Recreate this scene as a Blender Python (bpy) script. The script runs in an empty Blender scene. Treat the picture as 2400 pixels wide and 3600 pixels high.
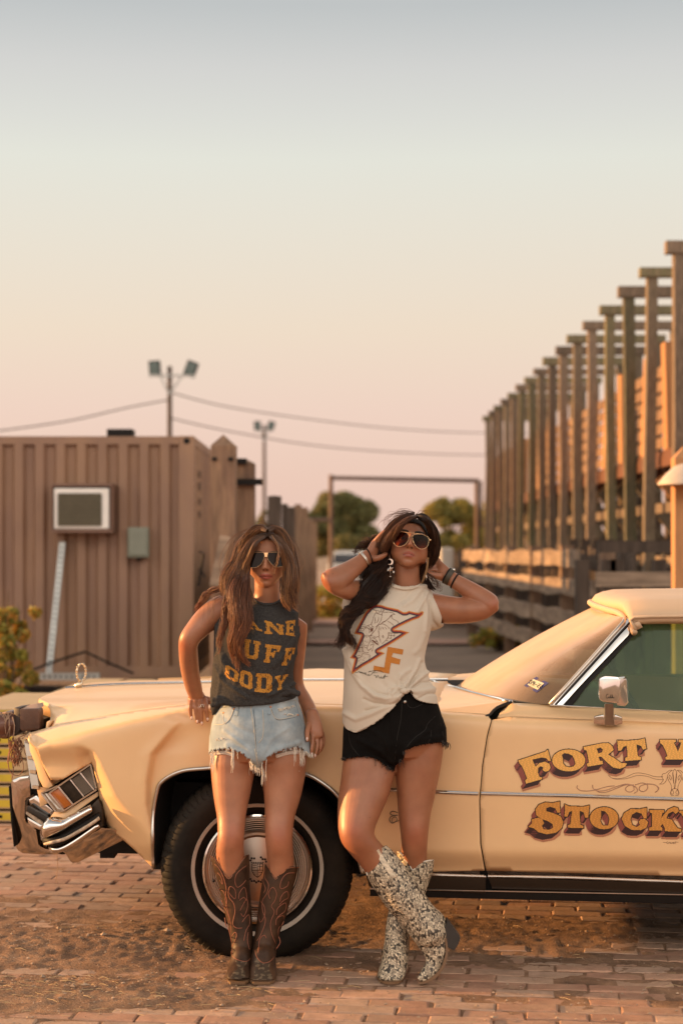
import bpy, bmesh, math, random
import numpy as np
from mathutils import Vector, Matrix, noise
from mathutils.bvhtree import BVHTree
from mathutils.geometry import delaunay_2d_cdt

R = math.radians
SC = bpy.context.scene
COL = SC.collection

# ------------------------------------------------------------------ camera
FPX, HC, CX, HY = 6000.0, 1.54, 1200.0, 1935.0      # focal length in photo pixels, eye height, centre, horizon
cam_d = bpy.data.cameras.new('camera'); cam = bpy.data.objects.new('camera', cam_d); COL.objects.link(cam)
cam.location = (0, 0, HC); cam.rotation_euler = (R(90), 0, 0)
cam_d.sensor_fit = 'VERTICAL'; cam_d.sensor_height = 36.0; cam_d.sensor_width = 24.0
cam_d.lens = 60.0
cam_d.shift_y = (HY - 1800.0) / 3600.0
cam_d.clip_end = 3000
cam_d.dof.use_dof = True; cam_d.dof.focus_distance = 6.25; cam_d.dof.aperture_fstop = 2.4
SC.camera = cam

# ------------------------------------------------------------------ sky, sun, exposure
SUN_EL, SUN_PHI = 8.0, 12.0          # low sun at the left, a little behind the car
sun_to = Vector((-math.cos(R(SUN_PHI)) * math.cos(R(SUN_EL)), math.sin(R(SUN_PHI)) * math.cos(R(SUN_EL)), math.sin(R(SUN_EL))))
sd = bpy.data.lights.new('sun', 'SUN'); sun = bpy.data.objects.new('sun', sd); COL.objects.link(sun)
sd.energy = 5.0; sd.angle = R(0.6); sd.color = (1.0, 0.52, 0.185)
sun.rotation_euler = sun_to.to_track_quat('Z', 'Y').to_euler()
wd = bpy.data.worlds.new('World'); SC.world = wd; wd.use_nodes = True
nt = wd.node_tree; bg = nt.nodes['Background']
sky = nt.nodes.new('ShaderNodeTexSky'); sky.sky_type = 'NISHITA'; sky.sun_disc = False
sky.sun_elevation = R(SUN_EL); sky.sun_rotation = math.atan2(sun_to.x, sun_to.y)
sky.air_density = 1.2; sky.dust_density = 4.0; sky.ozone_density = 1.0
# dusty evening air: the same sky, its low part filled with pale warm haze
tc = nt.nodes.new('ShaderNodeTexCoord'); sx = nt.nodes.new('ShaderNodeSeparateXYZ')
rp = nt.nodes.new('ShaderNodeValToRGB'); mx = nt.nodes.new('ShaderNodeMix'); mx.data_type = 'RGBA'
sc1 = nt.nodes.new('ShaderNodeMix'); sc1.data_type = 'RGBA'; sc1.blend_type = 'MULTIPLY'; sc1.inputs[0].default_value = 1
nt.links.new(tc.outputs['Generated'], sx.inputs[0]); nt.links.new(sx.outputs['Z'], rp.inputs[0])
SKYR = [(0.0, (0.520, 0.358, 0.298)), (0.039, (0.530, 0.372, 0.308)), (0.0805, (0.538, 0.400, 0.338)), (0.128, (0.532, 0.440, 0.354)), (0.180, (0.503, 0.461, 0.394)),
        (0.223, (0.478, 0.474, 0.425)), (0.245, (0.442, 0.439, 0.410)), (0.272, (0.402, 0.398, 0.386)), (0.307, (0.318, 0.329, 0.331)), (0.38, (0.95, 0.86, 0.75)), (0.47, (1.40, 1.22, 1.04)), (0.57, (0.70, 0.63, 0.56)), (0.72, (0.28, 0.27, 0.26)), (1.0, (0.18, 0.18, 0.19))]  # bright band above the view added as fill light, zenith dimmed to balance
els = rp.color_ramp.elements
els[0].position, els[0].color = SKYR[0][0], SKYR[0][1] + (1,)
els[1].position, els[1].color = SKYR[-1][0], SKYR[-1][1] + (1,)
for p_, c_ in SKYR[1:-1]:
    e_ = els.new(p_); e_.color = c_ + (1,)
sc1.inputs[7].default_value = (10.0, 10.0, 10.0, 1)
mry = nt.nodes.new('ShaderNodeMapRange'); mry.interpolation_type = 'SMOOTHSTEP'      # sky behind the viewer brightened, fill added for the upright faces
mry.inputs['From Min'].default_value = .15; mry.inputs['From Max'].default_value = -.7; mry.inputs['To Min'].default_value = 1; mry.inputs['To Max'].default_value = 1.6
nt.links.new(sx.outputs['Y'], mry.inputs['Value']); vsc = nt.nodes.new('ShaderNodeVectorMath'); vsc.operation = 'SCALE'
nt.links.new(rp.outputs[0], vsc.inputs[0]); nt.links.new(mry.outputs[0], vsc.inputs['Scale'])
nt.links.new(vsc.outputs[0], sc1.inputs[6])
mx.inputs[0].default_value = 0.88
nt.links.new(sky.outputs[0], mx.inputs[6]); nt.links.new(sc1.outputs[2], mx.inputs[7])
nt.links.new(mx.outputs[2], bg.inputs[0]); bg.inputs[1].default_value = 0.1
SC.view_settings.view_transform = 'Standard'; SC.view_settings.look = 'None'
SC.view_settings.exposure = 0.82; SC.view_settings.gamma = 1.0
SC.render.film_transparent = False
try:
    SC.cycles.use_denoising = True; SC.cycles.max_bounces = 8; SC.cycles.transparent_max_bounces = 16
    SC.cycles.caustics_reflective = False; SC.cycles.caustics_refractive = False
except Exception: pass

# ------------------------------------------------------------------ helpers
def W(px, py, Y):
    return Vector(((px - CX) * Y / FPX, Y, HC - (py - HY) * Y / FPX))
def ray(px, py):
    return Vector(((px - CX) / FPX, 1.0, -(py - HY) / FPX)).normalized()

def wloc(o):
    v = Vector((0, 0, 0))
    while o is not None:
        v = v + Vector(o.location); o = o.parent
    return v
def empty(name, loc):
    o = bpy.data.objects.new(name, None); COL.objects.link(o); o.location = loc; o.empty_display_size = .1
    return o
def tag(o, label=None, cat=None, group=None, kind=None):
    if label: o['label'] = label
    if cat: o['category'] = cat
    if group: o['group'] = group
    if kind: o['kind'] = kind
    return o
def thing(name, label, cat, loc, group=None):
    return tag(empty(name, loc), label, cat, group)
def mesh(name, verts, faces, mat=None, parent=None, smooth=True, cols=None, world=True, auto=None):
    """verts in world coordinates; stored relative to the parent thing"""
    off = wloc(parent) if (parent is not None and world) else Vector((0, 0, 0))
    V = np.asarray([tuple(v) for v in verts], dtype=float) if not isinstance(verts, np.ndarray) else verts.astype(float)
    if len(V): V = V - np.array(off)
    me = bpy.data.meshes.new(name); me.from_pydata(V.tolist() if len(V) else [], [], [tuple(int(i) for i in f) for f in faces])
    me.update()
    if smooth and len(me.polygons):
        me.polygons.foreach_set('use_smooth', [True] * len(me.polygons))
    if cols is not None:
        a = me.color_attributes.new('col', 'FLOAT_COLOR', 'POINT')
        c4 = np.ones((len(V), 4)); c4[:, :3] = np.asarray(cols); a.data.foreach_set('color', c4.ravel())
    o = bpy.data.objects.new(name, me); COL.objects.link(o)
    if mat is not None:
        for m in (mat if isinstance(mat, (list, tuple)) else [mat]): me.materials.append(m)
    if parent is not None: o.parent = parent
    if smooth and auto:
        try: me.set_sharp_from_angle(angle=R(auto))
        except Exception: pass
    return o
def copy_tree(o, parent=None):
    c = o.copy(); COL.objects.link(c)
    if parent is not None: c.parent = parent
    for ch in list(o.children): copy_tree(ch, c)
    return c

class MB:
    """collects shapes, links them as one mesh object"""
    def __init__(s): s.v, s.f = [], []
    def add(s, V, F):
        n = len(s.v); s.v += [tuple(p) for p in V]; s.f += [tuple(i + n for i in f) for f in F]
    def hexa(s, P, bev=0):
        if bev:
            bm = bmesh.new(); vs = [bm.verts.new(p) for p in P]
            for f in ((0, 3, 2, 1), (4, 5, 6, 7), (0, 1, 5, 4), (1, 2, 6, 5), (2, 3, 7, 6), (3, 0, 4, 7)): bm.faces.new([vs[i] for i in f])
            bmesh.ops.recalc_face_normals(bm, faces=bm.faces)
            bmesh.ops.bevel(bm, geom=list(bm.edges), offset=bev, segments=2, profile=.6, affect='EDGES')
            bm.verts.index_update(); s.add([v.co.copy() for v in bm.verts], [[v.index for v in f.verts] for f in bm.faces]); bm.free()
        else:
            s.add(P, ((0, 3, 2, 1), (4, 5, 6, 7), (0, 1, 5, 4), (1, 2, 6, 5), (2, 3, 7, 6), (3, 0, 4, 7)))
    def box(s, a, b, bev=0):
        (x0, y0, z0), (x1, y1, z1) = a, b
        x0, x1 = min(x0, x1), max(x0, x1); y0, y1 = min(y0, y1), max(y0, y1); z0, z1 = min(z0, z1), max(z0, z1)
        s.hexa([(x0, y0, z0), (x1, y0, z0), (x1, y1, z0), (x0, y1, z0), (x0, y0, z1), (x1, y0, z1), (x1, y1, z1), (x0, y1, z1)], bev)
    def bar(s, p, q, w, h, up=Vector((0, 0, 1)), bev=0):
        p, q = Vector(p), Vector(q); t = (q - p).normalized()
        if abs(t.dot(Vector(up).normalized())) > .97: up = Vector((0, 1, 0)) if abs(t.y) < .9 else Vector((1, 0, 0))
        side = t.cross(up)
        side = side.normalized() * w / 2; u = side.cross(t).normalized() * h / 2
        s.hexa([p - side - u, p + side - u, p + side + u, p - side + u, q - side - u, q + side - u, q + side + u, q - side + u], bev)
    def tube(s, pts, r, n=8, cap=True):
        pts = [Vector(p) for p in pts]; m = len(pts)
        rr = r if isinstance(r, (list, tuple)) else [r] * m
        prev = None; V = []; F = []
        for i, p in enumerate(pts):
            t = (pts[min(i + 1, m - 1)] - pts[max(i - 1, 0)])
            t = t.normalized() if t.length > 1e-9 else Vector((0, 0, 1))
            if prev is None:
                a = t.cross(Vector((0, 1, 0)));
                if a.length < .05: a = t.cross(Vector((1, 0, 0)))
            else: a = prev - t * prev.dot(t)
            if a.length < 1e-6: a = t.orthogonal()
            a.normalize(); prev = a; b = t.cross(a)
            for k in range(n):
                an = 2 * math.pi * k / n; V.append(p + (a * math.cos(an) + b * math.sin(an)) * rr[i])
        for i in range(m - 1):
            for k in range(n):
                k2 = (k + 1) % n; F.append((i * n + k, i * n + k2, (i + 1) * n + k2, (i + 1) * n + k))
        if cap:
            F.append(tuple(range(n - 1, -1, -1))); F.append(tuple((m - 1) * n + k for k in range(n)))
        s.add(V, F)
    def sphere(s, c, r, n=12, m=8, sc=(1, 1, 1)):
        V = []; F = []
        for i in range(m + 1):
            th = math.pi * i / m
            for k in range(n):
                ph = 2 * math.pi * k / n
                V.append((c[0] + r * sc[0] * math.sin(th) * math.cos(ph), c[1] + r * sc[1] * math.sin(th) * math.sin(ph), c[2] + r * sc[2] * math.cos(th)))
        for i in range(m):
            for k in range(n):
                k2 = (k + 1) % n; F.append((i * n + k, (i + 1) * n + k, (i + 1) * n + k2, i * n + k2))
        s.add(V, F)
    def build(s, name, mat, parent=None, smooth=False, auto=None, world=True):
        return mesh(name, s.v, s.f, mat, parent, smooth, auto=auto, world=world)

def inpoly(px, py, poly):
    """vectorised point in polygon"""
    px = np.asarray(px); py = np.asarray(py); c = np.zeros(px.shape, bool)
    n = len(poly)
    for i in range(n):
        x1, y1 = poly[i]; x2, y2 = poly[(i + 1) % n]
        if y1 == y2: continue
        k = ((y1 > py) != (y2 > py)) & (px < (x2 - x1) * (py - y1) / (y2 - y1) + x1)
        c ^= k
    return c
def segdist(px, py, line, closed=False):
    d = np.full(np.shape(px), 1e9); n = len(line)
    for i in range(n if closed else n - 1):
        x1, y1 = line[i]; x2, y2 = line[(i + 1) % n]
        dx, dy = x2 - x1, y2 - y1; L = dx * dx + dy * dy + 1e-12
        t = np.clip(((px - x1) * dx + (py - y1) * dy) / L, 0, 1)
        d = np.minimum(d, np.hypot(px - x1 - t * dx, py - y1 - t * dy))
    return d
def interp(x, tab):
    xs = [t[0] for t in tab]; ys = [t[1] for t in tab]
    return float(np.interp(x, xs, ys))
def crom(pts, n=8, closed=False):
    """Catmull-Rom through tuples"""
    P = np.array(pts, float); m = len(P); out = []
    rng = m if closed else m - 1
    for i in range(rng):
        if closed: p0, p1, p2, p3 = P[(i - 1) % m], P[i], P[(i + 1) % m], P[(i + 2) % m]
        else: p0, p1, p2, p3 = P[max(i - 1, 0)], P[i], P[min(i + 1, m - 1)], P[min(i + 2, m - 1)]
        for k in range(n):
            t = k / n
            out.append(.5 * (2 * p1 + (p2 - p0) * t + (2 * p0 - 5 * p1 + 4 * p2 - p3) * t * t + (3 * p1 - p0 - 3 * p2 + p3) * t ** 3))
    if not closed: out.append(P[-1])
    return [tuple(o) for o in out]

# ------------------------------------------------------------------ materials
def newmat(name):
    m = bpy.data.materials.new(name); m.use_nodes = True
    return m, m.node_tree, m.node_tree.nodes['Principled BSDF']
def mat(name, col, rough=.6, metal=0., var=.12, vs=6., bump=0., bs=40., bd=.01, stretch=(1, 1, 1), coat=0., spec=.5, col2=None, attr=False, sss=0., objrand=0.):
    """principled with noise-broken colour, second colour patches, bump"""
    m, t, b = newmat(name); N, L = t.nodes, t.links
    tc = N.new('ShaderNodeTexCoord'); mp = N.new('ShaderNodeMapping'); mp.inputs['Scale'].default_value = stretch
    L.new(tc.outputs['Object'], mp.inputs[0])
    if attr:
        src = N.new('ShaderNodeAttribute'); src.attribute_name = 'col'; c0 = src.outputs['Color']
    else:
        rgb = N.new('ShaderNodeRGB'); rgb.outputs[0].default_value = (*col, 1); c0 = rgb.outputs[0]
    if col2 is not None:
        n2 = N.new('ShaderNodeTexNoise'); n2.inputs['Scale'].default_value = vs * .6; n2.inputs['Detail'].default_value = 6; n2.inputs['Roughness'].default_value = .65
        L.new(mp.outputs[0], n2.inputs['Vector'])
        r2 = N.new('ShaderNodeValToRGB'); r2.color_ramp.elements[0].position = .42; r2.color_ramp.elements[1].position = .62
        L.new(n2.outputs[0], r2.inputs[0]); mm = N.new('ShaderNodeMix'); mm.data_type = 'RGBA'
        L.new(r2.outputs[0], mm.inputs[0]); L.new(c0, mm.inputs[6]); mm.inputs[7].default_value = (*col2, 1); c0 = mm.outputs[2]
    if var > 0:
        n1 = N.new('ShaderNodeTexNoise'); n1.inputs['Scale'].default_value = vs; n1.inputs['Detail'].default_value = 8; n1.inputs['Roughness'].default_value = .6
        L.new(mp.outputs[0], n1.inputs['Vector'])
        mr = N.new('ShaderNodeMapRange'); mr.inputs['From Min'].default_value = .3; mr.inputs['From Max'].default_value = .7
        mr.inputs['To Min'].default_value = 1 - var; mr.inputs['To Max'].default_value = 1 + var
        L.new(n1.outputs[0], mr.inputs['Value'])
        v = mr.outputs[0]
        if objrand:
            oi = N.new('ShaderNodeObjectInfo'); m2 = N.new('ShaderNodeMapRange'); m2.inputs['To Min'].default_value = 1 - objrand; m2.inputs['To Max'].default_value = 1 + objrand
            L.new(oi.outputs['Random'], m2.inputs['Value']); mu = N.new('ShaderNodeMath'); mu.operation = 'MULTIPLY'; L.new(v, mu.inputs[0]); L.new(m2.outputs[0], mu.inputs[1]); v = mu.outputs[0]
        vm = N.new('ShaderNodeVectorMath'); vm.operation = 'SCALE'; L.new(c0, vm.inputs[0]); L.new(v, vm.inputs['Scale']); c0 = vm.outputs[0]
    L.new(c0, b.inputs['Base Color'])
    b.inputs['Roughness'].default_value = rough; b.inputs['Metallic'].default_value = metal
    b.inputs['Coat Weight'].default_value = coat; b.inputs['Coat Roughness'].default_value = .06
    b.inputs['Specular IOR Level'].default_value = spec
    if sss:
        b.inputs['Subsurface Weight'].default_value = sss; b.inputs['Subsurface Radius'].default_value = (1, .35, .2); b.inputs['Subsurface Scale'].default_value = .012
    if bump > 0:
        n3 = N.new('ShaderNodeTexNoise'); n3.inputs['Scale'].default_value = bs; n3.inputs['Detail'].default_value = 8; n3.inputs['Roughness'].default_value = .65
        L.new(mp.outputs[0], n3.inputs['Vector']); bp = N.new('ShaderNodeBump'); bp.inputs['Strength'].default_value = bump; bp.inputs['Distance'].default_value = bd
        L.new(n3.outputs[0], bp.inputs['Height']); L.new(bp.outputs[0], b.inputs['Normal'])
    return m
# ================================================================== SETTING
random.seed(7); rng = np.random.default_rng(7)
M_dirt = mat('dirt', (.37, .21, .12), .95, var=.4, vs=9, bump=1.0, bs=90, bd=.02, col2=(.25, .135, .075))
M_ground = mat('bare ground', (.29, .19, .125), .95, var=.3, vs=.7, bump=.6, bs=8, bd=.05, col2=(.24, .17, .11))
M_asphalt = mat('old asphalt', (.19, .135, .095), .9, var=.25, vs=1.3, bump=.5, bs=90, bd=.01, col2=(.23, .165, .115))
M_curb = mat('worn brick edging', (.40, .23, .165), .9, var=.2, vs=2.5, bump=.4, bs=20)
# brick
m_, t_, b_ = newmat('paving brick'); N, L = t_.nodes, t_.links
at = N.new('ShaderNodeAttribute'); at.attribute_name = 'col'
tc_ = N.new('ShaderNodeTexCoord'); n1 = N.new('ShaderNodeTexNoise'); n1.inputs['Scale'].default_value = 14; n1.inputs['Detail'].default_value = 9; n1.inputs['Roughness'].default_value = .7
L.new(tc_.outputs['Object'], n1.inputs['Vector'])
mr = N.new('ShaderNodeMapRange'); mr.inputs['From Min'].default_value = .3; mr.inputs['From Max'].default_value = .7; mr.inputs['To Min'].default_value = .72; mr.inputs['To Max'].default_value = 1.25
L.new(n1.outputs[0], mr.inputs[0]); vm = N.new('ShaderNodeVectorMath'); vm.operation = 'SCALE'; L.new(at.outputs['Color'], vm.inputs[0]); L.new(mr.outputs[0], vm.inputs['Scale'])
n2 = N.new('ShaderNodeTexNoise'); n2.inputs['Scale'].default_value = 3.0; n2.inputs['Detail'].default_value = 8; n2.inputs['Roughness'].default_value = .7
L.new(tc_.outputs['Object'], n2.inputs['Vector'])
r2 = N.new('ShaderNodeValToRGB'); r2.color_ramp.elements[0].position = .46; r2.color_ramp.elements[1].position = .64; L.new(n2.outputs[0], r2.inputs[0])
r2.color_ramp.elements[1].color = (.75, .75, .75, 1)
mm = N.new('ShaderNodeMix'); mm.data_type = 'RGBA'; L.new(r2.outputs[0], mm.inputs[0]); L.new(vm.outputs[0], mm.inputs[6]); mm.inputs[7].default_value = (.42, .27, .175, 1)
L.new(mm.outputs[2], b_.inputs['Base Color']); b_.inputs['Roughness'].default_value = .85
bp = N.new('ShaderNodeBump'); bp.inputs['Strength'].default_value = .7; bp.inputs['Distance'].default_value = .006
n4 = N.new('ShaderNodeTexNoise'); n4.inputs['Scale'].default_value = 55; n4.inputs['Detail'].default_value = 9; n4.inputs['Roughness'].default_value = .75; L.new(tc_.outputs['Object'], n4.inputs['Vector'])
L.new(n4.outputs[0], bp.inputs['Height']); L.new(bp.outputs[0], b_.inputs['Normal']); M_brick = m_

def sheet_xy(name, x0, x1, y0, y1, z, m, nx=1, ny=1, hfun=None):
    xs = np.linspace(x0, x1, nx + 1); ys = np.linspace(y0, y1, ny + 1)
    V = [(x, y, z if hfun is None else z + hfun(x, y)) for y in ys for x in xs]
    F = [(j * (nx + 1) + i, j * (nx + 1) + i + 1, (j + 1) * (nx + 1) + i + 1, (j + 1) * (nx + 1) + i) for j in range(ny) for i in range(nx)]
    return mesh(name, V, F, m, smooth=True)
tag(sheet_xy('ground', -900, 900, -30, 2500, -.055, M_ground), kind='structure')
# paving bricks, laid in courses turned a little to the view
BY = R(-6.5); cb, sb_ = math.cos(BY), math.sin(BY)
BL, BW = .212, .093
V = []; F = []; Cc = []
pal = [(.34, .185, .12), (.38, .22, .145), (.31, .165, .105), (.40, .25, .17), (.34, .22, .155)]
nz = noise.noise
for j in range(-14, 96):
    for i in range(-34, 36):
        u = (i + (j % 2) * .5) * BL + random.uniform(-.006, .006); v = j * BW + random.uniform(-.003, .003)
        ox, oy = u * cb - v * sb_, 5.0 + u * sb_ + v * cb
        if not (-3.6 < ox < 4.6 and 4.4 < oy < 13.9): continue
        a = random.uniform(-.012, .012); hx, hy = BL / 2 - random.uniform(.001, .004), BW / 2 - random.uniform(.001, .0035)
        z0 = .0 + random.uniform(-.0035, .0035) + .008 * nz(Vector((ox * .6, oy * .6, 3)))
        tx, ty = random.uniform(-.014, .014), random.uniform(-.02, .02)
        c = np.array(random.choice(pal)) * random.uniform(1.02, 1.42); e = .007; base = len(V)
        rings = ((hx, hy, -.05), (hx, hy, -e * .9), (hx - e * .35, hy - e * .35, -e * .3), (hx - e, hy - e, 0))
        for (rx, ry, dz) in rings:
            for (sx_, sy_) in ((-1, -1), (1, -1), (1, 1), (-1, 1)):
                lx, ly = rx * sx_, ry * sy_
                if dz > -.04:
                    lx += random.uniform(-.0025, .0025); ly += random.uniform(-.002, .002)
                uu, vv = u + lx * 1 - ly * a, v + ly + lx * a
                V.append((uu * cb - vv * sb_, 5.0 + uu * sb_ + vv * cb, z0 + dz + (lx * tx + ly * ty if dz > -.04 else 0)))
                Cc.append(c)
        for r_ in range(3):
            for k in range(4):
                k2 = (k + 1) % 4; F.append((base + r_ * 4 + k, base + r_ * 4 + k2, base + r_ * 4 + 4 + k2, base + r_ * 4 + 4 + k))
        F.append((base + 12, base + 13, base + 14, base + 15))
tag(mesh('brick_pavement', V, F, M_brick, smooth=False, cols=Cc), kind='structure')
# dirt lying in the joints and heaped over parts of the paving
def sstep0(a, b, x):
    t = min(1, max(0, (x - a) / (b - a))); return t * t * (3 - 2 * t)
def dirt_h(x, y):
    p = Vector((x, y, 0))
    # drifts: left of the wheel, in front left, under the car
    a = math.exp(-((x + 1.0) / .75) ** 2 - ((y - 6.65) / .33) ** 2) * .030
    a += math.exp(-((x + .95) / .60) ** 2 - ((y - 5.95) / .20) ** 2) * .026
    a += math.exp(-((x - .7) / 1.4) ** 2 - ((y - 6.75) / .55) ** 2) * .010
    a += math.exp(-((x - 1.6) / .6) ** 2 - ((y - 5.9) / .2) ** 2) * .010
    a += .05 * math.exp(-((y - 8.15 + .11 * x) / .12) ** 2) * (1 if x > -.2 else 0)
    h = -.0062 + a + .008 * noise.fractal(p * 1.7, 1, 2, 4) - .0035 * sstep0(-.6, .2, x) - .003 * sstep0(5.82, 5.68, y) + .006 * sstep0(6.6, 6.9, y) * sstep0(-.4, .0, x) * sstep0(8.6, 8.0, y) + .0022 * noise.fractal(p * 11, .8, 2, 4)
    h += .0048 * noise.fractal(Vector((x * 26, y * 22, 5)), .8, 2, 3) * (.25 + min(1.2, a / .018))
    return h
tag(sheet_xy('dirt', -2.7, 3.3, 5.0, 9.6, 0, M_dirt, 420, 330, dirt_h), kind='structure')
tag(sheet_xy('dirt_verge', -12, 14, 13.0, 15.8, -.012, M_ground, 60, 12, lambda x, y: .02 * nz(Vector((x, y, 0)) * 2)), kind='structure')
tag(sheet_xy('road', -1.2, 30, 15.0, 27.4, .004, M_asphalt, 2, 2), kind='structure')
tag(sheet_xy('kerb_strip', -3, 30, 27.4, 28.6, .05, M_curb, 40, 2, lambda x, y: .02 * nz(Vector((x, y, 0)))), kind='structure')
tag(sheet_xy('alley', -3, 12, 28.6, 34, .02, mat('gravelly dirt', (.25, .175, .125), .95, var=.3, vs=.8), 30, 10, lambda x, y: .03 * nz(Vector((x, y, 0)))), kind='structure')
tag(sheet_xy('kerb_strip', -3, 12, 34, 36.5, .06, M_curb, 40, 2, lambda x, y: .03 * nz(Vector((x, y, 1)))), kind='structure')
tag(sheet_xy('dirt_alley', -6, 16, 36.5, 130, .03, mat('alley dirt', (.34, .22, .15), .95, var=.3, vs=.5), 20, 40, lambda x, y: .05 * nz(Vector((x * .5, y * .3, 0)))), kind='structure')
# stones and grit scattered over the paving: nobody could count them
mb = MB()
for k in range(5200):
    if k < 3600: x, y = random.uniform(-2.2, 2.2), random.uniform(5.15, 7.2)
    else: x, y = random.gauss(-1.0, .55), random.choice((random.gauss(6.65, .3), random.gauss(5.95, .18)))
    r = min(.012, .0014 + random.expovariate(1 / .0016)) * (1 if k % 9 else 1.6)
    sc_ = (random.uniform(.7, 1.5), random.uniform(.6, 1.1), random.uniform(.4, .8))
    V = []; an = random.uniform(0, 3)
    for (dx, dy, dz) in ((1, 0, 0), (-1, 0, 0), (0, 1, 0), (0, -1, 0), (0, 0, 1), (0, 0, -.6)):
        q = (dx * sc_[0] + random.uniform(-.2, .2), dy * sc_[1] + random.uniform(-.2, .2), dz * sc_[2])
        V.append((x + r * (q[0] * math.cos(an) - q[1] * math.sin(an)), y + r * (q[0] * math.sin(an) + q[1] * math.cos(an)), max(dirt_h(x, y), -.001) + r * .35 + r * q[2]))
    mb.add(V, ((0, 2, 4), (2, 1, 4), (1, 3, 4), (3, 0, 4), (2, 0, 5), (1, 2, 5), (3, 1, 5), (0, 3, 5)))
tag(mb.build('grit', mat('grit', (.36, .25, .17), .9, var=.45, vs=9)), kind='stuff')
# dry straw blades
mb = MB()
for k in range(190):
    x, y = (random.gauss(-1.0, .45), random.gauss(5.9, .13)) if k % 3 else (random.uniform(-1.9, 1.9), random.uniform(5.3, 7.0))
    l = random.uniform(.015, .06); an = random.uniform(-.9, .9); z = max(dirt_h(x, y), 0) + .003
    mb.tube([(x, y, z), (x + l * .5 * math.cos(an), y + l * .5 * math.sin(an), z + random.uniform(0, .006)), (x + l * math.cos(an), y + l * math.sin(an), z)], .0007, 3)
tag(mb.build('straw', mat('dry straw', (.48, .34, .17), .8, var=.3)), kind='stuff')

# ------------------------------------------------------------------ container
M_cont = mat('tan container paint', (.325, .19, .112), .55, var=.10, vs=2.0, bump=.15, bs=6, col2=(.26, .15, .10), stretch=(1, 1, .35))
M_black = mat('black rubber', (.012, .010, .009), .6, var=.1, spec=.2)
M_white = mat('white enamel', (.88, .83, .77), .5, var=.06)
M_galv = mat('galvanised steel', (.42, .42, .40), .45, .6, var=.15, vs=10)
YC = 18.0
cx1 = W(682, 0, YC).x; cont = thing('shipping_container', 'tan corrugated shipping container standing on blocks at the left', 'shipping container', (cx1 - 3, YC + 1.2, .19))
zt, zb = W(0, 1532, YC).z, .19; CL = 12.0
prof = []                                  # corrugation along x
x = cx1 - .16; per = .22
pts = []
while x > cx1 - CL + .2:
    pts += [(x, YC + .055), (x - .075, YC + .055), (x - .105, YC + .0), (x - .19, YC + .0)]; x -= per
pts = [(cx1 - .15, YC + .055)] + pts
V = []; F = []
for (a, b) in pts: V += [(a, b, zb + .13), (a, b, zt - .09)]
for i in range(len(pts) - 1): F.append((2 * i, 2 * i + 1, 2 * i + 3, 2 * i + 2))
n0 = len(V)
ep = []; y = YC + .17
while y < YC + 2.25:
    ep += [(cx1 - .035, y), (cx1 - .035, y + .07), (cx1 - .005, y + .11), (cx1 - .005, y + .18)]; y += .22
for (a, b) in ep: V += [(a, b, zb + .13), (a, b, zt - .09)]
for i in range(len(ep) - 1): F.append((n0 + 2 * i, n0 + 2 * i + 2, n0 + 2 * i + 3, n0 + 2 * i + 1))
mesh('wall_panel', V, F, M_cont, cont, smooth=False)
for yy in (YC - .01, YC + 2.44):
    for xx in (cx1, cx1 - CL): mb = MB(); mb.box((xx - .16, yy, zb), (xx, yy + .16, zt), .01); mb.build('corner_post', M_cont, cont)
mb = MB()
for (za, zc) in ((zt - .09, zt - .005), (zb + .002, zb + .13)):
    mb.box((cx1 - CL, YC + .002, za), (cx1 - .162, YC + .10, zc)); mb.box((cx1 - .10, YC + .155, za), (cx1 - .003, YC + 2.44, zc)); mb.box((cx1 - CL, YC + 2.36, za), (cx1 - .162, YC + 2.44, zc))
mb.build('rail', M_cont, cont)
mb = MB(); mb.box((cx1 - CL + .02, YC + .05, zt - .05), (cx1 - .05, YC + 2.4, zt - .02)); mb.box((cx1 - CL + .02, YC + .08, zb + .05), (cx1 - .05, YC + 2.4, zb + .1))
mb.build('roof', M_cont, cont)
# slight hump of the roof sheet seen over the top rail
V = []; F = []
for i in range(21):
    x = cx1 - .6 - 2.6 * i / 20; h = .05 * math.sin(math.pi * i / 20)
    V += [(x, YC + .3, zt - .03), (x, YC + .9, zt - .02 + h), (x, YC + 2.0, zt - .03)]
for i in range(20): F += [(3 * i, 3 * i + 1, 3 * i + 4, 3 * i + 3), (3 * i + 1, 3 * i + 2, 3 * i + 5, 3 * i + 4)]
mesh('roof_hump', V, F, M_cont, cont)
p = W(420, 1507, YC + .5); mb = MB(); mb.box((p.x - .17, p.y, zt - .03), (p.x + .17, p.y + .3, zt + .02)); mb.box((p.x - .14, p.y + .02, zt + .02), (p.x + .14, p.y + .28, p.z), .01)
mb.build('roof_vent', M_black, cont)
mb = MB()
for (zc) in (zt - .055,): mb.tube([(cx1 - .075, YC - .013, zc), (cx1 - .075, YC + .02, zc)], .035, 14)
mb.build('casting_hole', M_black, cont)
# stencilled figures on the end wall
mb = MB(); q = W(690, 0, YC).x
for k, (z0_, hh) in enumerate(((2.34, .1), (2.2, .12), (2.04, .1), (1.9, .1))):
    for (dy, hy) in ((0, .055), (.13, .05)):
        mb.box((cx1 - .002, YC + .7 + dy, z0_), (cx1 + .0015, YC + .7 + dy + hy, z0_ + hh * .75))
mb.build('stencil_lettering', mat('faded stencil', (.12, .08, .06), .8), cont)
M_cb = mat('concrete block', (.30, .25, .2), .9, var=.2)
for xx in (cx1 - .5, cx1 - 2.6, cx1 - 5):
    for y_ in (YC + .05, YC + 1.9): mb = MB(); mb.box((xx - .2, y_, .0), (xx + .2, y_ + .4, .187), .015); mb.build('support_block', M_cb, cont)
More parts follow.
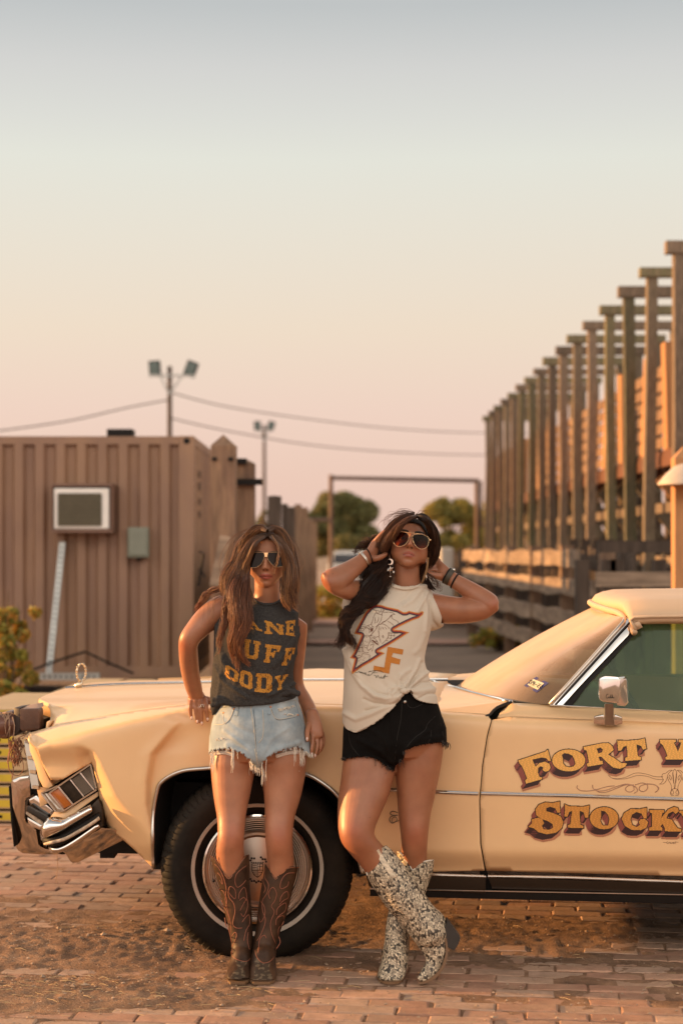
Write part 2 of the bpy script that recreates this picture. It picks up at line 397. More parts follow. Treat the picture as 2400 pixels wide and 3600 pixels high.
# window air conditioner in its sheet metal box
M_acb = mat('brown sheet metal', (.20, .11, .075), .5, var=.15)
ac = thing('air_conditioner', 'white window air conditioner with grey grille in a brown box on the container wall', 'air conditioner', W(290, 1870, YC - .1))
A, B_ = W(184, 1700, YC - .16), W(398, 1872, YC - .16)
mb = MB(); t = .03
mb.box((A.x, YC - .22, A.z - t), (B_.x, YC + .03, A.z)); mb.box((A.x, YC - .22, B_.z), (B_.x, YC + .03, B_.z + t))
mb.box((A.x, YC - .22, B_.z + t), (A.x + t * .5, YC + .03, A.z - t)); mb.box((B_.x - t * .5, YC - .22, B_.z + t), (B_.x, YC + .03, A.z - t))
mb.build('housing', M_acb, ac)
mb = MB(); mb.box((A.x + t * .5, YC - .03, B_.z + t), (B_.x - t * .5, YC - .015, A.z - t)); mb.build('housing_gap_shade', M_black, ac)  # black panel stands in for the shadow between case and housing
a, b = W(189, 1716, YC - .2), W(384, 1866, YC - .2)
mb = MB(); mb.box((a.x + .003, YC - .20, b.z + .02), (b.x, YC - .035, a.z), .012); mb.build('case', M_white, ac)
a2, b2 = W(205, 1735, YC - .21), W(357, 1848, YC - .21)
mb = MB(); mb.box((a2.x, YC - .208, b2.z), (b2.x, YC - .199, a2.z)); g = mb.build('grille', mat('dark mesh', (.17, .14, .085), .7), ac)
mb = MB()
for k in range(13): xx = a2.x + (b2.x - a2.x) * k / 12; mb.box((xx - .003, YC - .216, b2.z), (xx + .003, YC - .208, a2.z))
for k in range(9): zz = b2.z + (a2.z - b2.z) * k / 8; mb.box((a2.x, YC - .2195, zz - .003), (b2.x, YC - .2165, zz + .003))
mb.build('grille_bar', mat('grey mesh wire', (.05, .045, .03), .5), g)
a, b = W(450, 1854, YC - .06), W(524, 1960, YC - .06)
eb = thing('electrical_box', 'small grey green electrical box mounted on the container wall', 'electrical box', W(487, 1960, YC - .06))
mb = MB(); mb.box((a.x, YC - .10, b.z), (b.x, YC - .003, a.z), .012); mb.build('case', mat('grey green paint', (.20, .21, .16), .5, var=.1), eb)
mb = MB(); mb.box((a.x + .02, YC - .112, b.z + .03), (b.x - .02, YC - .101, a.z - .02), .004); mb.build('cover', mat('grey green cover', (.22, .23, .18), .5), eb)
mb = MB(); mb.tube([((a.x + b.x) / 2, YC - .05, b.z - .001), ((a.x + b.x) / 2, YC - .05, b.z - .04)], .02, 8); mb.build('conduit', M_black, eb)
# leaning perforated steel post and its foot lying on the ground
def perforated(name, label, p, q, w, cat):
    o = thing(name, label, cat, (p + q) / 2 if p.z == q.z else (p if p.z < q.z else q))
    mb = MB(); mb.bar(p, q, w, w * .7, up=Vector((0, 1, 0))); n = int((q - p).length / .055)
    for k in range(1, n):
        c = p + (q - p) * k / n + Vector((0, -w * .36, 0)); mb.tube([c + Vector((0, .004, 0)), c - Vector((0, .003, 0))], w * .17, 8)
    ob = mb.build('profile', [M_galv, M_black], o)
    for pl_ in ob.data.polygons: pl_.material_index = 0 if pl_.index < 6 else 1
perforated('steel_post', 'perforated galvanised steel post leaning on the container below the air conditioner', W(172, 2378, YC - .55), W(221, 1908, YC - .06), .062, 'post')
p0, q0 = W(100, 2378, YC - .62), W(352, 2378, YC - .62); perforated('steel_channel', 'perforated steel channel lying flat on the ground before the container', Vector((p0.x, p0.y, p0.z)), Vector((q0.x, q0.y, q0.z)), .07, 'steel channel')
mb = MB(); mb.tube([W(130, 2350, 17.4), W(180, 2330, 17.4), W(300, 2291, 17.6), W(370, 2325, 17.5), W(470, 2368, 17.5)], .012, 6)
mb.tube([W(130, 2350, 17.4), W(60, 2375, 17.3), W(-50, 2372, 17.2)], .012, 6)
tag(mb.build('black_hose', M_black), 'thin black hose slung along the foot of the container', 'hose')

# ------------------------------------------------------------------ wood
M_post = mat('weathered post wood', (.245, .15, .09), .85, var=.35, vs=5, bump=.6, bs=18, bd=.012, col2=(.17, .10, .065), stretch=(3, 3, .5), objrand=.18)
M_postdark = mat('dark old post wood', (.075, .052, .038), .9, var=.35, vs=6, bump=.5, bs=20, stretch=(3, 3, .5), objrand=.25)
M_greenwood = mat('greenish weathered timber', (.175, .135, .078), .85, var=.35, vs=9, bump=.4, bs=15, col2=(.12, .115, .055), stretch=(7, 7, .9), objrand=.35)
M_greywood = mat('grey brown weathered timber', (.20, .14, .095), .85, var=.35, vs=9, bump=.4, bs=15, col2=(.13, .095, .062), stretch=(7, 7, .9), objrand=.35)
M_brownwood = mat('dark brown timber', (.135, .098, .064), .85, var=.35, vs=9, bump=.4, bs=15, col2=(.17, .13, .082), stretch=(7, 7, .9), objrand=.3)
M_orangewood = mat('newer orange timber', (.42, .20, .08), .75, var=.2, vs=4, stretch=(4, 4, .5), objrand=.12)
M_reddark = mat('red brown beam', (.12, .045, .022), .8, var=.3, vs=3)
M_rail = mat('grey weathered rail', (.30, .215, .15), .9, var=.35, vs=4, bump=.6, bs=12, stretch=(.6, .6, 3), col2=(.19, .13, .09), objrand=.12)

def pointed_post(name, label, c, w, d, h, m, tip, group=None, cat='post', lean=0):
    o = thing(name, label, cat, (c[0], c[1], 0), group)
    V = []; F = []; zs = [0, h * .3, h * .6, h - tip]
    for z in zs:
        j = .03 * w
        for (a, b) in ((-1, -1), (1, -1), (1, 1), (-1, 1)): V.append((c[0] + a * w / 2 + random.uniform(-j, j) + lean * z, c[1] + b * d / 2, z))
    for i in range(len(zs) - 1):
        for k in range(4): k2 = (k + 1) % 4; F.append((4 * i + k, 4 * i + k2, 4 * i + 4 + k2, 4 * i + 4 + k))
    n = len(V); V.append((c[0] + lean * h, c[1] - d * .1, h)); V.append((c[0] + lean * h, c[1] + d * .1, h))
    b = n - 4
    F += [(b, b + 1, n), (b + 1, b + 2, n + 1, n), (b + 2, b + 3, n + 1), (b + 3, b, n, n + 1)]
    mesh('shaft', V, F, m, o, smooth=False)
    return o
YP = 15.0
c = W(786, 0, YP); hp = W(0, 1528, YP).z
gp = pointed_post('gate_post', 'tall square wooden post with pointed top beside the container', (c.x, YP), .215, .215, hp, M_post, .10)
for xx in (-.07, .07): mb = MB(); mb.box((c.x + xx - .02, YP - .125, hp - .235), (c.x + xx + .02, YP - .108, hp - .205)); mb.build('bolt', M_black, gp)
c2 = W(863, 0, YP + .5); hp2 = W(0, 1612, YP + .5).z
gp2 = pointed_post('gate_post', 'shorter pointed wooden gate post carrying dark iron hinges', (c2.x, YP + .5), .17, .2, hp2, M_post, .05)
mb = MB(); a, b = W(829, 1612, YP + .4), W(868, 1632, YP + .4); mb.box((a.x, YP + .36, b.z), (b.x, YP + .395, a.z)); mb.build('hinge_strap', M_black, gp2); mb = MB()
a, b = W(829, 1684, YP + .4), W(922, 1706, YP + .4); mb.box((a.x, YP + .345, b.z), (b.x, YP + .385, a.z)); mb.build('hinge_strap', M_black, gp2)
mb = MB(); mb.bar(W(755, 2060, YP - .3), W(792, 1885, YP - .25), .09, .03, up=Vector((0, 1, 0)))
o = mb.build('grey_board', M_rail); tag(o, 'grey weathered board leaning on the pointed gate post', 'board')
mb = MB(); mb.tube([W(698, 2060, YP + 1), W(716, 1945, YP + 1), W(700, 1940, YP + 1)], .012, 6); mb.tube([W(700, 2000, YP + 1), W(722, 2030, YP + 1)], .01, 6)
tag(mb.build('door_latch', M_black), 'dark bent iron latch rod by the container end', 'latch')

for k, (px0, px1, ytop, Y) in enumerate(((942, 988, 1742, 18.0), (991, 1012, 1770, 20.5), (1005, 1037, 1781, 22.0), (1034, 1060, 1772, 25.0), (1058, 1083, 1783, 28.0), (1082, 1100, 1826, 32.0), (1098, 1114, 1837, 36.0))):
    a, b = W(px0, ytop, Y), W(px1, ytop, Y)
    lab = ['thick dark fence post, nearest and tallest in the alley fence row', 'second dark post of the alley fence, narrow, just behind the thick one', 'third dark alley fence post with flat top', 'fourth alley fence post, brown, behind the head of hair', 'fifth alley fence post, brown and straight', 'sixth alley fence post, low, near the steel gate', 'last and farthest post of the left alley fence'][k]
    pointed_post('fence_post', lab, ((a.x + b.x) / 2, Y), b.x - a.x, .15, a.z, M_postdark if k < 3 else M_post, .01, 'dark posts along the left side of the alley')
af = thing('alley_fence', 'dark board fence along the left side of the alley behind the posts', 'fence', (-.95, 27, 0))
mb = MB()
for z in (.35, .75, 1.15, 1.5):
    mb.bar((-.93, 17.6, z), (-.95, 36, z), .04, .2, bev=0)
mb.build('rail', M_post, af)
mb = MB(); mb.box((-1.04, 16.2, 0), (-1.0, 36, 1.62)); mb.build('board_panel', M_postdark, af)

# ------------------------------------------------------------------ lumber stack beside the bonnet
def lumber(name, label, x0, x1, y0, y1, z1, layers, rot):
    st = thing(name, label, 'panel stack', ((x0 + x1) / 2, (y0 + y1) / 2, 0)); th = z1 / layers
    body = MB(); gaps = MB(); labs = MB(); marks = MB(); ca, sa = math.cos(rot), math.sin(rot); mx_, my_ = (x0 + x1) / 2, (y0 + y1) / 2
    def T(x, y, z): return (mx_ + (x - mx_) * ca - (y - my_) * sa, my_ + (x - mx_) * sa + (y - my_) * ca, z)
    def tb(m, a, b):
        m.hexa([T(a[0], a[1], a[2]), T(b[0], a[1], a[2]), T(b[0], b[1], a[2]), T(a[0], b[1], a[2]), T(a[0], a[1], b[2]), T(b[0], a[1], b[2]), T(b[0], b[1], b[2]), T(a[0], b[1], b[2])])
    for k in range(layers):
        zz = k * th; j = random.uniform(-.02, .02)
        tb(body, (x0 + j, y0, zz + th * .22), (x1 + j, y1, zz + th)); tb(gaps, (x0 + .03, y0 + .03, zz), (x1 - .03, y1 - .03, zz + th * .22))
        if k < layers:
            xx = x0 + .02
            while xx < x1 - .15:
                tb(labs, (xx + j, y0 - .004, zz + th * .34), (xx + .26 + j, y0 - .001, zz + th * .9))
                for q in range(3): tb(marks, (xx + j + .08 + .04 * q, y0 - .0065, zz + th * .5), (xx + j + .105 + .04 * q, y0 - .0045, zz + th * .72))
                xx += .29
    p = body.build('panel', mat('tan panel ' + name, (.50, .35, .19), .7, var=.12, vs=2), st)
    g = gaps.build('spacer', M_postdark, st)
    l = labs.build('yellow_label', mat('yellow label', (.55, .40, .03), .6), st); marks.build('print', M_black, l)
    return st
lumber('panel_stack', 'low stack of tan panels with yellow labelled edges, nearest to the car front', W(-110, 0, 9.6).x, W(112, 0, 9.6).x, 9.6, 10.7, W(0, 2445, 10.5).z, 9, R(-3))
lumber('panel_stack', 'stack of tan panels behind the hood ornament, farther back', W(175, 0, 11.6).x, W(318, 0, 11.6).x, 11.6, 13.2, W(0, 2393, 13.0).z, 6, R(-3))
lumber('panel_stack', 'third tan panel stack, right of the hood ornament and just above the hood', W(322, 0, 11.6).x, W(430, 0, 11.6).x, 11.6, 13.2, W(0, 2395, 13.0).z, 6, R(-3))

# ------------------------------------------------------------------ raised timber walkway at the right
N_B = 16; Y0B = 19.2; SP = 1.655; XB = 3.63; ZT = 5.0; ZD = 2.75
beg = None
for k in range(N_B):
    Y = Y0B + SP * k
    w = random.uniform(.125, .15)
    nm = ['nearest', 'second', 'third', 'fourth', 'fifth', 'sixth', 'seventh', 'eighth', 'ninth', 'tenth', 'eleventh', 'twelfth', 'thirteenth', 'fourteenth', 'fifteenth', 'farthest'][k]
    b = thing('timber_bent', f'tall T topped timber frame of the raised cattle walkway, {nm} of the row', 'timber frame', (XB + .9, Y, 0), 'timber frames of the raised walkway')
    j = random.uniform(-.05, .05); Mw = [M_greywood, M_brownwood, M_greenwood, M_greenwood, M_greywood, M_brownwood, M_greywood][k % 7]
    mb = MB(); P = [Vector((XB + .09 + w / 2 + j * (1 - q / 5) + random.uniform(-.012, .012), Y + random.uniform(-.01, .01), (ZT - .13) * q / 5)) for q in range(6)]
    for q in range(5): mb.bar(P[q], P[q + 1] + (P[q + 1] - P[q]) * .01 * (q < 4), w * random.uniform(.95, 1.04), .15)
    mb.build('post', Mw, b)
    mb = MB(); mb.bar((XB + 1.42, Y, 0), (XB + 1.42 + random.uniform(-.03, .03), Y, ZT - .13), w, .15); mb.build('post', M_brownwood, b)
    mb = MB(); mb.box((XB + random.uniform(-.02, .02), Y - .1, ZT - .128), (XB + 1.62 + random.uniform(-.08, .08), Y + .05, ZT + random.uniform(-.02, .02))); mb.build('cap_beam', [M_greywood, M_greenwood][k % 2], b)
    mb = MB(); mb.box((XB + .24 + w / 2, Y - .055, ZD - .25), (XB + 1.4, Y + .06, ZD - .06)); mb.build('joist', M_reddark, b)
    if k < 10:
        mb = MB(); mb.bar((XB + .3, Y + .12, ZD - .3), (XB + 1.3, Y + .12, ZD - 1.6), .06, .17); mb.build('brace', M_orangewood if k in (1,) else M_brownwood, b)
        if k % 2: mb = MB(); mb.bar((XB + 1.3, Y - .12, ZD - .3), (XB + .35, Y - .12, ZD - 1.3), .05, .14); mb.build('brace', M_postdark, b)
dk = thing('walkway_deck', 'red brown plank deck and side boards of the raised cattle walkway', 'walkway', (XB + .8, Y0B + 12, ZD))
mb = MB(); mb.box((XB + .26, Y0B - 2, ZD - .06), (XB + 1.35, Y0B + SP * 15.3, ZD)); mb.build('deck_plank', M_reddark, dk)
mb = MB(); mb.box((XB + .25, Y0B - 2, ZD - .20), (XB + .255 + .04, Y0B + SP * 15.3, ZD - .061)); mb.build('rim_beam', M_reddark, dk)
mb = MB()
for z in (2.9, 3.12, 3.34, 3.56, 3.78, 4.0, 4.22):
    mb.box((XB + 1.30, Y0B - 2, z), (XB + 1.34, Y0B + SP * 15.3, z + .165))
mb.build('side_board', M_post, dk)
for (xx, zz, th) in ((XB + .30, 1.35, .12), (XB + .30, 2.0, .12)):
    mb = MB(); mb.box((xx, Y0B - 2, zz), (xx + .04, Y0B + SP * 15.3, zz + th)); mb.build('lower_rail', M_greywood, dk)
for k in range(34):
    mb = MB(); y_ = Y0B - 1.5 + k * .82 + random.uniform(-.15, .15); mb.box((XB + 1.0, y_, 0), (XB + 1.05, y_ + random.uniform(.14, .24), 2.5 + random.uniform(-.3, .1))); mb.build('pen_board', [M_brownwood, M_greywood, M_postdark][k % 3], dk)
for k in range(N_B):
    Y = Y0B + SP * (k + .5) + .45
    mb = MB(); x = XB + .27; h = random.uniform(1.18, 1.3)
    mb.bar((x + .05, Y, ZD + .0), (x + .05 + random.uniform(-.03, .05), Y, ZD + h), .13 * random.uniform(.8, 1.1), .26)
    nm = ['nearest', 'second', 'third', 'fourth', 'fifth', 'sixth', 'seventh', 'eighth', 'ninth', 'tenth', 'eleventh', 'twelfth', 'thirteenth', 'fourteenth', 'fifteenth', 'farthest'][k]
    o = mb.build('railing_post', M_orangewood, dk)

# ------------------------------------------------------------------ pens and rail fence at the right
fa, fb = Vector((2.72, 18.0, 0)), Vector((2.25, 30.5, 0))
rf = thing('rail_fence', 'grey rail fence of rough split planks along the right side of the alley', 'fence', (2.5, 24, 0))
for z, off in ((1.45, 0), (1.12, .03), (.75, -.02), (.40, .02)):
    for s in range(3):
        p, q = fa.lerp(fb, s / 3), fa.lerp(fb, (s + 1) / 3)
        if z == 1.45 and s == 0: p = fa.lerp(fb, .08)
        mb = MB(); pts = []
        for i in range(9):
            c = p.lerp(q, i / 8); c.z = z + .03 * nz(Vector((s * 3 + i * .7, z * 5, 0))) + random.uniform(-.015, .015); c.x -= .06 + .03 * (s % 2); pts.append(c)
        for i in range(8): mb.bar(pts[i], pts[i + 1] + (pts[i + 1] - pts[i]) * .02, .055, .19 + .02 * math.sin(i * 1.7), bev=0)
        mb.build('rail', M_rail, rf)
for s in range(6):
    c = fa.lerp(fb, s / 5); mb = MB(); mb.box((c.x, c.y - .08, 0), (c.x + .15, c.y + .08, 1.6)); mb.build('post', M_post, rf)
pf = thing('pen_fence', 'dark upright board pen fence standing behind the rough grey rail fence', 'fence', (3.0, 25, 0))
mb = MB(); y = 17.6; k = 0
while y < 40:
    w = random.uniform(.12, .2); h = 1.5 + random.uniform(-.1, .12); xx = 2.98 - (y - 18) * .02
    mb.box((xx, y, 0), (xx + .05, y + w, h)); y += w + random.uniform(.05, .3); k += 1
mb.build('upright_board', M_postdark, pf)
pf2 = thing('near_pen_fence', 'dark two rail pen fence between the walkway and the tan post', 'fence', (3.0, 17, 0))
mb = MB()
a, b = W(2097, 1901, 16.5), W(2700, 1943, 16.5); mb.box((a.x, 16.45, b.z), (b.x, 16.5, a.z)); mb.build('rail', M_postdark, pf2)
mb = MB(); a, b = W(2090, 2010, 16.5), W(2700, 2062, 16.5); mb.box((a.x, 16.44, b.z), (b.x, 16.49, a.z)); mb.build('rail', M_rail, pf2)
mb = MB(); a, b = W(2110, 2066, 16.5), W(2700, 2130, 16.5); mb.box((a.x, 16.46, b.z), (b.x, 16.5, a.z)); mb.build('rail', M_postdark, pf2)
mb = MB()
for px in (2020, 2112, 2140, 2290, 2420):
    a = W(px, 1935, 16.6); mb.box((a.x, 16.52, 0), (a.x + .13, 16.64, 1.45)); 
mb.build('post', M_postdark, pf2)
mb = MB()
for k in range(26):
    x = 3.2 + k * .17; mb.box((x, 24 + .02 * k, 0), (x + .13, 24.05 + .02 * k, 1.7))
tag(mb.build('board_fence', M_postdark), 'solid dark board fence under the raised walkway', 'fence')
# tan post with a hooded lamp
YT = 13.0
c = W(2385, 0, YT); tp = pointed_post('lamp_post', 'tan square wooden post with pointed top at the right edge above the roof', (c.x + .03, YT), .15, .15, W(0, 1570, YT).z, M_orangewood, .09)
mb = MB(); cc = W(2402, 1700, YT - .15); V = []; F = []
for i, (r_, z_) in enumerate(((.02, .15), (.08, .125), (.14, .07), (.2, .0), (.195, -.012))):
    for k in range(20): an = k / 20 * 2 * math.pi; V.append((cc.x + r_ * math.cos(an), cc.y + r_ * math.sin(an), cc.z + z_))
for i in range(4):
    for k in range(20): k2 = (k + 1) % 20; F.append((i * 20 + k, (i + 1) * 20 + k, (i + 1) * 20 + k2, i * 20 + k2))
mb.add(V, F); sh = mb.build('lamp_shade', mat('cream enamel', (.55, .45, .36), .5), tp, smooth=True)

# ------------------------------------------------------------------ gate arch of steel pipe
YG = 45.0; M_pipe = mat('rusty brown pipe', (.13, .075, .05), .6, .2, var=.25)
ga = thing('pipe_gate', 'tall rusty steel pipe gate frame across the end of the alley', 'gate frame', W(1420, 0, YG) * 1.0)
ga.location = (W(1420, 0, YG).x, YG, 0)
a, b = W(1163, 1680, YG), W(1675, 1690, YG)
mb = MB(); mb.tube([(a.x, YG, a.z), (b.x, YG, b.z)], .055, 10); mb.build('top_bar', M_pipe, ga)
mb = MB(); mb.tube([(a.x, YG, 0), (a.x, YG, a.z + .08)], .06, 10); mb.build('upright', M_pipe, ga)
mb = MB(); mb.tube([(b.x, YG, 0), (b.x, YG, b.z + .05)], .06, 10); mb.build('upright', M_pipe, ga)
p = W(1080, 1828, YG); q = W(1790, 1846, YG); c = W(1690, 1690, YG)
mb = MB(); mb.tube([(p.x, YG, p.z), (a.x - .06, YG, p.z)], .05, 8); mb.tube([(c.x, YG, q.z), (q.x, YG, q.z)], .045, 8); mb.tube([(c.x, YG, q.z), (c.x, YG, b.z)], .035, 8); mb.build('side_bar', M_pipe, ga)

# ------------------------------------------------------------------ light poles and wires
def light_pole(label, px, ytop, Y, w, army, lamps):
    c = W(px, 0, Y); o = thing('light_pole', label, 'light pole', (c.x, Y, 0), 'floodlight poles'); zt = W(0, ytop, Y).z
    mb = MB(); mb.tube([(c.x, Y, 0), (c.x, Y, zt)], [w * .6, w * .45], 12); mb.build('pole', M_postdark, o, smooth=True, auto=40)
    za = W(0, army, Y).z; L_ = [W(x, y, Y) for (x, y) in lamps]
    mb = MB(); mb.bar((L_[0].x - .15, Y - .1, za), (L_[1].x + .12, Y - .1, za), .05, .06)
    for s in L_: mb.bar((s.x * .6 + c.x * .4 , Y - .1, za), (c.x, Y - .1, za - .5), .04, .05)
    mb.build('cross_arm', M_galv, o)
    for s, tw in zip(L_, (-.08, .35)):
        mb = MB(); h = .20; wd_ = .15; u = Vector((math.sin(tw), 0, math.cos(tw))); r_ = Vector((math.cos(tw), 0, -math.sin(tw))); n = Vector((0, 1, 0))
        P = [s + r_ * (a_ * wd_) + u * (c_ * h) + n * (b_ * .12) for c_ in (-1, 1) for (a_, b_) in ((-1, -1), (1, -1), (1, 1), (-1, 1))]
        mb.hexa(P, .02); lm = mb.build('floodlight', M_black, o)
        mb = MB(); P = [s + r_ * (a_ * wd_ * .8) + u * (c_ * h * .8) + n * (-.128 + b_ * .006) for c_ in (-1, 1) for (a_, b_) in ((-1, -1), (1, -1), (1, 1), (-1, 1))]
        mb.hexa(P); mb.build('glass', mat('lamp glass', (.10, .14, .13), .2), lm)
    return o
light_pole('tall timber pole with two floodlights above the container', 597, 1288, 45, .135, 1322, ((545, 1296), (672, 1297)))
light_pole('thinner distant pole with two floodlights between the gate posts', 929, 1495, 76, .15, 1515, ((905, 1497), (953, 1497)))
M_wire = mat('wire', (.10, .085, .075), .7)
def wire(label, pts, r=.018):
    P = crom([tuple(W(*p)) for p in pts], 10); mb = MB(); mb.tube(P, r, 6)
    tag(mb.build('power_line', M_wire, smooth=True), label, 'power line', 'power lines')
wire('power line sagging from the tall floodlight pole to the left edge', ((597, 1405, 45), (440, 1435, 44), (250, 1478, 43), (0, 1514, 42), (-300, 1545, 41)))
wire('upper power line running from the floodlight pole to the walkway', ((600, 1380, 45), (800, 1430, 50), (1100, 1475, 56), (1400, 1508, 62), (1750, 1523, 70), (2300, 1520, 80)))
wire('lower power line running from the floodlight pole to the walkway', ((600, 1470, 45), (800, 1515, 50), (1100, 1565, 56), (1400, 1590, 62), (1750, 1600, 70), (2300, 1595, 80)))

# ------------------------------------------------------------------ foliage
def leaf_mat(name, a, b):
    m, t, bs = newmat(name); N, L = t.nodes, t.links
    at = N.new('ShaderNodeAttribute'); at.attribute_name = 'col'; L.new(at.outputs['Color'], bs.inputs['Base Color'])
    bs.inputs['Roughness'].default_value = .6
    tr = N.new('ShaderNodeBsdfTranslucent'); L.new(at.outputs['Color'], tr.inputs[0]); ad = N.new('ShaderNodeMixShader'); ad.inputs[0].default_value = .35
    L.new(bs.outputs[0], ad.inputs[1]); L.new(tr.outputs[0], ad.inputs[2]); L.new(ad.outputs[0], N['Material Output'].inputs[0])
    return m
M_leaf = leaf_mat('leaves', 0, 0); M_bark = mat('bark', (.12, .08, .05), .9, var=.3)
def foliage(blobs, n, size, pal, seed):
    r = np.random.default_rng(seed); V = []; F = []; C = []
    w = np.array([b[3] ** 2 for b in blobs]); w = w / w.sum()
    idx = r.choice(len(blobs), n, p=w)
    for i in idx:
        bx, by, bz, br = blobs[i]
        d = r.normal(size=3); d /= np.linalg.norm(d); rad = br * (r.random() ** .45); p = np.array([bx, by, bz]) + d * rad * np.array([1, 1, .85])
        a = r.normal(size=3); a /= np.linalg.norm(a); b = np.cross(a, r.normal(size=3)); b /= np.linalg.norm(b); s = size * r.uniform(.5, 1.3)
        k = len(V); V += [p - a * s, p + b * s * .45, p + a * s, p - b * s * .45]; F.append((k, k + 1, k + 2, k + 3))
        c = np.array(pal[(i * 7 + r.integers(0, 2)) % len(pal)]) * r.uniform(.7, 1.3); C += [c] * 4
    return np.array(V), F, C
def tree(label, px0, px1, ytop, Y, seed, pal, trunkpx=None, n=9000, lx=0):
    r = random.Random(seed); a, b = W(px0, ytop, Y), W(px1, ytop, Y); wv = b.x - a.x; cx_ = (a.x + b.x) / 2; top = a.z
    o = thing('tree', label, 'tree', (cx_, Y, 0), 'trees beyond the alley')
    blobs = []
    for k in range(26):
        u = r.uniform(-1, 1); h = top - .35 - (1 - math.sqrt(max(0, 1 - u * u * .8))) * top * .55; z = r.uniform(top * .38, h)
        blobs.append((cx_ + u * wv * .44, Y + r.uniform(-1, 1) * wv * .3, z, r.uniform(.45, .72) * wv / 4))
    blobs.append((cx_ - wv * .12, Y, top - wv * .11, wv * .11)); blobs.append((cx_ + wv * .1, Y, top - wv * .13, wv * .1))
    V, F, C = foliage(blobs, n * 2, .11, pal, seed); mesh('crown', V, F, M_leaf, o, smooth=False, cols=C)
    mb = MB(); tx = cx_ + lx
    mb.tube([(tx, Y, 0), (tx + .05, Y, top * .3), (tx - .02, Y, top * .55), (tx + .05, Y, top * .8)], [.17, .13, .09, .03], 8)
    for k in range(7):
        bb = blobs[k * 3]; mb.tube([(tx, Y, top * r.uniform(.25, .5)), ((tx + bb[0]) / 2, (Y + bb[1]) / 2, (top * .4 + bb[2]) / 2 + .1), bb[:3]], [.06, .04, .015], 6)
    mb.build('trunk', M_bark, o, smooth=True); return o
G1 = [(.16, .165, .06), (.21, .19, .065), (.12, .13, .05), (.28, .22, .07)]
G2 = [(.26, .23, .06), (.34, .27, .065), (.19, .19, .055), (.42, .31, .07)]
tree('round dark green tree behind the left upright of the pipe gate', 1035, 1330, 1722, 80, 3, G1, n=15000)
tree('yellow green tree between the dark haired woman and the walkway', 1470, 1700, 1742, 85, 5, G2, n=14000)
tree('low green tree mass half hidden behind the walkway posts', 1640, 1960, 1760, 110, 8, G2, n=12000)
tree('small distant tree between the floodlight pole and the fence posts', 880, 1010, 1790, 90, 9, G1, n=6000)
tree('hazy far tree low behind the steel gate', 1290, 1400, 1880, 140, 11, [(.2, .17, .1)], n=3000)
def bush(label, c, rx, rz, seed, n, pal, name='bush', size=.035):
    r = random.Random(seed); o = thing(name, label, 'bush', (c[0], c[1], 0)); bl = []
    for k in range(46): bl.append((c[0] + max(-1.1, min(1.1, r.gauss(0, .5))) * rx, c[1] + r.uniform(-.6, .6) * rx, rz * r.random() ** .8 * .95, rx * r.uniform(.12, .32)))
    V, F, C = foliage(bl, n, size, pal, seed); mesh('leaves', V, F, M_leaf, o, smooth=False, cols=C)
    mb = MB()
    for k in range(26):
        b = bl[k]; mb.tube([(c[0] + r.uniform(-.1, .1), c[1], 0), ((c[0] + b[0]) / 2, (c[1] + b[1]) / 2, b[2] * .6), (b[0], b[1], min(rz * 1.15, b[2] + .25))], [.012, .008, .003], 5)
    mb.build('stem', M_bark, o)
GB = [(.30, .28, .05), (.46, .28, .05), (.22, .24, .045), (.62, .32, .06), (.38, .34, .06)]
b0 = W(35, 2380, 15.5); bush('leafy green and orange bush before the container at the left edge', (b0.x - .06, 15.5), .27, W(0, 2130, 15.5).z, 4, 7500, GB)
b0 = W(1745, 2260, 27); bush('low yellow green weeds at the foot of the rail fence', (b0.x, 26), .45, .32, 6, 2500, GB, 'weeds', .05)
b0 = W(1150, 2100, 40); bush('small shrub on the left side of the alley', (b0.x, 38), .5, .7, 7, 1800, GB, 'shrub', .06)
b0 = W(1330, 2220, 33); bush('dry weeds behind the two women in the alley', (b0.x, 36), .45, .25, 12, 900, [(.3, .2, .08)], 'weeds', .05)

# ------------------------------------------------------------------ far vehicles and buildings
M_wpaint = mat('white paint', (.66, .60, .54), .4, var=.05, vs=1)
M_glassdark = mat('dark vehicle glass', (.03, .045, .06), .1, spec=.8)
o = thing('pickup_truck', 'distant white pickup truck parked in the alley behind the women', 'pickup truck', (W(1245, 0, 60).x, 60, 0))
cx_ = W(1245, 0, 60).x
def vbox(mb, x0, x1, y0, y1, z0, z1, t=0):
    mb.hexa([(cx_ + x0, y0, z0), (cx_ + x1, y0, z0), (cx_ + x1, y1, z0), (cx_ + x0, y1, z0), (cx_ + x0 + t, y0 + t, z1), (cx_ + x1 - t, y0 + t, z1), (cx_ + x1 - t, y1 - t, z1), (cx_ + x0 + t, y1 - t, z1)], .04)
mb = MB(); vbox(mb, -.95, .95, 60, 65, .45, 1.05); vbox(mb, -.82, .82, 61.2, 63.4, 1.05, 1.52, .12); mb.build('body', M_wpaint, o)
mb = MB(); vbox(mb, -.72, .72, 61.1, 61.2, 1.08, 1.42, 0); mb.build('windscreen', M_glassdark, o)
mb = MB(); vbox(mb, -.6, .6, 59.93, 60, .6, .95); mb.build('grille', M_black, o)
for sx_ in (-1, 1):
    mb = MB(); vbox(mb, sx_ * .78 - .12, sx_ * .78 + .12, 59.92, 60, .75, .95); mb.build('headlight', M_white, o)
    for yy in (61, 64.2):
        mb = MB(); mb.tube([(cx_ + sx_ * .72, yy, .36), (cx_ + sx_ * .96, yy, .36)], .36, 20); mb.build('wheel', M_black, o)
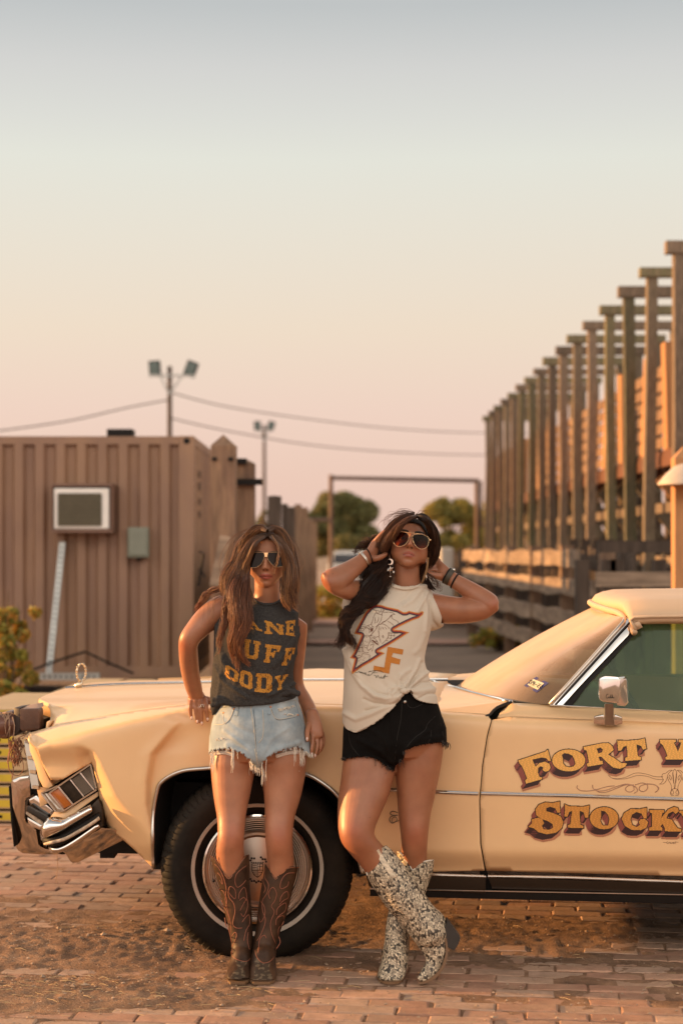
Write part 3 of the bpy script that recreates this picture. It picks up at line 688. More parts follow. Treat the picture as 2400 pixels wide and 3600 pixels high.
# white stock trailer side seen behind the dark haired woman
o = thing('stock_trailer', 'pale grey white trailer parked beside the alley fence behind the woman with raised arms', 'trailer', (1.7, 30, 0))
x0, x1 = W(1548, 0, 31).x, W(1548, 0, 31).x + .24
mb = MB(); mb.box((x0, 31, .35), (x1, 38, W(0, 1925, 31).z), .05); mb.build('body', mat('dull white paint', (.42, .38, .33), .6, var=.15, vs=2), o)
mb = MB(); mb.box((x0 - .01, 31.5, 1.1), (x0, 40, 1.25)); mb.build('slot', M_glassdark, o)
mb = MB(); mb.tube([(x0 + .02, 35, .3), (x0 + .3, 35, .3)], .3, 20); mb.tube([(x0 + .02, 36, .3), (x0 + .3, 36, .3)], .3, 20); mb.build('wheel', M_black, o)
o = thing('van', 'far off white van beyond the pipe gate at the right', 'van', (W(1632, 0, 88).x, 88, 0)); cx_ = W(1632, 0, 88).x
mb = MB(); vbox(mb, -.7, .7, 88, 92, .4, 1.55, .0); vbox(mb, -.62, .62, 88.2, 92, 1.55, 2.0, .1); mb.build('body', M_wpaint, o)
mb = MB(); vbox(mb, -.5, .5, 87.95, 88.0, 1.2, 1.6); mb.build('windscreen', M_glassdark, o)
mb = MB(); mb.tube([(cx_ - .68, 89, .35), (cx_ - .5, 89, .35)], .35, 16); mb.tube([(cx_ + .5, 89, .35), (cx_ + .68, 89, .35)], .35, 16); mb.build('wheel', M_black, o)
o = thing('shed', 'long low white shed far behind the alley', 'shed', (W(1240, 0, 130).x, 130, 0))
a, b = W(1180, 1905, 130), W(1430, 1905, 130); mb = MB(); mb.box((a.x, 130, 0), (b.x, 138, 2.0)); mb.build('wall', M_wpaint, o)
mb = MB(); V = [(a.x - .2, 129.6, 2.0), (b.x + .2, 129.6, 2.0), (b.x + .2, 134, 2.7), (a.x - .2, 134, 2.7), (a.x - .2, 138.4, 2.0), (b.x + .2, 138.4, 2.0)]
mb.add(V, ((0, 1, 2, 3), (3, 2, 5, 4), (0, 3, 4), (1, 5, 2))); mb.build('roof', mat('pale roof', (.6, .5, .43), .6), o)
# long gentle rise behind everything
V = []; F = []
for i in range(60):
    x = -400 + i * 14; h = 5 + 2.2 * nz(Vector((x * .02, 0, 0))) + 1.2 * nz(Vector((x * .09, 3, 0)))
    V += [(x, 420, -1), (x, 440, h * .6), (x, 480, -1)]
for i in range(59): F += [(3 * i, 3 * i + 3, 3 * i + 4, 3 * i + 1), (3 * i + 1, 3 * i + 4, 3 * i + 5, 3 * i + 2)]
tag(mesh('hills', V, F, mat('far brush', (.14, .12, .06), .9)), kind='structure')
# ================================================================== CAR
CY = R(6.5); cc_, cs_ = math.cos(CY), math.sin(CY)
X0c, Y0c = (905 - CX) / FPX * 6.40, 6.40
def CP(u, v, z): return Vector((X0c + u * cc_ + v * cs_, Y0c - u * cs_ + v * cc_, z))
def puv(px, v):
    a = (px - CX) / FPX
    return (a * (Y0c + v * cc_) - X0c - v * cs_) / (cc_ + a * cs_)
def CV(px, py, v):
    """photo pixel + depth into the car -> world point"""
    u = puv(px, v); Y = Y0c - u * cs_ + v * cc_
    return CP(u, v, HC - (py - HY) * Y / FPX)
HALF = 1.0           # car half width (mirror plane at v=HALF)
M_paint = mat('cream car paint', (.80, .515, .265), .42, var=.06, vs=1.6, coat=.15, bump=.02, bs=3, col2=(.75, .475, .25))
M_chrome = mat('chrome', (.74, .70, .66), .09, 1.0, var=.04, vs=3, bump=.03, bs=5)
M_chromed = mat('dull bright trim', (.52, .48, .44), .28, 1.0, var=.1, vs=12)
M_dark = mat('dark underside', (.012, .010, .009), .8, var=.2)
M_trimdark = mat('dark sill', (.035, .023, .015), .4, var=.1, spec=.3)
M_amber = mat('amber lens', (.50, .13, .015), .2, coat=.5)
M_lens = mat('ribbed dark lens', (.035, .024, .016), .55, var=.3, vs=40, spec=.1)
car = thing('convertible_car', 'cream old convertible with crumpled front fender and gold lettering on its door', 'car', CP(1.2, .9, 0))

def sheet(name, outline, vf, step, m, parent, thick=.012, close=2, extra=(), mirror=False, smooth=True, auto=None):
    """panel cut to an outline drawn on the side of the car, shaped by its depth function"""
    O = outline; xs = [p[0] for p in O]; ys = [p[1] for p in O]
    B = []
    for i in range(len(O)):
        a, b = O[i], O[(i + 1) % len(O)]; n = max(1, int(math.hypot(b[0] - a[0], b[1] - a[1]) / step))
        for k in range(n): B.append((a[0] + (b[0] - a[0]) * k / n, a[1] + (b[1] - a[1]) * k / n))
    gx, gy = np.meshgrid(np.arange(min(xs) + step * .5, max(xs), step), np.arange(min(ys) + step * .5, max(ys), step))
    gx = gx.ravel() + (np.arange(gx.size) % 2) * .01; gy = gy.ravel()
    k = inpoly(gx, gy, B) & (segdist(gx, gy, B, True) > step * .45)
    P = B + list(zip(gx[k], gy[k]))
    vs, es, fs, *_ = delaunay_2d_cdt([Vector(p) for p in P], [(i, (i + 1) % len(B)) for i in range(len(B))], [], 1, 1e-4)
    V = [CV(p.x, p.y, vf(p.x, p.y)) for p in vs]
    o = mesh(name, V, [f for f in fs], m, parent, smooth)
    if thick:
        md = o.modifiers.new('s', 'SOLIDIFY'); md.thickness = thick; md.offset = -1 if True else 1
    bm = bmesh.new(); bm.from_mesh(o.data)
    bm.normal_update()
    n = Vector((0, 0, 0))
    for f in bm.faces: n += f.normal
    if n.y > 0:
        for f in bm.faces: f.normal_flip()
    bm.to_mesh(o.data); bm.free()
    if smooth and auto: o.data.set_sharp_from_angle(angle=R(auto))
    return o
def slab(name, pts, m, parent, depth=.02, bev=0, build=True):
    """prism: pts = (px,py,v) front outline, pushed back by depth"""
    F_ = [CV(*p) for p in pts]; n = len(F_)
    off = Vector((cs_, cc_, 0)) * depth
    bm = bmesh.new(); a = [bm.verts.new(p) for p in F_]; b = [bm.verts.new(p + off) for p in F_]
    f0 = bm.faces.new(a); f1 = bm.faces.new(b[::-1])
    for i in range(n): bm.faces.new((a[i], b[i], b[(i + 1) % n], a[(i + 1) % n]))
    bmesh.ops.recalc_face_normals(bm, faces=bm.faces)
    bmesh.ops.triangulate(bm, faces=[f for f in bm.faces if len(f.verts) > 4])
    if bev: bmesh.ops.bevel(bm, geom=[e for e in bm.edges if e.calc_face_angle(0) > .5], offset=bev, segments=2, affect='EDGES', profile=.6)
    bm.verts.index_update(); V = [v.co.copy() for v in bm.verts]; F = [[v.index for v in f.verts] for f in bm.faces]; bm.free()
    if not build: return V, F
    return mesh(name, V, F, m, parent, smooth=bool(bev), auto=40)
def strip(name, line, h, v, m, parent, depth=.012, proud=.0, tp=True):
    """moulding running along a line of (px,py) with photo height h"""
    pts = [(x, y - h / 2, v(x, y) - proud if callable(v) else v - proud) for (x, y) in line] + [(x, y + h / 2, v(x, y) - proud if callable(v) else v - proud) for (x, y) in line[::-1]]
    return slab(name, pts, m, parent, depth)

gap_l = [(105, 2576), (214, 2545), (357, 2518), (500, 2495.5), (652, 2478), (905, 2470), (1207, 2478), (1551, 2500), (1711, 2512), (1743, 2515)]
sh_l = [(105, 2590), (129, 2620), (286, 2576), (446, 2538), (603, 2507), (652, 2496), (800, 2488), (905, 2486), (1107, 2487), (1207, 2490), (1551, 2511), (1743, 2529), (2400, 2556), (3200, 2590)]
def yg(x): return interp(x, gap_l)
def ysh(x): return interp(x, sh_l)
def sstep(a, b, x):
    t = min(1, max(0, (x - a) / (b - a))); return t * t * (3 - 2 * t)
def vside(x, y):
    """main body side: rolled shoulder, flat flank, tuck-under"""
    ys = ysh(x); g = yg(x) if x < 1743 else ys - 14
    vg = interp(x, ((105, .14), (357, .17), (652, .09), (905, .07), (1743, .05)))
    if y < ys:
        t = (y - g) / max(2, ys - g); t = min(1, max(0, t)); v = vg + (.016 - vg) * t ** .8
    else:
        v = .016 * math.exp(-(y - ys) / 14)
    v += .055 * sstep(2984 + .018 * (x - 1600), 3075, y) + .004 * sstep(2600, 2984, y) - .006 * math.exp(-((y - 2790) / 120) ** 2)
    if x < 1000:      # crash damage to the front fender
        k = sstep(1000, 850, x)
        # long upright ridge before the wheel opening with a hollow behind it
        xr = interp(y, ((2500, 660), (2560, 600), (2652, 525), (2750, 508), (2830, 507), (2960, 535), (3060, 545)))
        d = x - xr; amp = .030 * sstep(2505, 2640, y)
        v -= .006 * sstep(2520, 2640, y) * math.exp(-(d / 30) ** 2)
        if d > 0: v += amp * sstep(0, 30, d) * math.exp(-(max(0, d - 30) / 75) ** 2)
        v += .012 * math.exp(-((x - 640) / 40) ** 2 - ((y - 2520) / 18) ** 2)
        # torn front edge rolled inward
        xe = interp(y, ((2600, 240), (2643, 308), (2680, 322), (2770, 343), (2860, 362), (2906, 380), (2960, 440), (3040, 535), (3060, 545)))
        wdt = interp(y, ((2640, 24), (2700, 34), (2800, 62), (2906, 130), (3000, 110), (3060, 40)))
        if y > 2625:
            t = max(0, (xe + wdt - x) / wdt)
            if t > 1: t = 1 if y > 2740 else max(.25, 1 - (t - 1) * wdt / 70)
            v += (.085 * interp(y, ((2625, 0), (2660, .6), (2720, 1), (2906, 1.25), (3060, .3)))) * t ** 1.6
        # front sweeps inward ahead of the headlamp
        t = max(0, (330 - x) / 225)
        v += .035 * t ** 2
        if y > 2560 and x < 345:     # hollow above the lamp
            yc = interp(x, ((105, 2620), (129, 2622), (180, 2606), (286, 2612), (345, 2650)))
            if y > yc: v += .045 * sstep(yc, yc + 90, y) * sstep(335, 290, x)
    return v
arch = [(541, 3052), (538, 2941), (540, 2860), (556, 2772), (575, 2745), (602, 2727), (635, 2713), (668, 2706), (730, 2701), (800, 2694), (905, 2690), (1000, 2698), (1076, 2722), (1112, 2739), (1158, 2770), (1189, 2800), (1218, 2840), (1240, 2890), (1255, 2950), (1262, 3020), (1275, 3071)]
archs = crom(arch, 4)
fender = [(105, 2576)] + gap_l[1:5] + [(780, 2473), (905, 2470), (1050, 2474), (1207, 2478), (1380, 2488), (1551, 2500), (1711, 2512)] + \
         [(1725, 2531), (1710, 2587), (1693.5, 2689), (1683, 2816), (1686.5, 2969), (1702, 3061)] + [(1275, 3071)] + archs[::-1][1:-1] + \
         [(541, 3052), (537, 3050), (470, 2985), (379, 2906), (362, 2850), (343, 2770), (338, 2745), (330, 2700), (322, 2683), (250, 2722), (190, 2760), (185, 2752), (150, 2690), (124, 2622), (108, 2600)]
fen = sheet('front_fender', fender, vside, 7.5, M_paint, car)
door_o = [(1745, 2528)] + [(x, ysh(x) - 13) for x in (1800, 1932, 2100, 2400, 2700, 3000)] + [(3000, 3100), (2400, 3080), (1708, 3061), (1691, 2969), (1686.5, 2816), (1697, 2689), (1713.5, 2587), (1729, 2531)]
door = sheet('door', door_o, vside, 14, M_paint, car)
qp = [(3004, ysh(3004) - 13), (3900, 2600), (3900, 3120), (3004, 3100)]
sheet('rear_quarter_panel', qp, vside, 30, M_paint, car)
# shoulder cap above the door carrying the window ledge
def vled(x, y):
    ys = ysh(x) - 13; t = min(1, max(0, (ys - y) / max(4, ys - interp(x, ((1743, 2500), (1799, 2470), (1932, 2477), (2400, 2503), (3900, 2560)))))); return vside(x, ys) + .075 * t ** 1.3
led = [(1745, 2527), (1760, 2500), (1799, 2471), (1860, 2473), (1932, 2478), (2150, 2488), (2400, 2501), (3000, 2524), (3900, 2561), (3900, 2599)] + [(x, ysh(x) - 13.5) for x in (3000, 2700, 2400, 2100, 1932, 1800)]
sheet('door_top', led, vled, 9, M_paint, door)

# hood: lofted across, mirrored about the centre
hl = {  # x px : (gap y, crease2 y, crease1 y, centre y)
 }
hx = [190, 228, 312, 400, 446, 560, 652, 780, 905, 1056, 1207, 1350, 1440, 1528]
gy_ = lambda x: yg(x) - .5
c2 = lambda x: interp(x, ((190, 2478), (400, 2476), (652, 2464), (1207, 2460), (1528, 2470)))
c1 = lambda x: interp(x, ((190, 2462), (268, 2458), (652, 2449), (1207, 2443), (1528, 2436)))
cen = lambda x: interp(x, ((190, 2438), (228, 2423), (312, 2413), (446, 2406), (652, 2402), (1056, 2391), (1207, 2392), (1528, 2391)))
def sect(x):
    vg = interp(x, ((105, .15), (357, .18), (652, .095), (905, .075), (1743, .055)))
    # keep sections at constant length along the car: use u of the near edge
    u = puv(x, vg)
    out = []
    def pt(v, yf):
        # find photo y on this station's line
        Pw = CP(u, v, 0); px = CX + FPX * Pw.x / Pw.y; z = HC - (yf(px) - HY) * Pw.y / FPX; return (v, z)
    g = pt(vg, gy_); out.append(g); out.append((vg + .02, g[1] + .004))
    out.append(pt(.36, c2)); out.append(pt(.42, lambda q: (c2(q) + c1(q)) / 2)); out.append(pt(.56, c1)); out.append(pt(.75, lambda q: c1(q) * .45 + cen(q) * .55)); out.append(pt(1.0, cen))
    return u, out
H = [sect(x) for x in hx]
V = []; F = []
front = [CV(165, 2566, .2), CV(181, 2552, .30), CV(185, 2479, .36), CV(160, 2467, .46), CV(134, 2456, .56), CV(176, 2437, .76), CV(228, 2421, 1.0)]
def uvz(p):
    q = p - CP(0, 0, p.z); return (q.dot(Vector((cc_, -cs_, 0))), q.dot(Vector((cs_, cc_, 0))), p.z)
secs = [[uvz(p) for p in front]] + [[(u, v, z) for v, z in s_] for u, s_ in H if u > uvz(front[2])[0] + .06]
for s_ in secs:
    row = s_ + [(u, 2 - v, z) for (u, v, z) in s_[::-1][1:]]
    S = []
    for i in range(len(row) - 1):
        for k in range(3): S.append(tuple(row[i][j] + (row[i + 1][j] - row[i][j]) * k / 3 for j in range(3)))
    S.append(row[-1])
    # soften the creases
    S2 = [S[0]] + [tuple((S[i - 1][j] + 2 * S[i][j] + S[i + 1][j]) / 4 for j in range(3)) for i in range(1, len(S) - 1)] + [S[-1]]
    V += [CP(*q) for q in S2]; nr = len(S2)
for i in range(len(secs) - 1):
    for k in range(nr - 1): F.append((i * nr + k, (i + 1) * nr + k, (i + 1) * nr + k + 1, i * nr + k + 1))
n0 = len(V)
for k in range(nr): V.append(Vector(V[k]) + Vector((-cc_, cs_, 0)) * .006 + Vector((0, 0, -.012)))
for k in range(nr): V.append(Vector((V[k][0], V[k][1], .862)) + Vector((cc_, -cs_, 0)) * .012)
for a_, b_ in ((0, n0), (n0, n0 + nr)):
    for k in range(nr - 1): F.append((a_ + k, a_ + k + 1, b_ + k + 1, b_ + k))
hood = mesh('hood', V, F, M_paint, car, auto=38)
md = hood.modifiers.new('s', 'SOLIDIFY'); md.thickness = .012; md.offset = 1
bm = bmesh.new(); bm.from_mesh(hood.data); bmesh.ops.recalc_face_normals(bm, faces=bm.faces)
if sum(f.normal.z for f in bm.faces) < 0:
    for f in bm.faces: f.normal_flip()
bm.to_mesh(hood.data); bm.free(); md.offset = -1
# chrome spear and wreath ornament on the hood centre line
def hz(u):
    xs = [(h[6][0], h[6][2]) for h in secs]; return interp(u, xs)
mb = MB(); us = np.linspace(puv(228, 1.0) + .004, H[-1][0], 24)
for i in range(23):
    a, b = us[i], us[i + 1]; w0 = min(.012, .004 + .02 * i / 23); 
    mb.add([CP(a, 1 - w0, hz(a) + .002), CP(b, 1 - .012, hz(b) + .002), CP(b, 1, hz(b) + .009), CP(a, 1, hz(a) + .009), CP(a, 1 + w0, hz(a) + .002), CP(b, 1 + .012, hz(b) + .002)], ((0, 1, 2, 3), (3, 2, 5, 4)))
mb.build('hood_moulding', M_chrome, hood, smooth=True)
oc = CV(287, 2413, 1.0); orn = []
mb = MB(); mb.tube([oc - Vector((.02, 0, .004)), oc + Vector((0, 0, .012)), oc + Vector((.0, 0, .028))], [.020, .009, .005], 10)
ring = []
for k in range(25):
    a = -1.45 + 2 * math.pi * .93 * k / 24 - math.pi * .0
    a = -math.pi / 2 + .12 + (2 * math.pi * .86) * (k / 24) + math.pi * .0
    ring.append(oc + Vector((.019 * math.cos(a + math.pi * 0), .0, .058 + .036 * math.sin(a))))
ring = [oc + Vector((.0165 * math.sin(t) * .9, .02 * math.sin(t), .060 - .036 * math.cos(t))) for t in np.linspace(.35, 2 * math.pi - .35, 26)]
ring = [oc + Vector((.0155 * math.sin(t), .030 * math.sin(t), .062 - .038 * math.cos(t))) for t in np.linspace(0, math.pi * .93, 14)]
r2_ = [oc + Vector((-.0155 * math.sin(t), -.030 * math.sin(t), .062 - .038 * math.cos(t))) for t in np.linspace(0, math.pi * .93, 14)]
mb.tube(ring, .0042, 8); mb.tube(r2_, .0042, 8)
for p in ring[2::2] + r2_[2::2]: mb.sphere(p + Vector((0, -.003, 0)), .0058, 6, 4)
mb.build('hood_ornament', mat('pitted chrome', (.62, .50, .36), .25, .9, var=.35, vs=60), hood, smooth=True)

# far side shell, floor, engine bay block so nothing shows through
def far_side():
    V = []; F = []; prof_ = [(puv(150, .1), .93), (puv(652, .1), .955), (puv(1743, .1), .96), (puv(3900, .1), 1.0)]
    mb = MB()
    xs = np.linspace(puv(170, 0), puv(3900, 0), 40)
    for i in range(39):
        a, b = xs[i], xs[i + 1]; za, zb_ = interp(a, prof_), interp(b, prof_)
        mb.hexa([CP(a, 1.93, .35), CP(b, 1.93, .35), CP(b, 1.985, .35), CP(a, 1.985, .35), CP(a, 1.90, za - .02), CP(b, 1.90, zb_ - .02), CP(b, 1.985, zb_ - .06), CP(a, 1.985, za - .06)])
    return mb.build('far_side_panel', M_paint, car)
far_side()
mb = MB(); mb.hexa([CP(puv(330, .3), .35, .33), CP(3.6, .30, .33), CP(3.6, 1.9, .33), CP(puv(330, .3), 1.9, .33), CP(puv(330, .3), .35, .62), CP(1.3, .30, .62), CP(1.3, 1.9, .62), CP(puv(330, .3), 1.9, .62)])
mb.hexa([CP(-.6, .55, .34), CP(.95, .55, .34), CP(.95, 1.85, .34), CP(-.6, 1.85, .34), CP(-.6, .6, .85), CP(.95, .6, .85), CP(.95, 1.8, .85), CP(-.6, 1.8, .85)])
mb.build('chassis', M_dark, car)
# wheel well liner
mb = MB(); pr = []
AC = Vector((0, 0, 0)); wcu = puv(905, .12); arc = []
for (x, y) in archs: arc.append((puv(x, .02), CV(x, y, .02).z))
V = []; F = []
for (u, z) in arc: V += [CP(u, .03, z + .002), CP(u + .02 * (1 if u < 0 else -1) * 0, .45, z + .0)]
for i in range(len(arc) - 1): F.append((2 * i, 2 * i + 2, 2 * i + 3, 2 * i + 1))
V += [CP(-.5, .45, .25), CP(-.5, .45, .84), CP(.5, .45, .84), CP(.5, .45, .25)]; n = len(V); F.append((n - 4, n - 1, n - 2, n - 3))
mesh('wheel_well', V, F, M_dark, car, smooth=True)
# arch chrome lip
def vlip(x, y): return vside(x, y) - .012
mb = MB(); P = [CV(x, y, max(-.03, min(.03, vside(x, y))) - .004) for (x, y) in archs]
mb.tube(P, .0085, 8); mb.build('arch_trim', M_chromed, fen, smooth=True)
# side mouldings
def vstr(x, y): return vside(x, y)
def moulding(name, line, h, parent):
    n = []
    for i in range(len(line) - 1):
        for k in range(8): n.append((line[i][0] + (line[i + 1][0] - line[i][0]) * k / 8, line[i][1] + (line[i + 1][1] - line[i][1]) * k / 8))
    n.append(line[-1])
    prof = ((-.5, .001), (-.42, -.006), (-.12, -.009), (-.08, -.005), (.08, -.005), (.12, -.009), (.42, -.006), (.5, .001))
    V = [CV(x, y + h * a, vside(x, y) + b) for (x, y) in n for (a, b) in prof]; F = []
    for i in range(len(n) - 1):
        for k in range(7): F.append((i * 8 + k, i * 8 + k + 1, (i + 1) * 8 + k + 1, (i + 1) * 8 + k))
    F.append(tuple(range(8))); F.append(tuple((len(n) - 1) * 8 + k for k in range(7, -1, -1)))
    return mesh(name, V, F, M_chrome, parent, smooth=False)
moulding('side_moulding', [(1262, 2774), (1366, 2777), (1680, 2790)], 13, fen)
moulding('side_moulding', [(1690, 2789), (2000, 2797), (2400, 2810), (2998, 2834)], 13, door)
moulding('sill_moulding', [(1290, 3069), (1550, 3076), (1707, 3081)], 11, fen)
moulding('sill_moulding', [(1714, 3080), (2000, 3085), (2400, 3100), (2998, 3118)], 11, door)
moulding('window_ledge_trim', [(1932, 2479), (2150, 2489), (2400, 2502), (2998, 2526)], 5, door)
for nm, a, b in (('sill', 1285, 1706), ('sill', 1716, 3900)):
    slab(nm, [(a, 3075 + (a - 1600) * .025 + 8, .055), (b, 3075 + (b - 1600) * .027 + 8, .055), (b, 3140 + (b - 1600) * .018, .085), (a + 12, 3124 + (a - 1600) * .018, .085)], M_trimdark, car, .03, .003)
slab('rocker_panel', [(1300, 3126, .09), (3900, 3182, .09), (3900, 3215, .12), (1300, 3150, .12)], M_dark, car, .3, 0)
mb = MB(); mb.tube([CV(1300, 3124, .082), CV(2400, 3145, .082), CV(3900, 3180, .082)], .003, 6); mb.build('rocker_trim', M_chromed, car)
# door edge dark slot + cowl slot
slab('door_gap', [(1700, 2520, .07), (1732, 2530, .07), (1716, 2690, .05), (1710, 3061, .10), (1735, 3140, .12), (1690, 3140, .12), (1670, 2816, .05)], M_dark, car, .01)
# cowl between hood and windscreen
cow = MB()
cv_ = [(1528, 2488 + 8, .055), (1711, 2511, .055), (1732, 2508, .06), (1748, 2490, .075), (1797, 2467, .11), (1700, 2447, .3), (1640, 2433, .5), (1604, 2419, .75), (1560, 2409, .9), (1540, 2404, .95), (1528, 2400, 1.0)]
V = []; F = []
left = []; right = []
for k in range(13):
    t = k / 12; v = .058 + (1.0 - .058) * t
    px_r = interp(v, ((.058, 1716), (.07, 1745), (.11, 1797), (.3, 1712), (.5, 1655), (.75, 1617), (1.0, 1590)))
    py_r = interp(v, ((.058, 2511), (.07, 2493), (.11, 2467), (.3, 2449), (.5, 2435), (.75, 2421), (1.0, 2411)))
    uu = H[-1][0]; Pl = None
    zz = np.interp(v, [s[0] for s in H[-1][1]], [s[1] for s in H[-1][1]])
    V += [CP(uu - .003, v, zz), CV(px_r, py_r, v)]
for k in range(12): F.append((2 * k, 2 * k + 1, 2 * k + 3, 2 * k + 2))
n = len(V)
for k in range(13):
    for j in (0, 1):
        p = Vector(V[2 * k + j]); v_ = (p - CP(0, 0, p.z)).dot(Vector((cs_, cc_, 0))); u_ = (p - CP(0, 0, p.z)).dot(Vector((cc_, -cs_, 0))); V.append(CP(u_, 2 - v_, p.z))
for k in range(12): F.append((n + 2 * k, n + 2 * k + 2, n + 2 * k + 3, n + 2 * k + 1))
cowl = mesh('cowl', V, F, M_paint, car)
slab('cowl_vent', [(1522, 2392, .97), (1560, 2391, .97), (1631, 2391, .97), (1606, 2410, .93), (1565, 2407, .93), (1540, 2401, .95)], M_dark, cowl, .02)
mb = MB(); mb.tube([CV(1518, 2391, .95), CV(1532, 2400, .92), CV(1560, 2408, .88), CV(1604, 2417.5, .74), (CV(1655, 2434, .5)), CV(1712, 2448, .3), CV(1760, 2459, .17), CV(1799, 2467, .105)], .0065, 6)
mb.build('cowl_trim', M_chrome, cowl, smooth=True)
mb = MB(); mb.tube([CV(1706, 2520, .035), CV(1722, 2512, .05), CV(1733, 2498, .06), CV(1747, 2487, .07), CV(1770, 2477, .085), CV(1797, 2468, .1)], .0055, 6); mb.build('cowl_seam', M_dark, cowl)

# windscreen
def wsP(t, s):
    """t 0..1 near corner to centre, s 0..1 bottom to top"""
    vb = .105 + (1 - .105) * t; vt = .25 + .75 * t
    pb = (interp(vb, ((.105, 1932), (.13, 1860), (.2, 1780), (.35, 1705), (.5, 1658), (.75, 1618), (1.0, 1600))), interp(vb, ((.105, 2477), (.13, 2472), (.2, 2462), (.35, 2446), (.5, 2434), (.75, 2421), (1.0, 2412))))
    tt = t ** .55
    pt_ = (2212 + (2082 - 2212) * min(1, 1.25 * tt - .25 * tt * tt), 2171 + (2135 - 2171) * min(1, 1.3 * t - .3 * t * t))
    A = CV(pb[0], pb[1], vb); B = CV(pt_[0], pt_[1], vt)
    P = A.lerp(B, s); P += Vector((-cc_, cs_, 1)).normalized() * .03 * 4 * s * (1 - s) * (.3 + .7 * t) * .5
    return P
NT, NS = 14, 14; V = []; F = []
ts = [i / NT for i in range(NT + 1)]
rows = []
def mir(p):
    q = p - CP(0, 0, p.z); v_ = q.dot(Vector((cs_, cc_, 0))); u_ = q.dot(Vector((cc_, -cs_, 0))); return CP(u_, 2 - v_, p.z)
cols_ = [[wsP(t ** 1.3, s / NS) for s in range(NS + 1)] for t in ts]
cols_ += [[mir(p) for p in c] for c in cols_[::-1][1:]]
for c in cols_: V += c
for i in range(len(cols_) - 1):
    for k in range(NS): a = i * (NS + 1) + k; F.append((a, a + 1, a + NS + 2, a + NS + 1))
def dusty_glass(name, tint, dust, base, amt, nscale=2.5, grad=None):
    m, t, b = newmat(name); N, L = t.nodes, t.links
    gl = N.new('ShaderNodeBsdfGlossy'); gl.inputs['Roughness'].default_value = .03; tr = N.new('ShaderNodeBsdfTransparent'); tr.inputs[0].default_value = (*tint, 1)
    lw = N.new('ShaderNodeFresnel'); lw.inputs[0].default_value = 1.5; m1 = N.new('ShaderNodeMixShader'); L.new(lw.outputs[0], m1.inputs[0]); L.new(tr.outputs[0], m1.inputs[1]); L.new(gl.outputs[0], m1.inputs[2])
    df = N.new('ShaderNodeBsdfDiffuse'); df.inputs[0].default_value = (*dust, 1); tc = N.new('ShaderNodeTexCoord'); n = N.new('ShaderNodeTexNoise'); n.inputs['Scale'].default_value = nscale; n.inputs['Detail'].default_value = 5
    L.new(tc.outputs['Object'], n.inputs['Vector']); r = N.new('ShaderNodeMapRange'); r.inputs['From Min'].default_value = .3; r.inputs['From Max'].default_value = .7; r.inputs['To Min'].default_value = max(0, base - amt); r.inputs['To Max'].default_value = base + amt
    L.new(n.outputs[0], r.inputs[0]); fac = r.outputs[0]
    if grad:       # the film of dust is rubbed thin towards the pillar
        at = N.new('ShaderNodeAttribute'); at.attribute_name = 'col'; mu = N.new('ShaderNodeMath'); mu.operation = 'MULTIPLY'; L.new(fac, mu.inputs[0]); L.new(at.outputs['Fac'], mu.inputs[1]); fac = mu.outputs[0]
    m2 = N.new('ShaderNodeMixShader'); L.new(fac, m2.inputs[0]); L.new(m1.outputs[0], m2.inputs[1]); L.new(df.outputs[0], m2.inputs[2]); L.new(m2.outputs[0], N['Material Output'].inputs[0])
    return m
M_ws = dusty_glass('dusty windscreen glass', (.80, .86, .70), (.70, .50, .35), .72, .14, grad=True)
M_wg = dusty_glass('green tinted side glass', (.66, .84, .62), (.36, .42, .28), .12, .07)
dust_c = []
for i in range(len(cols_)):
    tm = min(i, len(cols_) - 1 - i) / NT
    for k in range(NS + 1):
        g = min(1, max(.24, .24 + 2.1 * tm + .75 * max(0, k / NS - .62) - .15 * (1 - abs(k / NS - .3)))); dust_c.append((g, g, g))
ws = mesh('windscreen', V, F, M_ws, car, cols=dust_c)
# wiper marks aside, the registration sticker behind the glass
wbvh = BVHTree.FromPolygons([tuple(v) for v in V], F)
def ws_hit(px, py, off):
    d = ray(px, py); h = wbvh.ray_cast(Vector((0, 0, HC)), d); return (h[0] if h[0] else CV(px, py, .3)) - d * off
stq = [(1840, 2410), (1883, 2379), (1927, 2401), (1885, 2435)]
mb = MB(); mb.hexa([ws_hit(x, y, .001) for x, y in stq] + [ws_hit(x, y, .003) for x, y in stq]); st = mb.build('inspection_sticker', mat('blue sticker', (.05, .05, .16), .6), ws)
stq = [(1852, 2407), (1873, 2387), (1911, 2402), (1888, 2425)]
mb = MB(); mb.hexa([ws_hit(x, y, .0035) for x, y in stq] + [ws_hit(x, y, .0045) for x, y in stq]); st2 = mb.build('sticker_face', mat('sticker white', (.65, .58, .40), .6), st)
SEG = {'0': 'abcdef', '9': 'abcdfg', '2': 'abged', '-': 'g'}
mb = MB()
def segs(ch, ox, oy, w, h):
    p = {'a': ((0, 0), (1, 0)), 'b': ((1, 0), (1, .5)), 'c': ((1, .5), (1, 1)), 'd': ((0, 1), (1, 1)), 'e': ((0, .5), (0, 1)), 'f': ((0, 0), (0, .5)), 'g': ((0, .5), (1, .5))}
    ca, sa = math.cos(.42), math.sin(.42)
    for s in SEG[ch]:
        a, b = p[s]; Q = []
        for (x, y) in (a, b): xx, yy = x * w, y * h; Q.append((ox + xx * ca - yy * sa, oy + xx * sa + yy * ca))
        mb.tube([ws_hit(q[0], q[1], .0052) for q in Q], .0011, 5)
for i, ch in enumerate('09-22'): segs(ch, 1864 + i * 9.2, 2391 + i * 4.1, 5.2, 13)
mb.build('sticker_date', M_black, st2)
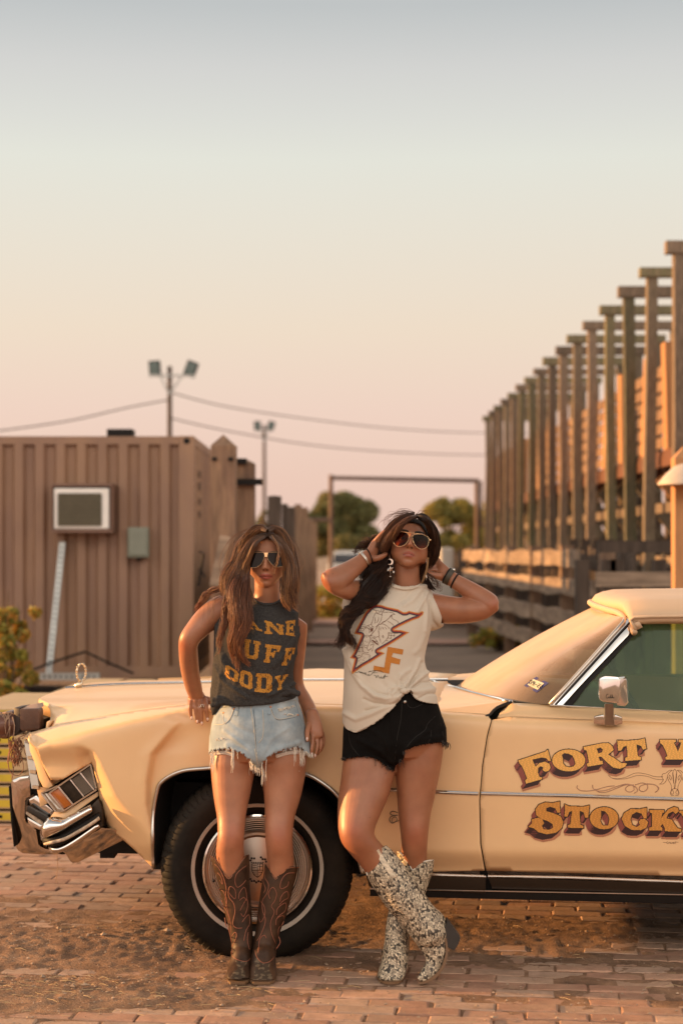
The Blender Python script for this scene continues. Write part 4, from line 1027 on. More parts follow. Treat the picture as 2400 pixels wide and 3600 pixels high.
# pillar and frame
def vap(x, y): return interp(y, ((2168, .25), (2480, .098)))
ap = [(1932, 2478), (2000, 2402), (2090, 2303), (2160, 2222), (2196, 2185), (2202, 2178), (2212, 2169), (2240, 2172), (2262, 2177), (2170, 2272), (2090, 2356), (2030, 2420), (1977, 2481)]
pil = slab('windscreen_pillar', [(x, y, vap(x, y) - .004) for x, y in ap], M_chrome, car, .045, .004)
P = [CV(x, y, vap(x, y) - .012) for (x, y) in ((1950, 2478), (2020, 2400), (2110, 2300), (2180, 2222), (2225, 2174))]
mb = MB(); mb.tube(P, .0035, 6); mb.build('pillar_rib', M_dark, pil)
ws2 = [(1932, 2477), (1990, 2413), (2080, 2313), (2150, 2233), (2190, 2188), (2196, 2172), (2186, 2160), (2160, 2150), (2120, 2141), (2082, 2134)]
mb = MB(); mb.tube([CV(x, y, interp(x, ((1932, .1), (2190, .235))) - .004) if k < 5 else CV(x, y, interp(k, ((5, .28), (9, .98)))) for k, (x, y) in enumerate(ws2)], .0085, 8)
mb.build('windscreen_frame', mat('pale bright frame', (.62, .54, .46), .3, .8), car, smooth=True)
gs = [(1977, 2482), (2030, 2421), (2090, 2357), (2170, 2273), (2262, 2178), (2276, 2179), (2200, 2262), (2120, 2348), (2060, 2414), (2008, 2483)]
slab('window_seal', [(x, y, vap(x, y) + .006) for x, y in gs], M_black, car, .03, .002)
# door glass, near and far
near = [(2006, 2484), (2060, 2416), (2120, 2350), (2200, 2264), (2278, 2176), (2400, 2166), (2990, 2180), (2990, 2524), (2400, 2500)]
dg = slab('door_glass', [(x, y, vap(x, y) + .015) for x, y in near], M_wg, door, .005)
V_ = [mir(CV(x, y, vap(x, y) + .015)) for x, y in near]
mesh('far_door_glass', V_, [tuple(range(len(V_)))], M_wg, car, smooth=False)
# soft top
M_top = mat('cream vinyl top', (.60, .41, .26), .55, var=.07, vs=3, bump=.12, bs=120, bd=.002)
def topP(u, w):
    """w -1..1 across"""
    v = 1 + w * .79; e = abs(w); z = 1.353 - .030 * e ** 2.2 - .055 * max(0, (e - .86) / .14) ** 2
    if u < 1.30: z -= .045 * ((1.30 - u) / .16) ** 2
    return CP(u + .0, v, z)
u_s = puv(2085, .7); V = []; F = []
us = [u_s - .0 + x for x in (0, .02, .05, .1, .2, .4, .8, 1.3, 1.8, 2.2, 2.6)]; ww = [i / 14 for i in range(-14, 15)]
for iu, u in enumerate(us):
    for w in ww:
        v = 1 + w * .80; e = abs(w)
        # front edge bows backward toward the sides
        du = .14 * e ** 2.2 * max(0, 1 - iu / 4)
        zt_ = interp(iu, ((0, 1.325), (1, 1.350), (2, 1.362), (3, 1.372), (5, 1.378), (10, 1.36)))
        z = zt_ - .028 * e ** 2 - .06 * max(0, (e - .82) / .18) ** 1.6
        V.append(CP(u + du, v, z + HC - HC))
nw = len(ww)
for i in range(len(us) - 1):
    for k in range(nw - 1): F.append((i * nw + k, (i + 1) * nw + k, (i + 1) * nw + k + 1, i * nw + k + 1))
top = mesh('soft_top', V, F, M_top, car); md = top.modifiers.new('s', 'SOLIDIFY'); md.thickness = .03; md.offset = -1
mb = MB(); mb.tube([Vector(V[k]) + Vector((-.004, 0, -.008)) for k in range(nw)], .0125, 8); mb.build('front_piping', M_top, top, smooth=True)
mb = MB(); mb.tube([Vector(V[k]) + Vector((.012, 0, -.030)) for k in range(2, nw - 2)], .013, 8); mb.build('header_trim', mat('header trim', (.62, .5, .42), .35, .6), top, smooth=True)
mb = MB(); mb.tube([Vector(V[i * nw]) + Vector((0, -.003, .004)) for i in range(len(us))], .006, 6); mb.build('drip_seam', M_top, top, smooth=True)
# interior
M_int = mat('tan interior', (.19, .13, .075), .7, var=.15); M_intd = mat('dark interior', (.03, .025, .02), .7)
it = MB(); it.hexa([CP(1.0, .35, .6), CP(1.35, .35, .6), CP(1.35, 1.75, .6), CP(1.0, 1.75, .6), CP(.9, .3, .955), CP(1.32, .3, .93), CP(1.32, 1.75, .93), CP(.9, 1.75, .955)], .02); it.build('dashboard', M_int, car)
it = MB(); c = CP(1.42, .58, .93); ax = Vector((cc_ * .86, -cs_ * .86, .5)).normalized(); e1 = ax.cross(Vector((cs_, cc_, 0))).normalized(); e2 = Vector((cs_, cc_, 0))
it.tube([c + (e1 * math.cos(a) + e2 * math.sin(a)) * .19 for a in np.linspace(0, 2 * math.pi, 30)], .012, 8); it.tube([c - e2 * .18, c + e2 * .18], .012, 6); it.tube([c, c - ax * .25], .02, 8); it.build('steering_wheel', M_intd, car, smooth=True)
it = MB(); it.hexa([CP(1.9, .35, .35), CP(2.5, .35, .35), CP(2.5, 1.65, .35), CP(1.9, 1.65, .35), CP(1.85, .35, .62), CP(2.45, .35, .6), CP(2.45, 1.65, .6), CP(1.85, 1.65, .62)], .04)
it.hexa([CP(2.45, .35, .5), CP(2.6, .35, .5), CP(2.6, 1.65, .5), CP(2.45, 1.65, .5), CP(2.6, .35, 1.0), CP(2.7, .35, 1.0), CP(2.7, 1.65, 1.0), CP(2.6, 1.65, 1.0)], .04); it.build('front_seat', M_int, car)
it = MB(); a = CV(2075, 2240, .85); it.hexa([a + Vector(p) for p in ((-.09, -.0, -.05), (.09, -.05, -.05), (.10, -.03, -.05), (-.08, .02, -.05), (-.10, 0, .02), (.09, -.05, .02), (.10, -.03, .02), (-.08, .02, .02))], .012); it.tube([a + Vector((0, 0, .02)), a + Vector((-.03, 0, .07))], .006, 6); it.build('rear_view_mirror', M_intd, car)

# door mirror
mir_head = [(2104, 2388), (2122, 2378), (2170, 2379), (2182, 2388), (2176, 2468), (2166, 2474), (2118, 2468), (2103, 2458)]
mh = slab('door_mirror', [(x, y, -.14) for x, y in mir_head], M_chrome, car, .055, .009)
slab('mirror_rim', [(2172, 2379, -.135), (2196, 2377, -.10), (2206, 2388, -.09), (2209, 2470, -.09), (2196, 2484, -.10), (2165, 2480, -.12)], M_chrome, mh, .04, .008)
slab('mirror_stem', [(2124, 2474, -.10), (2156, 2474, -.10), (2156, 2524, -.05), (2160, 2552, -.035), (2122, 2552, -.035), (2124, 2524, -.05)], M_chromed, mh, .04, .006)
slab('mirror_foot', [(2086, 2520, -.025), (2120, 2512, -.03), (2124, 2530, -.03), (2156, 2530, -.03), (2160, 2512, -.03), (2186, 2522, -.025), (2187, 2546, -.02), (2140, 2553, -.02), (2085, 2544, -.02)], M_chrome, mh, .035, .004)
def script_line(name, strokes, v, r, m, parent):
    mb = MB()
    for s in strokes: mb.tube([CV(x, y, v(x, y) if callable(v) else v) for x, y in crom(s, 4)], r, 4)
    return mb.build(name, m, parent, smooth=True)
script_line('mirror_script', [[(2137, 2442), (2132, 2441), (2129, 2448), (2132, 2455), (2137, 2453), (2140, 2449), (2139, 2454), (2143, 2453), (2146, 2441), (2145, 2454), (2149, 2452), (2151, 2442), (2150, 2454), (2152, 2449), (2153, 2454), (2158, 2452)]], -.1425, .0007, M_dark, mh)
# small script badge on the fender behind the wheel
M_badge = mat('badge metal', (.20, .16, .12), .35, .8)
def E_(x0, y0): return [[(x0 + 30, y0 + 6), (x0 + 12, y0), (x0 + 2, y0 + 8), (x0 + 12, y0 + 14), (x0 + 30, y0 + 14), (x0 + 8, y0 + 18), (x0, y0 + 30), (x0 + 10, y0 + 42), (x0 + 26, y0 + 32), (x0 + 22, y0 + 20), (x0 + 10, y0 + 26), (x0 + 12, y0 + 40), (x0 + 40, y0 + 30)]]
script_line('fender_script', E_(1368, 2852), lambda x, y: vside(x, y) - .003, .0016, M_badge, fen)

# --- front end: filler strip, grille, lamp, bumper, guard
FP = M_paint
slab('end_cap_strip', [(100, 2585, .14), (112, 2602, .12), (124, 2625, .115), (150, 2690, .11), (175, 2745, .105), (187, 2764, .105), (170, 2772, .11), (152, 2768, .115), (138, 2740, .12), (122, 2680, .13), (106, 2640, .135), (102, 2600, .14)], FP, car, .03, .003)
slab('fender_tip', [(82, 2594, .16), (104, 2574, .15), (110, 2590, .14), (118, 2612, .13), (100, 2600, .15)], mat('torn paint', (.42, .30, .18), .6, var=.3), car, .02, .002)
slab('filler_panel', [(128, 2764, .16), (152, 2770, .15), (175, 2773, .15), (172, 2822, .16), (150, 2834, .17), (142, 2836, .17), (136, 2800, .17)], FP, car, .012, .002)
M_amb2 = mat('grille silver', (.42, .36, .30), .35, .7)
gr = slab('grille', [(92, 2600, .24), (104, 2600, .22), (146, 2770, .17), (118, 2770, .19)], M_dark, car, .02)
mb = MB()
for (a, b) in (((92, 2606), (118, 2772)), ((99, 2606), (126, 2772)), ((106, 2612), (134, 2770))): mb.bar(CV(a[0], a[1], .21), CV(b[0], b[1], .165), .012, .006, up=Vector((0, 1, 0)))
for y in (2606, 2663, 2712, 2766): mb.bar(CV(92 + (y - 2606) * .16, y, .21 - (y - 2606) * .0003), CV(112 + (y - 2606) * .17, y + 2, .2 - (y - 2606) * .0003), .012, .012)
mb.build('grille_bar', M_amb2, gr)
mb = MB(); g0, g1 = puv(110, .3), puv(130, .3)
mb.hexa([CP(g0, .35, .46), CP(g0 + .03, .35, .46), CP(g0 + .03, 1.75, .46), CP(g0, 1.75, .46), CP(g0 - .02, .35, .86), CP(g0 + .03, .35, .86), CP(g0 + .03, 1.75, .86), CP(g0 - .02, 1.75, .86)])
mb.build('grille_panel', M_dark, gr)
mb = MB()
for k in range(28): v = .37 + k * .05; mb.hexa([CP(g0 - .02, v, .46), CP(g0, v, .46), CP(g0, v + .008, .46), CP(g0 - .02, v + .008, .46), CP(g0 - .04, v, .86), CP(g0 - .02, v, .86), CP(g0 - .02, v + .008, .86), CP(g0 - .04, v + .008, .86)])
for k in range(4): z = .5 + k * .11; mb.hexa([CP(g0 - .035, .36, z), CP(g0 - .01, .36, z), CP(g0 - .01, 1.75, z), CP(g0 - .035, 1.75, z), CP(g0 - .035, .36, z + .012), CP(g0 - .01, .36, z + .012), CP(g0 - .01, 1.75, z + .012), CP(g0 - .035, 1.75, z + .012)])
mb.build('grille_bar', M_amb2, gr)
# cornering lamp housing: tilted box; helper in its own skew frame
def zz1(x, y): return (x * .4464, 2250 + y * .4464)
def q3(x, y): return (x * .2296, 2650 + y * .2296)
lampo = [q3(640, 600), q3(880, 490), q3(1390, 150), q3(1425, 250), q3(1500, 540), q3(1000, 880), q3(980, 885), q3(850, 880)]
lamp = slab('cornering_lamp', [(x, y, .10) for x, y in lampo], M_dark, car, .06, .003)
def fr_(name, pts, m, v, d, parent, bev=.0012): return slab(name, [(x, y, v) for x, y in pts], m, parent, d, bev)
fr_('amber_lens', [q3(785, 600), q3(905, 530), q3(1105, 775), q3(970, 850)], M_amber, .088, .01, lamp, .002)
fr_('clear_lens', [q3(925, 500), q3(1085, 400), q3(1275, 655), q3(1140, 745)], M_lens, .088, .01, lamp, .002)
fr_('ribbed_lens', [q3(1085, 400), q3(1235, 300), q3(1440, 545), q3(1290, 640)], M_lens, .090, .01, lamp)
fr_('ribbed_lens', [q3(1245, 290), q3(1385, 195), q3(1475, 515), q3(1450, 530)], M_lens, .090, .01, lamp)
mb = MB()
def lbar(a, b, w=.006, v=.084): mb.bar(CV(*q3(*a), v), CV(*q3(*b), v), w, .008, up=Vector((0, 1, 0)))
lbar((890, 500), (1390, 160)); lbar((640, 600), (890, 490)); lbar((985, 870), (1485, 545)); lbar((760, 600), (985, 870)); lbar((900, 500), (1120, 770)); lbar((1085, 395), (1290, 655), .005); lbar((1235, 290), (1445, 550), .005)
lbar((640, 605), (860, 885)); lbar((860, 880), (985, 875)); lbar((760, 600), (900, 505)); lbar((1390, 160), (1480, 530))
mb.build('chrome_bezel', M_chrome, lamp)
mb = MB()
for k in range(11):
    t = (k + .5) / 11
    for (a, b, c, d) in ((((1090, 405), (1235, 308), (1288, 640), (1438, 548))),):
        pa = (a[0] + (b[0] - a[0]) * t, a[1] + (b[1] - a[1]) * t); pb = (c[0] + (d[0] - c[0]) * t, c[1] + (d[1] - c[1]) * t)
        mb.bar(CV(*q3(*pa), .087), CV(*q3(*pb), .087), .0022, .004, up=Vector((0, 1, 0)))
for k in range(9):
    t = (k + .5) / 9; pa = (1245 + 140 * t, 290 - 90 * t); pb = (1452 + 26 * t, 532 - 12 * t)
    mb.bar(CV(*q3(*pa), .087), CV(*q3(*pb), .087), .002, .004, up=Vector((0, 1, 0)))
mb.build('lens_rib', mat('lens rib', (.20, .16, .12), .4), lamp)
slab('lamp_side_plate', [(*q3(640, 612), .097), (*q3(755, 605), .094), (*q3(975, 870), .09), (*q3(855, 885), .097)], M_chromed, lamp, .01)
slab('valance_strip', [(*q3(770, 975), .10), (*q3(845, 880), .10), (*q3(990, 885), .095), (*q3(1500, 580), .10), (*q3(1505, 650), .10), (*q3(1110, 930), .09), (*q3(960, 1000), .085)], FP, car, .012, .002)
# bumper end: profile bands swept along
bands = [  # top line, bottom line (q3 coords), proud v, material
 ([(760, 1000), (840, 960), (960, 1000), (1120, 930), (1400, 790), (1500, 700)], [(640, 1130), (650, 1180), (700, 1215), (940, 1120), (1100, 1040), (1400, 880), (1530, 760)], .04, M_chrome),
]
bump = slab('bumper_end', [(*q3(x, y), .06) for x, y in ((760, 985), (850, 985), (1000, 1005), (1400, 800), (1500, 690), (1540, 760), (1568, 880), (1570, 1120), (1500, 1180), (1000, 1420), (750, 1400), (690, 1370), (640, 1200), (650, 1100))], M_trimdark, car, .10, .006)
def band(name, top_, bot_, v_, m, parent, bulge=.02):
    T = crom([q3(*p) for p in top_], 6); B_ = crom([q3(*p) for p in bot_], 6); n = min(len(T), len(B_)); V = []; F = []; K = 7
    T = [T[int(i * (len(T) - 1) / (n - 1))] for i in range(n)]; B_ = [B_[int(i * (len(B_) - 1) / (n - 1))] for i in range(n)]
    for i in range(n):
        e = .0 + .05 * max(0, 1 - i / (n * .22)) ** 2
        for k in range(K):
            s = k / (K - 1); V.append(CV(T[i][0] + (B_[i][0] - T[i][0]) * s, T[i][1] + (B_[i][1] - T[i][1]) * s, v_ + e - bulge * math.sin(math.pi * s) ** .7))
    for i in range(n - 1):
        for k in range(K - 1): F.append((i * K + k, i * K + k + 1, (i + 1) * K + k + 1, (i + 1) * K + k))
    o = mesh(name, V, F, m, parent); md = o.modifiers.new('s', 'SOLIDIFY'); md.thickness = .01; md.offset = 0
    return o
band('chrome_band', [(650, 1090), (700, 1040), (790, 985), (960, 1010), (1120, 935), (1400, 795)], [(645, 1215), (690, 1275), (780, 1280), (960, 1190), (1120, 1090), (1420, 900)], .05, M_chrome, bump, .03)
band('rubber_band', [(665, 1300), (900, 1270), (1150, 1130), (1530, 900)], [(680, 1370), (900, 1390), (1150, 1260), (1560, 1020)], .045, M_black, bump, .012)
band('worn_edge', [(690, 1365), (800, 1345), (1000, 1290), (1200, 1180), (1400, 1060), (1525, 970)], [(690, 1385), (800, 1365), (1000, 1312), (1200, 1205), (1400, 1085), (1528, 992)], .034, mat('chipped edge', (.5, .38, .27), .7, var=.5, vs=60), bump, .006)
band('lower_chrome', [(760, 1430), (900, 1440), (1100, 1340), (1500, 1075)], [(790, 1500), (930, 1490), (1150, 1390), (1530, 1110)], .045, M_chrome, bump, .015)
slab('bumper_skirt', [(*q3(x, y), .07 + .00026 * max(0, y - 1130 - (0 if x < 1000 else 0))) for x, y in ((750, 1430), (930, 1440), (1150, 1350), (1560, 1130), (2060, 1200), (1880, 1330), (1570, 1480), (1190, 1670), (1110, 1675), (1070, 1650), (1000, 1530), (930, 1485), (790, 1495))], M_chrome, bump, .05, .008)
# centre bumper: sideways bar ahead of the grille and the big upright guard
g = slab('bumper_guard', [(*q3(x, y), .30 + .00009 * max(0, y - 480) ) for x, y in ((160, 440), (200, 390), (300, 365), (470, 358), (475, 660), (400, 700), (385, 1000), (430, 1070), (520, 1120), (560, 1160), (600, 1400), (700, 1450), (770, 1460), (1000, 1555), (600, 1552), (350, 1535), (270, 1490), (240, 1440), (190, 900))], M_chrome, car, .10, .014)
slab('guard_pad', [(*q3(x, y), .33) for x, y in ((132, 500), (160, 484), (190, 900), (235, 1420), (210, 1425), (165, 1000))], M_black, g, .05, .004)
slab('bumper_bar', [(*q3(x, y), .20) for x, y in ((440, 700), (560, 635), (830, 880), (720, 960), (450, 740))], M_chrome, car, .08, .006)
slab('bumper_bar', [(*q3(x, y), .17) for x, y in ((400, 820), (430, 800), (740, 985), (780, 1000), (650, 1100), (400, 940))], M_trimdark, car, .06, .005)
slab('bumper_bar', [(*q3(x, y), .16) for x, y in ((412, 960), (640, 1090), (640, 1185), (480, 1120), (430, 1070))], M_chrome, car, .06, .008)
slab('worn_edge', [(*q3(x, y), .155) for x, y in ((402, 885), (520, 960), (665, 1050), (670, 1085), (600, 1070), (500, 1000), (402, 920))], mat('chipped edge b', (.5, .38, .27), .7, var=.5, vs=60), car, .01)
mb = MB(); mb.hexa([CP(puv(100, .5), .45, .34), CP(puv(150, .5), .45, .34), CP(puv(150, .5), 1.85, .34), CP(puv(100, .5), 1.85, .34), CP(puv(100, .5), .45, .56), CP(puv(150, .5), .45, .56), CP(puv(150, .5), 1.85, .56), CP(puv(100, .5), 1.85, .56)], .03); mb.build('front_bumper', M_chrome, car)
mb = MB(); a = CV(352, 3000, .35); b = CV(402, 3018, .35); mb.hexa([CP(puv(200, .3), .35, .40), CP(-.4, .35, .40), CP(-.4, 1.8, .40), CP(puv(200, .3), 1.8, .40), CP(puv(200, .3), .35, .58), CP(-.4, .35, .7), CP(-.4, 1.8, .7), CP(puv(200, .3), 1.8, .58)])
mb.box((a.x, a.y, b.z), (b.x, a.y + .1, a.z + .03)); mb.build('subframe', M_dark, car)

# --- wheels
M_tyre = mat('tyre rubber', (.011, .009, .007), .65, spec=.15, var=.25, vs=8, bump=.1, bs=40, col2=(.022, .016, .011))
M_ww = mat('whitewall', (.46, .40, .33), .6, var=.12, vs=9)
def wheel(center, yaw, parent, full=True):
    Rt = .366
    ax = Vector((math.sin(yaw), -math.cos(yaw), 0)); e1 = Vector((math.cos(yaw), math.sin(yaw), 0)); e2 = Vector((0, 0, 1))
    def LP(r, a, d): return center + (e1 * math.cos(a) + e2 * math.sin(a)) * r + ax * d
    def lathe(name, prof, m, par, n=96, rf=None):
        V = []; F = []; K = len(prof)
        for i in range(n):
            a = 2 * math.pi * i / n
            for j, (r, d) in enumerate(prof):
                p = LP(r if rf is None else rf(i, j, r), a, d)
                if p.z < .004: p = p + ax * min(.02, (.004 - p.z) * .4) * (1 if d > -.08 else -1); p.z = .004
                V.append(p)
        for i in range(n):
            i2 = (i + 1) % n
            for j in range(K - 1): F.append((i * K + j, i2 * K + j, i2 * K + j + 1, i * K + j + 1))
        return mesh(name, V, F, m, par, auto=35)
    w = thing_part('wheel', center, parent)
    # tread blocks: radius modulated round the tyre
    prof = [(.19, -.02), (.215, .012), (.25, .036), (.29, .046), (.32, .044), (.342, .030), (.352, .016), (.360, .002), (.3655, -.03), (.3665, -.08), (.3655, -.13), (.355, -.16), (.335, -.185), (.28, -.20), (.22, -.18)]
    def rf(i, j, r):
        if 5 <= j <= 11 and (i + (0 if 7 <= j else 0)) % 4 == 0: return r - (.0042 if j in (6, 7, 8, 9, 10) else .002)
        return r
    lathe('tyre', prof, M_tyre, w, 264, rf)
    mb = MB()
    for i in range(88):      # curved shoulder sipes
        a = 2 * math.pi * i / 88
        mb.tube([LP(.3545, a, .0225), LP(.346, a + .012, .031), LP(.336, a + .010, .0385), LP(.331, a - .008, .0425)], .0013, 4)
    mb.build('tread_groove', M_black, w)
    lathe('whitewall_ring', [(.2345, .0275), (.2355, .0335), (.2485, .0405), (.2495, .0345)], M_ww, w)
    lathe('rim', [(.209, -.005), (.2095, .014), (.2065, .026), (.200, .028), (.194, .020), (.190, .008), (.160, .006)], M_chrome, w)
    gr_ = [(.190, .0085)]
    for k in range(5):
        r = .186 - k * .0078; gr_ += [(r, .011), (r - .002, .0165), (r - .0045, .0165), (r - .0058, .005)]
    gr_ += [(.146, .012)]
    lathe('grooved_ring', gr_, M_chromed, w)
    lathe('hub_dish', [(.148, .010), (.147, .028), (.140, .038), (.131, .038), (.125, .031), (.121, .026), (.07, .0335), (.0, .036)], mat('brushed hubcap', (.50, .44, .38), .30, 1.0, var=.06), w)
    if full:
        mb = MB()
        for k in range(34):      # wreath
            a = 2 * math.pi * k / 34; t = .35 if k % 2 else -.35
            if abs(((a + math.pi / 2) % (2 * math.pi)) - math.pi) < .12: continue
            p = LP(.046 + (.002 if k % 2 else -.002), a, .0355); mb.sphere(p, .0035, 6, 4, (1.3, .5, 1.3))
        # shield: outline and quartered field
        sh = [(-.021, .022), (.021, .022), (.021, -.004), (.012, -.02), (0, -.029), (-.012, -.02), (-.021, -.004)]
        def SP(x, y): return center + e1 * x + e2 * y + ax * .0362
        for i in range(7): mb.tube([SP(*sh[i]), SP(*sh[(i + 1) % 7])], .0014, 4)
        mb.tube([SP(0, .022), SP(0, -.028)], .0012, 4); mb.tube([SP(-.021, -.002), SP(.021, -.002)], .0012, 4)
        for (x, y, x2, y2) in ((-.018, .015, -.003, .015), (-.018, .008, -.003, .008), (.003, .012, .018, .012), (-.016, -.009, -.003, -.009), (-.012, -.016, -.003, -.016), (.003, -.010, .017, -.010), (.009, .022, .009, -.002)): mb.tube([SP(x, y), SP(x2, y2)], .001, 4)
        for k in range(7): mb.sphere(SP(-.021 + .007 * k, .027), .0026, 6, 4)
        mb.build('crest', M_dark, w)
        p = LP(.17, R(195), .016); mb = MB(); mb.tube([p, p + ax * .014], .0045, 8); mb.build('valve', M_black, w)
    return w
def thing_part(name, loc, parent):
    o = bpy.data.objects.new(name, None); COL.objects.link(o); o.parent = parent; o.location = Vector(loc) - wloc(parent); o.empty_display_size = .1
    return o
wc = CP(puv(905, .06), .06, .338)
wheel(wc, R(3), car)
wheel(CP(puv(905, .06), 1.9, .362), R(180 + 6.5), car, False)
wheel(CP(3.25, .06, .362), R(-6.5), car, False)

# --- longhorn mount wrapped in leather at the nose of the hood
M_leather = mat('brown leather', (.10, .045, .025), .5, var=.25, vs=14, bump=.2, bs=60)
M_leatherd = mat('dark leather', (.03, .018, .014), .55, var=.2)
M_twine = mat('twine', (.36, .23, .15), .9, var=.2)
hm = thing_part('horn_mount', CV(80, 2520, .35), car)
slab('leather_pad', [(70, 2492, .28), (136, 2490, .28), (139, 2500, .28), (141, 2560, .28), (136, 2566, .28), (76, 2571, .28), (70, 2562, .28)], M_leather, hm, .06, .006)
slab('pad_top', [(84, 2484, .33), (133, 2475, .33), (136, 2490, .29), (71, 2491, .29)], mat('tan leather', (.36, .22, .15), .6), hm, .08, .002)
slab('strap_block', [(50, 2488, .30), (84, 2484, .30), (71, 2492, .285), (71, 2566, .285), (80, 2572, .30), (50, 2590, .30)], M_leatherd, hm, .1, .004)
mb = MB(); mb.tube([CV(75, 2538, .36), CV(50, 2540, .35), (CV(10, 2550, .32)), CV(-60, 2560, .25), CV(-160, 2520, .2), CV(-240, 2420, .2)], [.045, .052, .050, .045, .035, .012], 20)
hn = mb.build('horn', mat('dark horn', (.13, .055, .035), .4, var=.3, coat=.3), hm, smooth=True)
mb = MB(); rr_ = random.Random(4)
for k in range(26):
    x = rr_.uniform(-8, 30); w = rr_.uniform(-.004, .004)
    pts = []
    for j in range(13):
        a = 2 * math.pi * j / 12; c = CV(x + rr_.uniform(-2, 2), 2549, .325); pts.append(c + Vector((rr_.uniform(-.004, .004) + .02 * math.sin(a + k), -math.cos(a) * .0535, math.sin(a) * .0535)))
    mb.tube(pts, .0018, 4)
mb.tube([CV(50, 2512, .29), CV(36, 2505, .27), CV(10, 2507, .27)], .003, 5)
mb.tube([CV(45, 2520, .25), CV(52, 2550, .25), CV(50, 2580, .25), CV(44, 2600, .26)], .0022, 5)
mb.build('twine_wrap', M_twine, hm, smooth=True)
mb = MB()
for k in range(34):
    x = rr_.uniform(30, 78); y = rr_.uniform(2592, 2606); pts = [CV(x, y, .27)]
    yy = y; xx = x
    for j in range(6):
        yy += rr_.uniform(8, 21); xx += rr_.uniform(-9, 9) + (60 - xx) * .08; pts.append(CV(xx, yy, .27 + rr_.uniform(-.02, .02)))
    mb.tube([tuple(p) for p in crom([tuple(q) for q in pts], 3)], .0016, 4)
mb.tube([tuple(p) for p in crom([tuple(CV(x, y, .25)) for x, y in ((78, 2598), (92, 2584), (60, 2600), (32, 2660), (36, 2712), (66, 2726), (84, 2700), (76, 2660))], 5)], .0018, 4)
mb.tube([tuple(p) for p in crom([tuple(CV(x, y, .25)) for x, y in ((46, 2690), (48, 2712), (42, 2740))], 5)], .0018, 4)
mb.build('twine_knot', mat('rust twine', (.30, .14, .08), .9), hm, smooth=True)
mb = MB(); mb.tube([tuple(p) for p in crom([tuple(CV(x, y, .3)) for x, y in ((201, 3005), (204, 3050), (199, 3085), (202, 3103))], 5)], .0013, 4); mb.build('loose_thread', M_twine, hm)
# ================================================================== PEOPLE
M_skin = mat('skin', (.5, .25, .15), .44, var=.10, vs=22, attr=True, sss=.10, bump=.12, bs=190, bd=.0025)
def ring_sections(rows, n=26, sub=6, cap=True, expo=2.0, capr=.9):
    """rows: (xl,yl,xr,yr,Y,ratio[,dY]) photo edges, distance, depth/width ratio -> closed lofted tube"""
    C = []; Hh = []; Dp = []
    for r in rows:
        xl, yl, xr, yr, Y, ra = r[:6]
        a, b = W(xl, yl, Y), W(xr, yr, Y + (r[6] if len(r) > 6 else 0)); C.append((a + b) / 2); Hh.append((b - a) / 2); Dp.append((b - a).length / 2 * ra)
    P = [tuple(c) + tuple(h) + (d,) for c, h, d in zip(C, Hh, Dp)]
    P = crom(P, sub)
    C = [Vector(p[:3]) for p in P]; Hh = [Vector(p[3:6]) for p in P]; Dp = [p[6] for p in P]
    V = []; F = []; m = len(C)
    def ring(c, h, d, t, s):
        dv = Vector((0, 1, 0)); dv = dv - h.normalized() * dv.dot(h.normalized()); dv = dv - t * dv.dot(t) * .8
        if dv.length < .05: dv = t.cross(h)
        dv.normalize()
        for k in range(n):
            a = 2 * math.pi * k / n; ca, sa = math.cos(a), math.sin(a)
            V.append(c + h * (math.copysign(abs(ca) ** (2 / expo), ca) * s) + dv * (math.copysign(abs(sa) ** (2 / expo), sa) * d * s))
    seq = []
    t0 = (C[1] - C[0]).normalized(); t1 = (C[-1] - C[-2]).normalized()
    if cap:
        r0 = min(Hh[0].length, Dp[0]) * capr
        for q in (.25, .6, .88): seq.append((C[0] - t0 * r0 * math.sqrt(1 - q * q), Hh[0], Dp[0], t0, q))
    for i in range(m):
        t = (C[min(i + 1, m - 1)] - C[max(0, i - 1)]).normalized(); seq.append((C[i], Hh[i], Dp[i], t, 1))
    if cap:
        r1 = min(Hh[-1].length, Dp[-1]) * capr
        for q in (.88, .6, .25): seq.append((C[-1] + t1 * r1 * math.sqrt(1 - q * q), Hh[-1], Dp[-1], t1, q))
    for s in seq: ring(*s)
    m = len(seq)
    for i in range(m - 1):
        for k in range(n): k2 = (k + 1) % n; F.append((i * n + k, i * n + k2, (i + 1) * n + k2, (i + 1) * n + k))
    F.append(tuple(range(n - 1, -1, -1))); F.append(tuple((m - 1) * n + k for k in range(n)))
    return V, F
def orient(V, F):
    bm = bmesh.new(); vs = [bm.verts.new(v) for v in V]
    for f in F:
        try: bm.faces.new([vs[i] for i in f])
        except Exception: pass
    bmesh.ops.recalc_face_normals(bm, faces=bm.faces); bm.verts.index_update()
    V2 = [v.co.copy() for v in bm.verts]; F2 = [[v.index for v in f.verts] for f in bm.faces]; bm.free(); return V2, F2
def chain(pts, radii, n=12):
    """tapered limb through 3-D points, rounded ends"""
    mb = MB(); P = crom([tuple(p) + (r,) for p, r in zip(pts, radii)], 5); mb.tube([p[:3] for p in P], [p[3] for p in P], n)
    mb.sphere(P[0][:3], P[0][3] * .99, n, 8); mb.sphere(P[-1][:3], P[-1][3] * .99, n, 8)
    return mb.v, mb.f
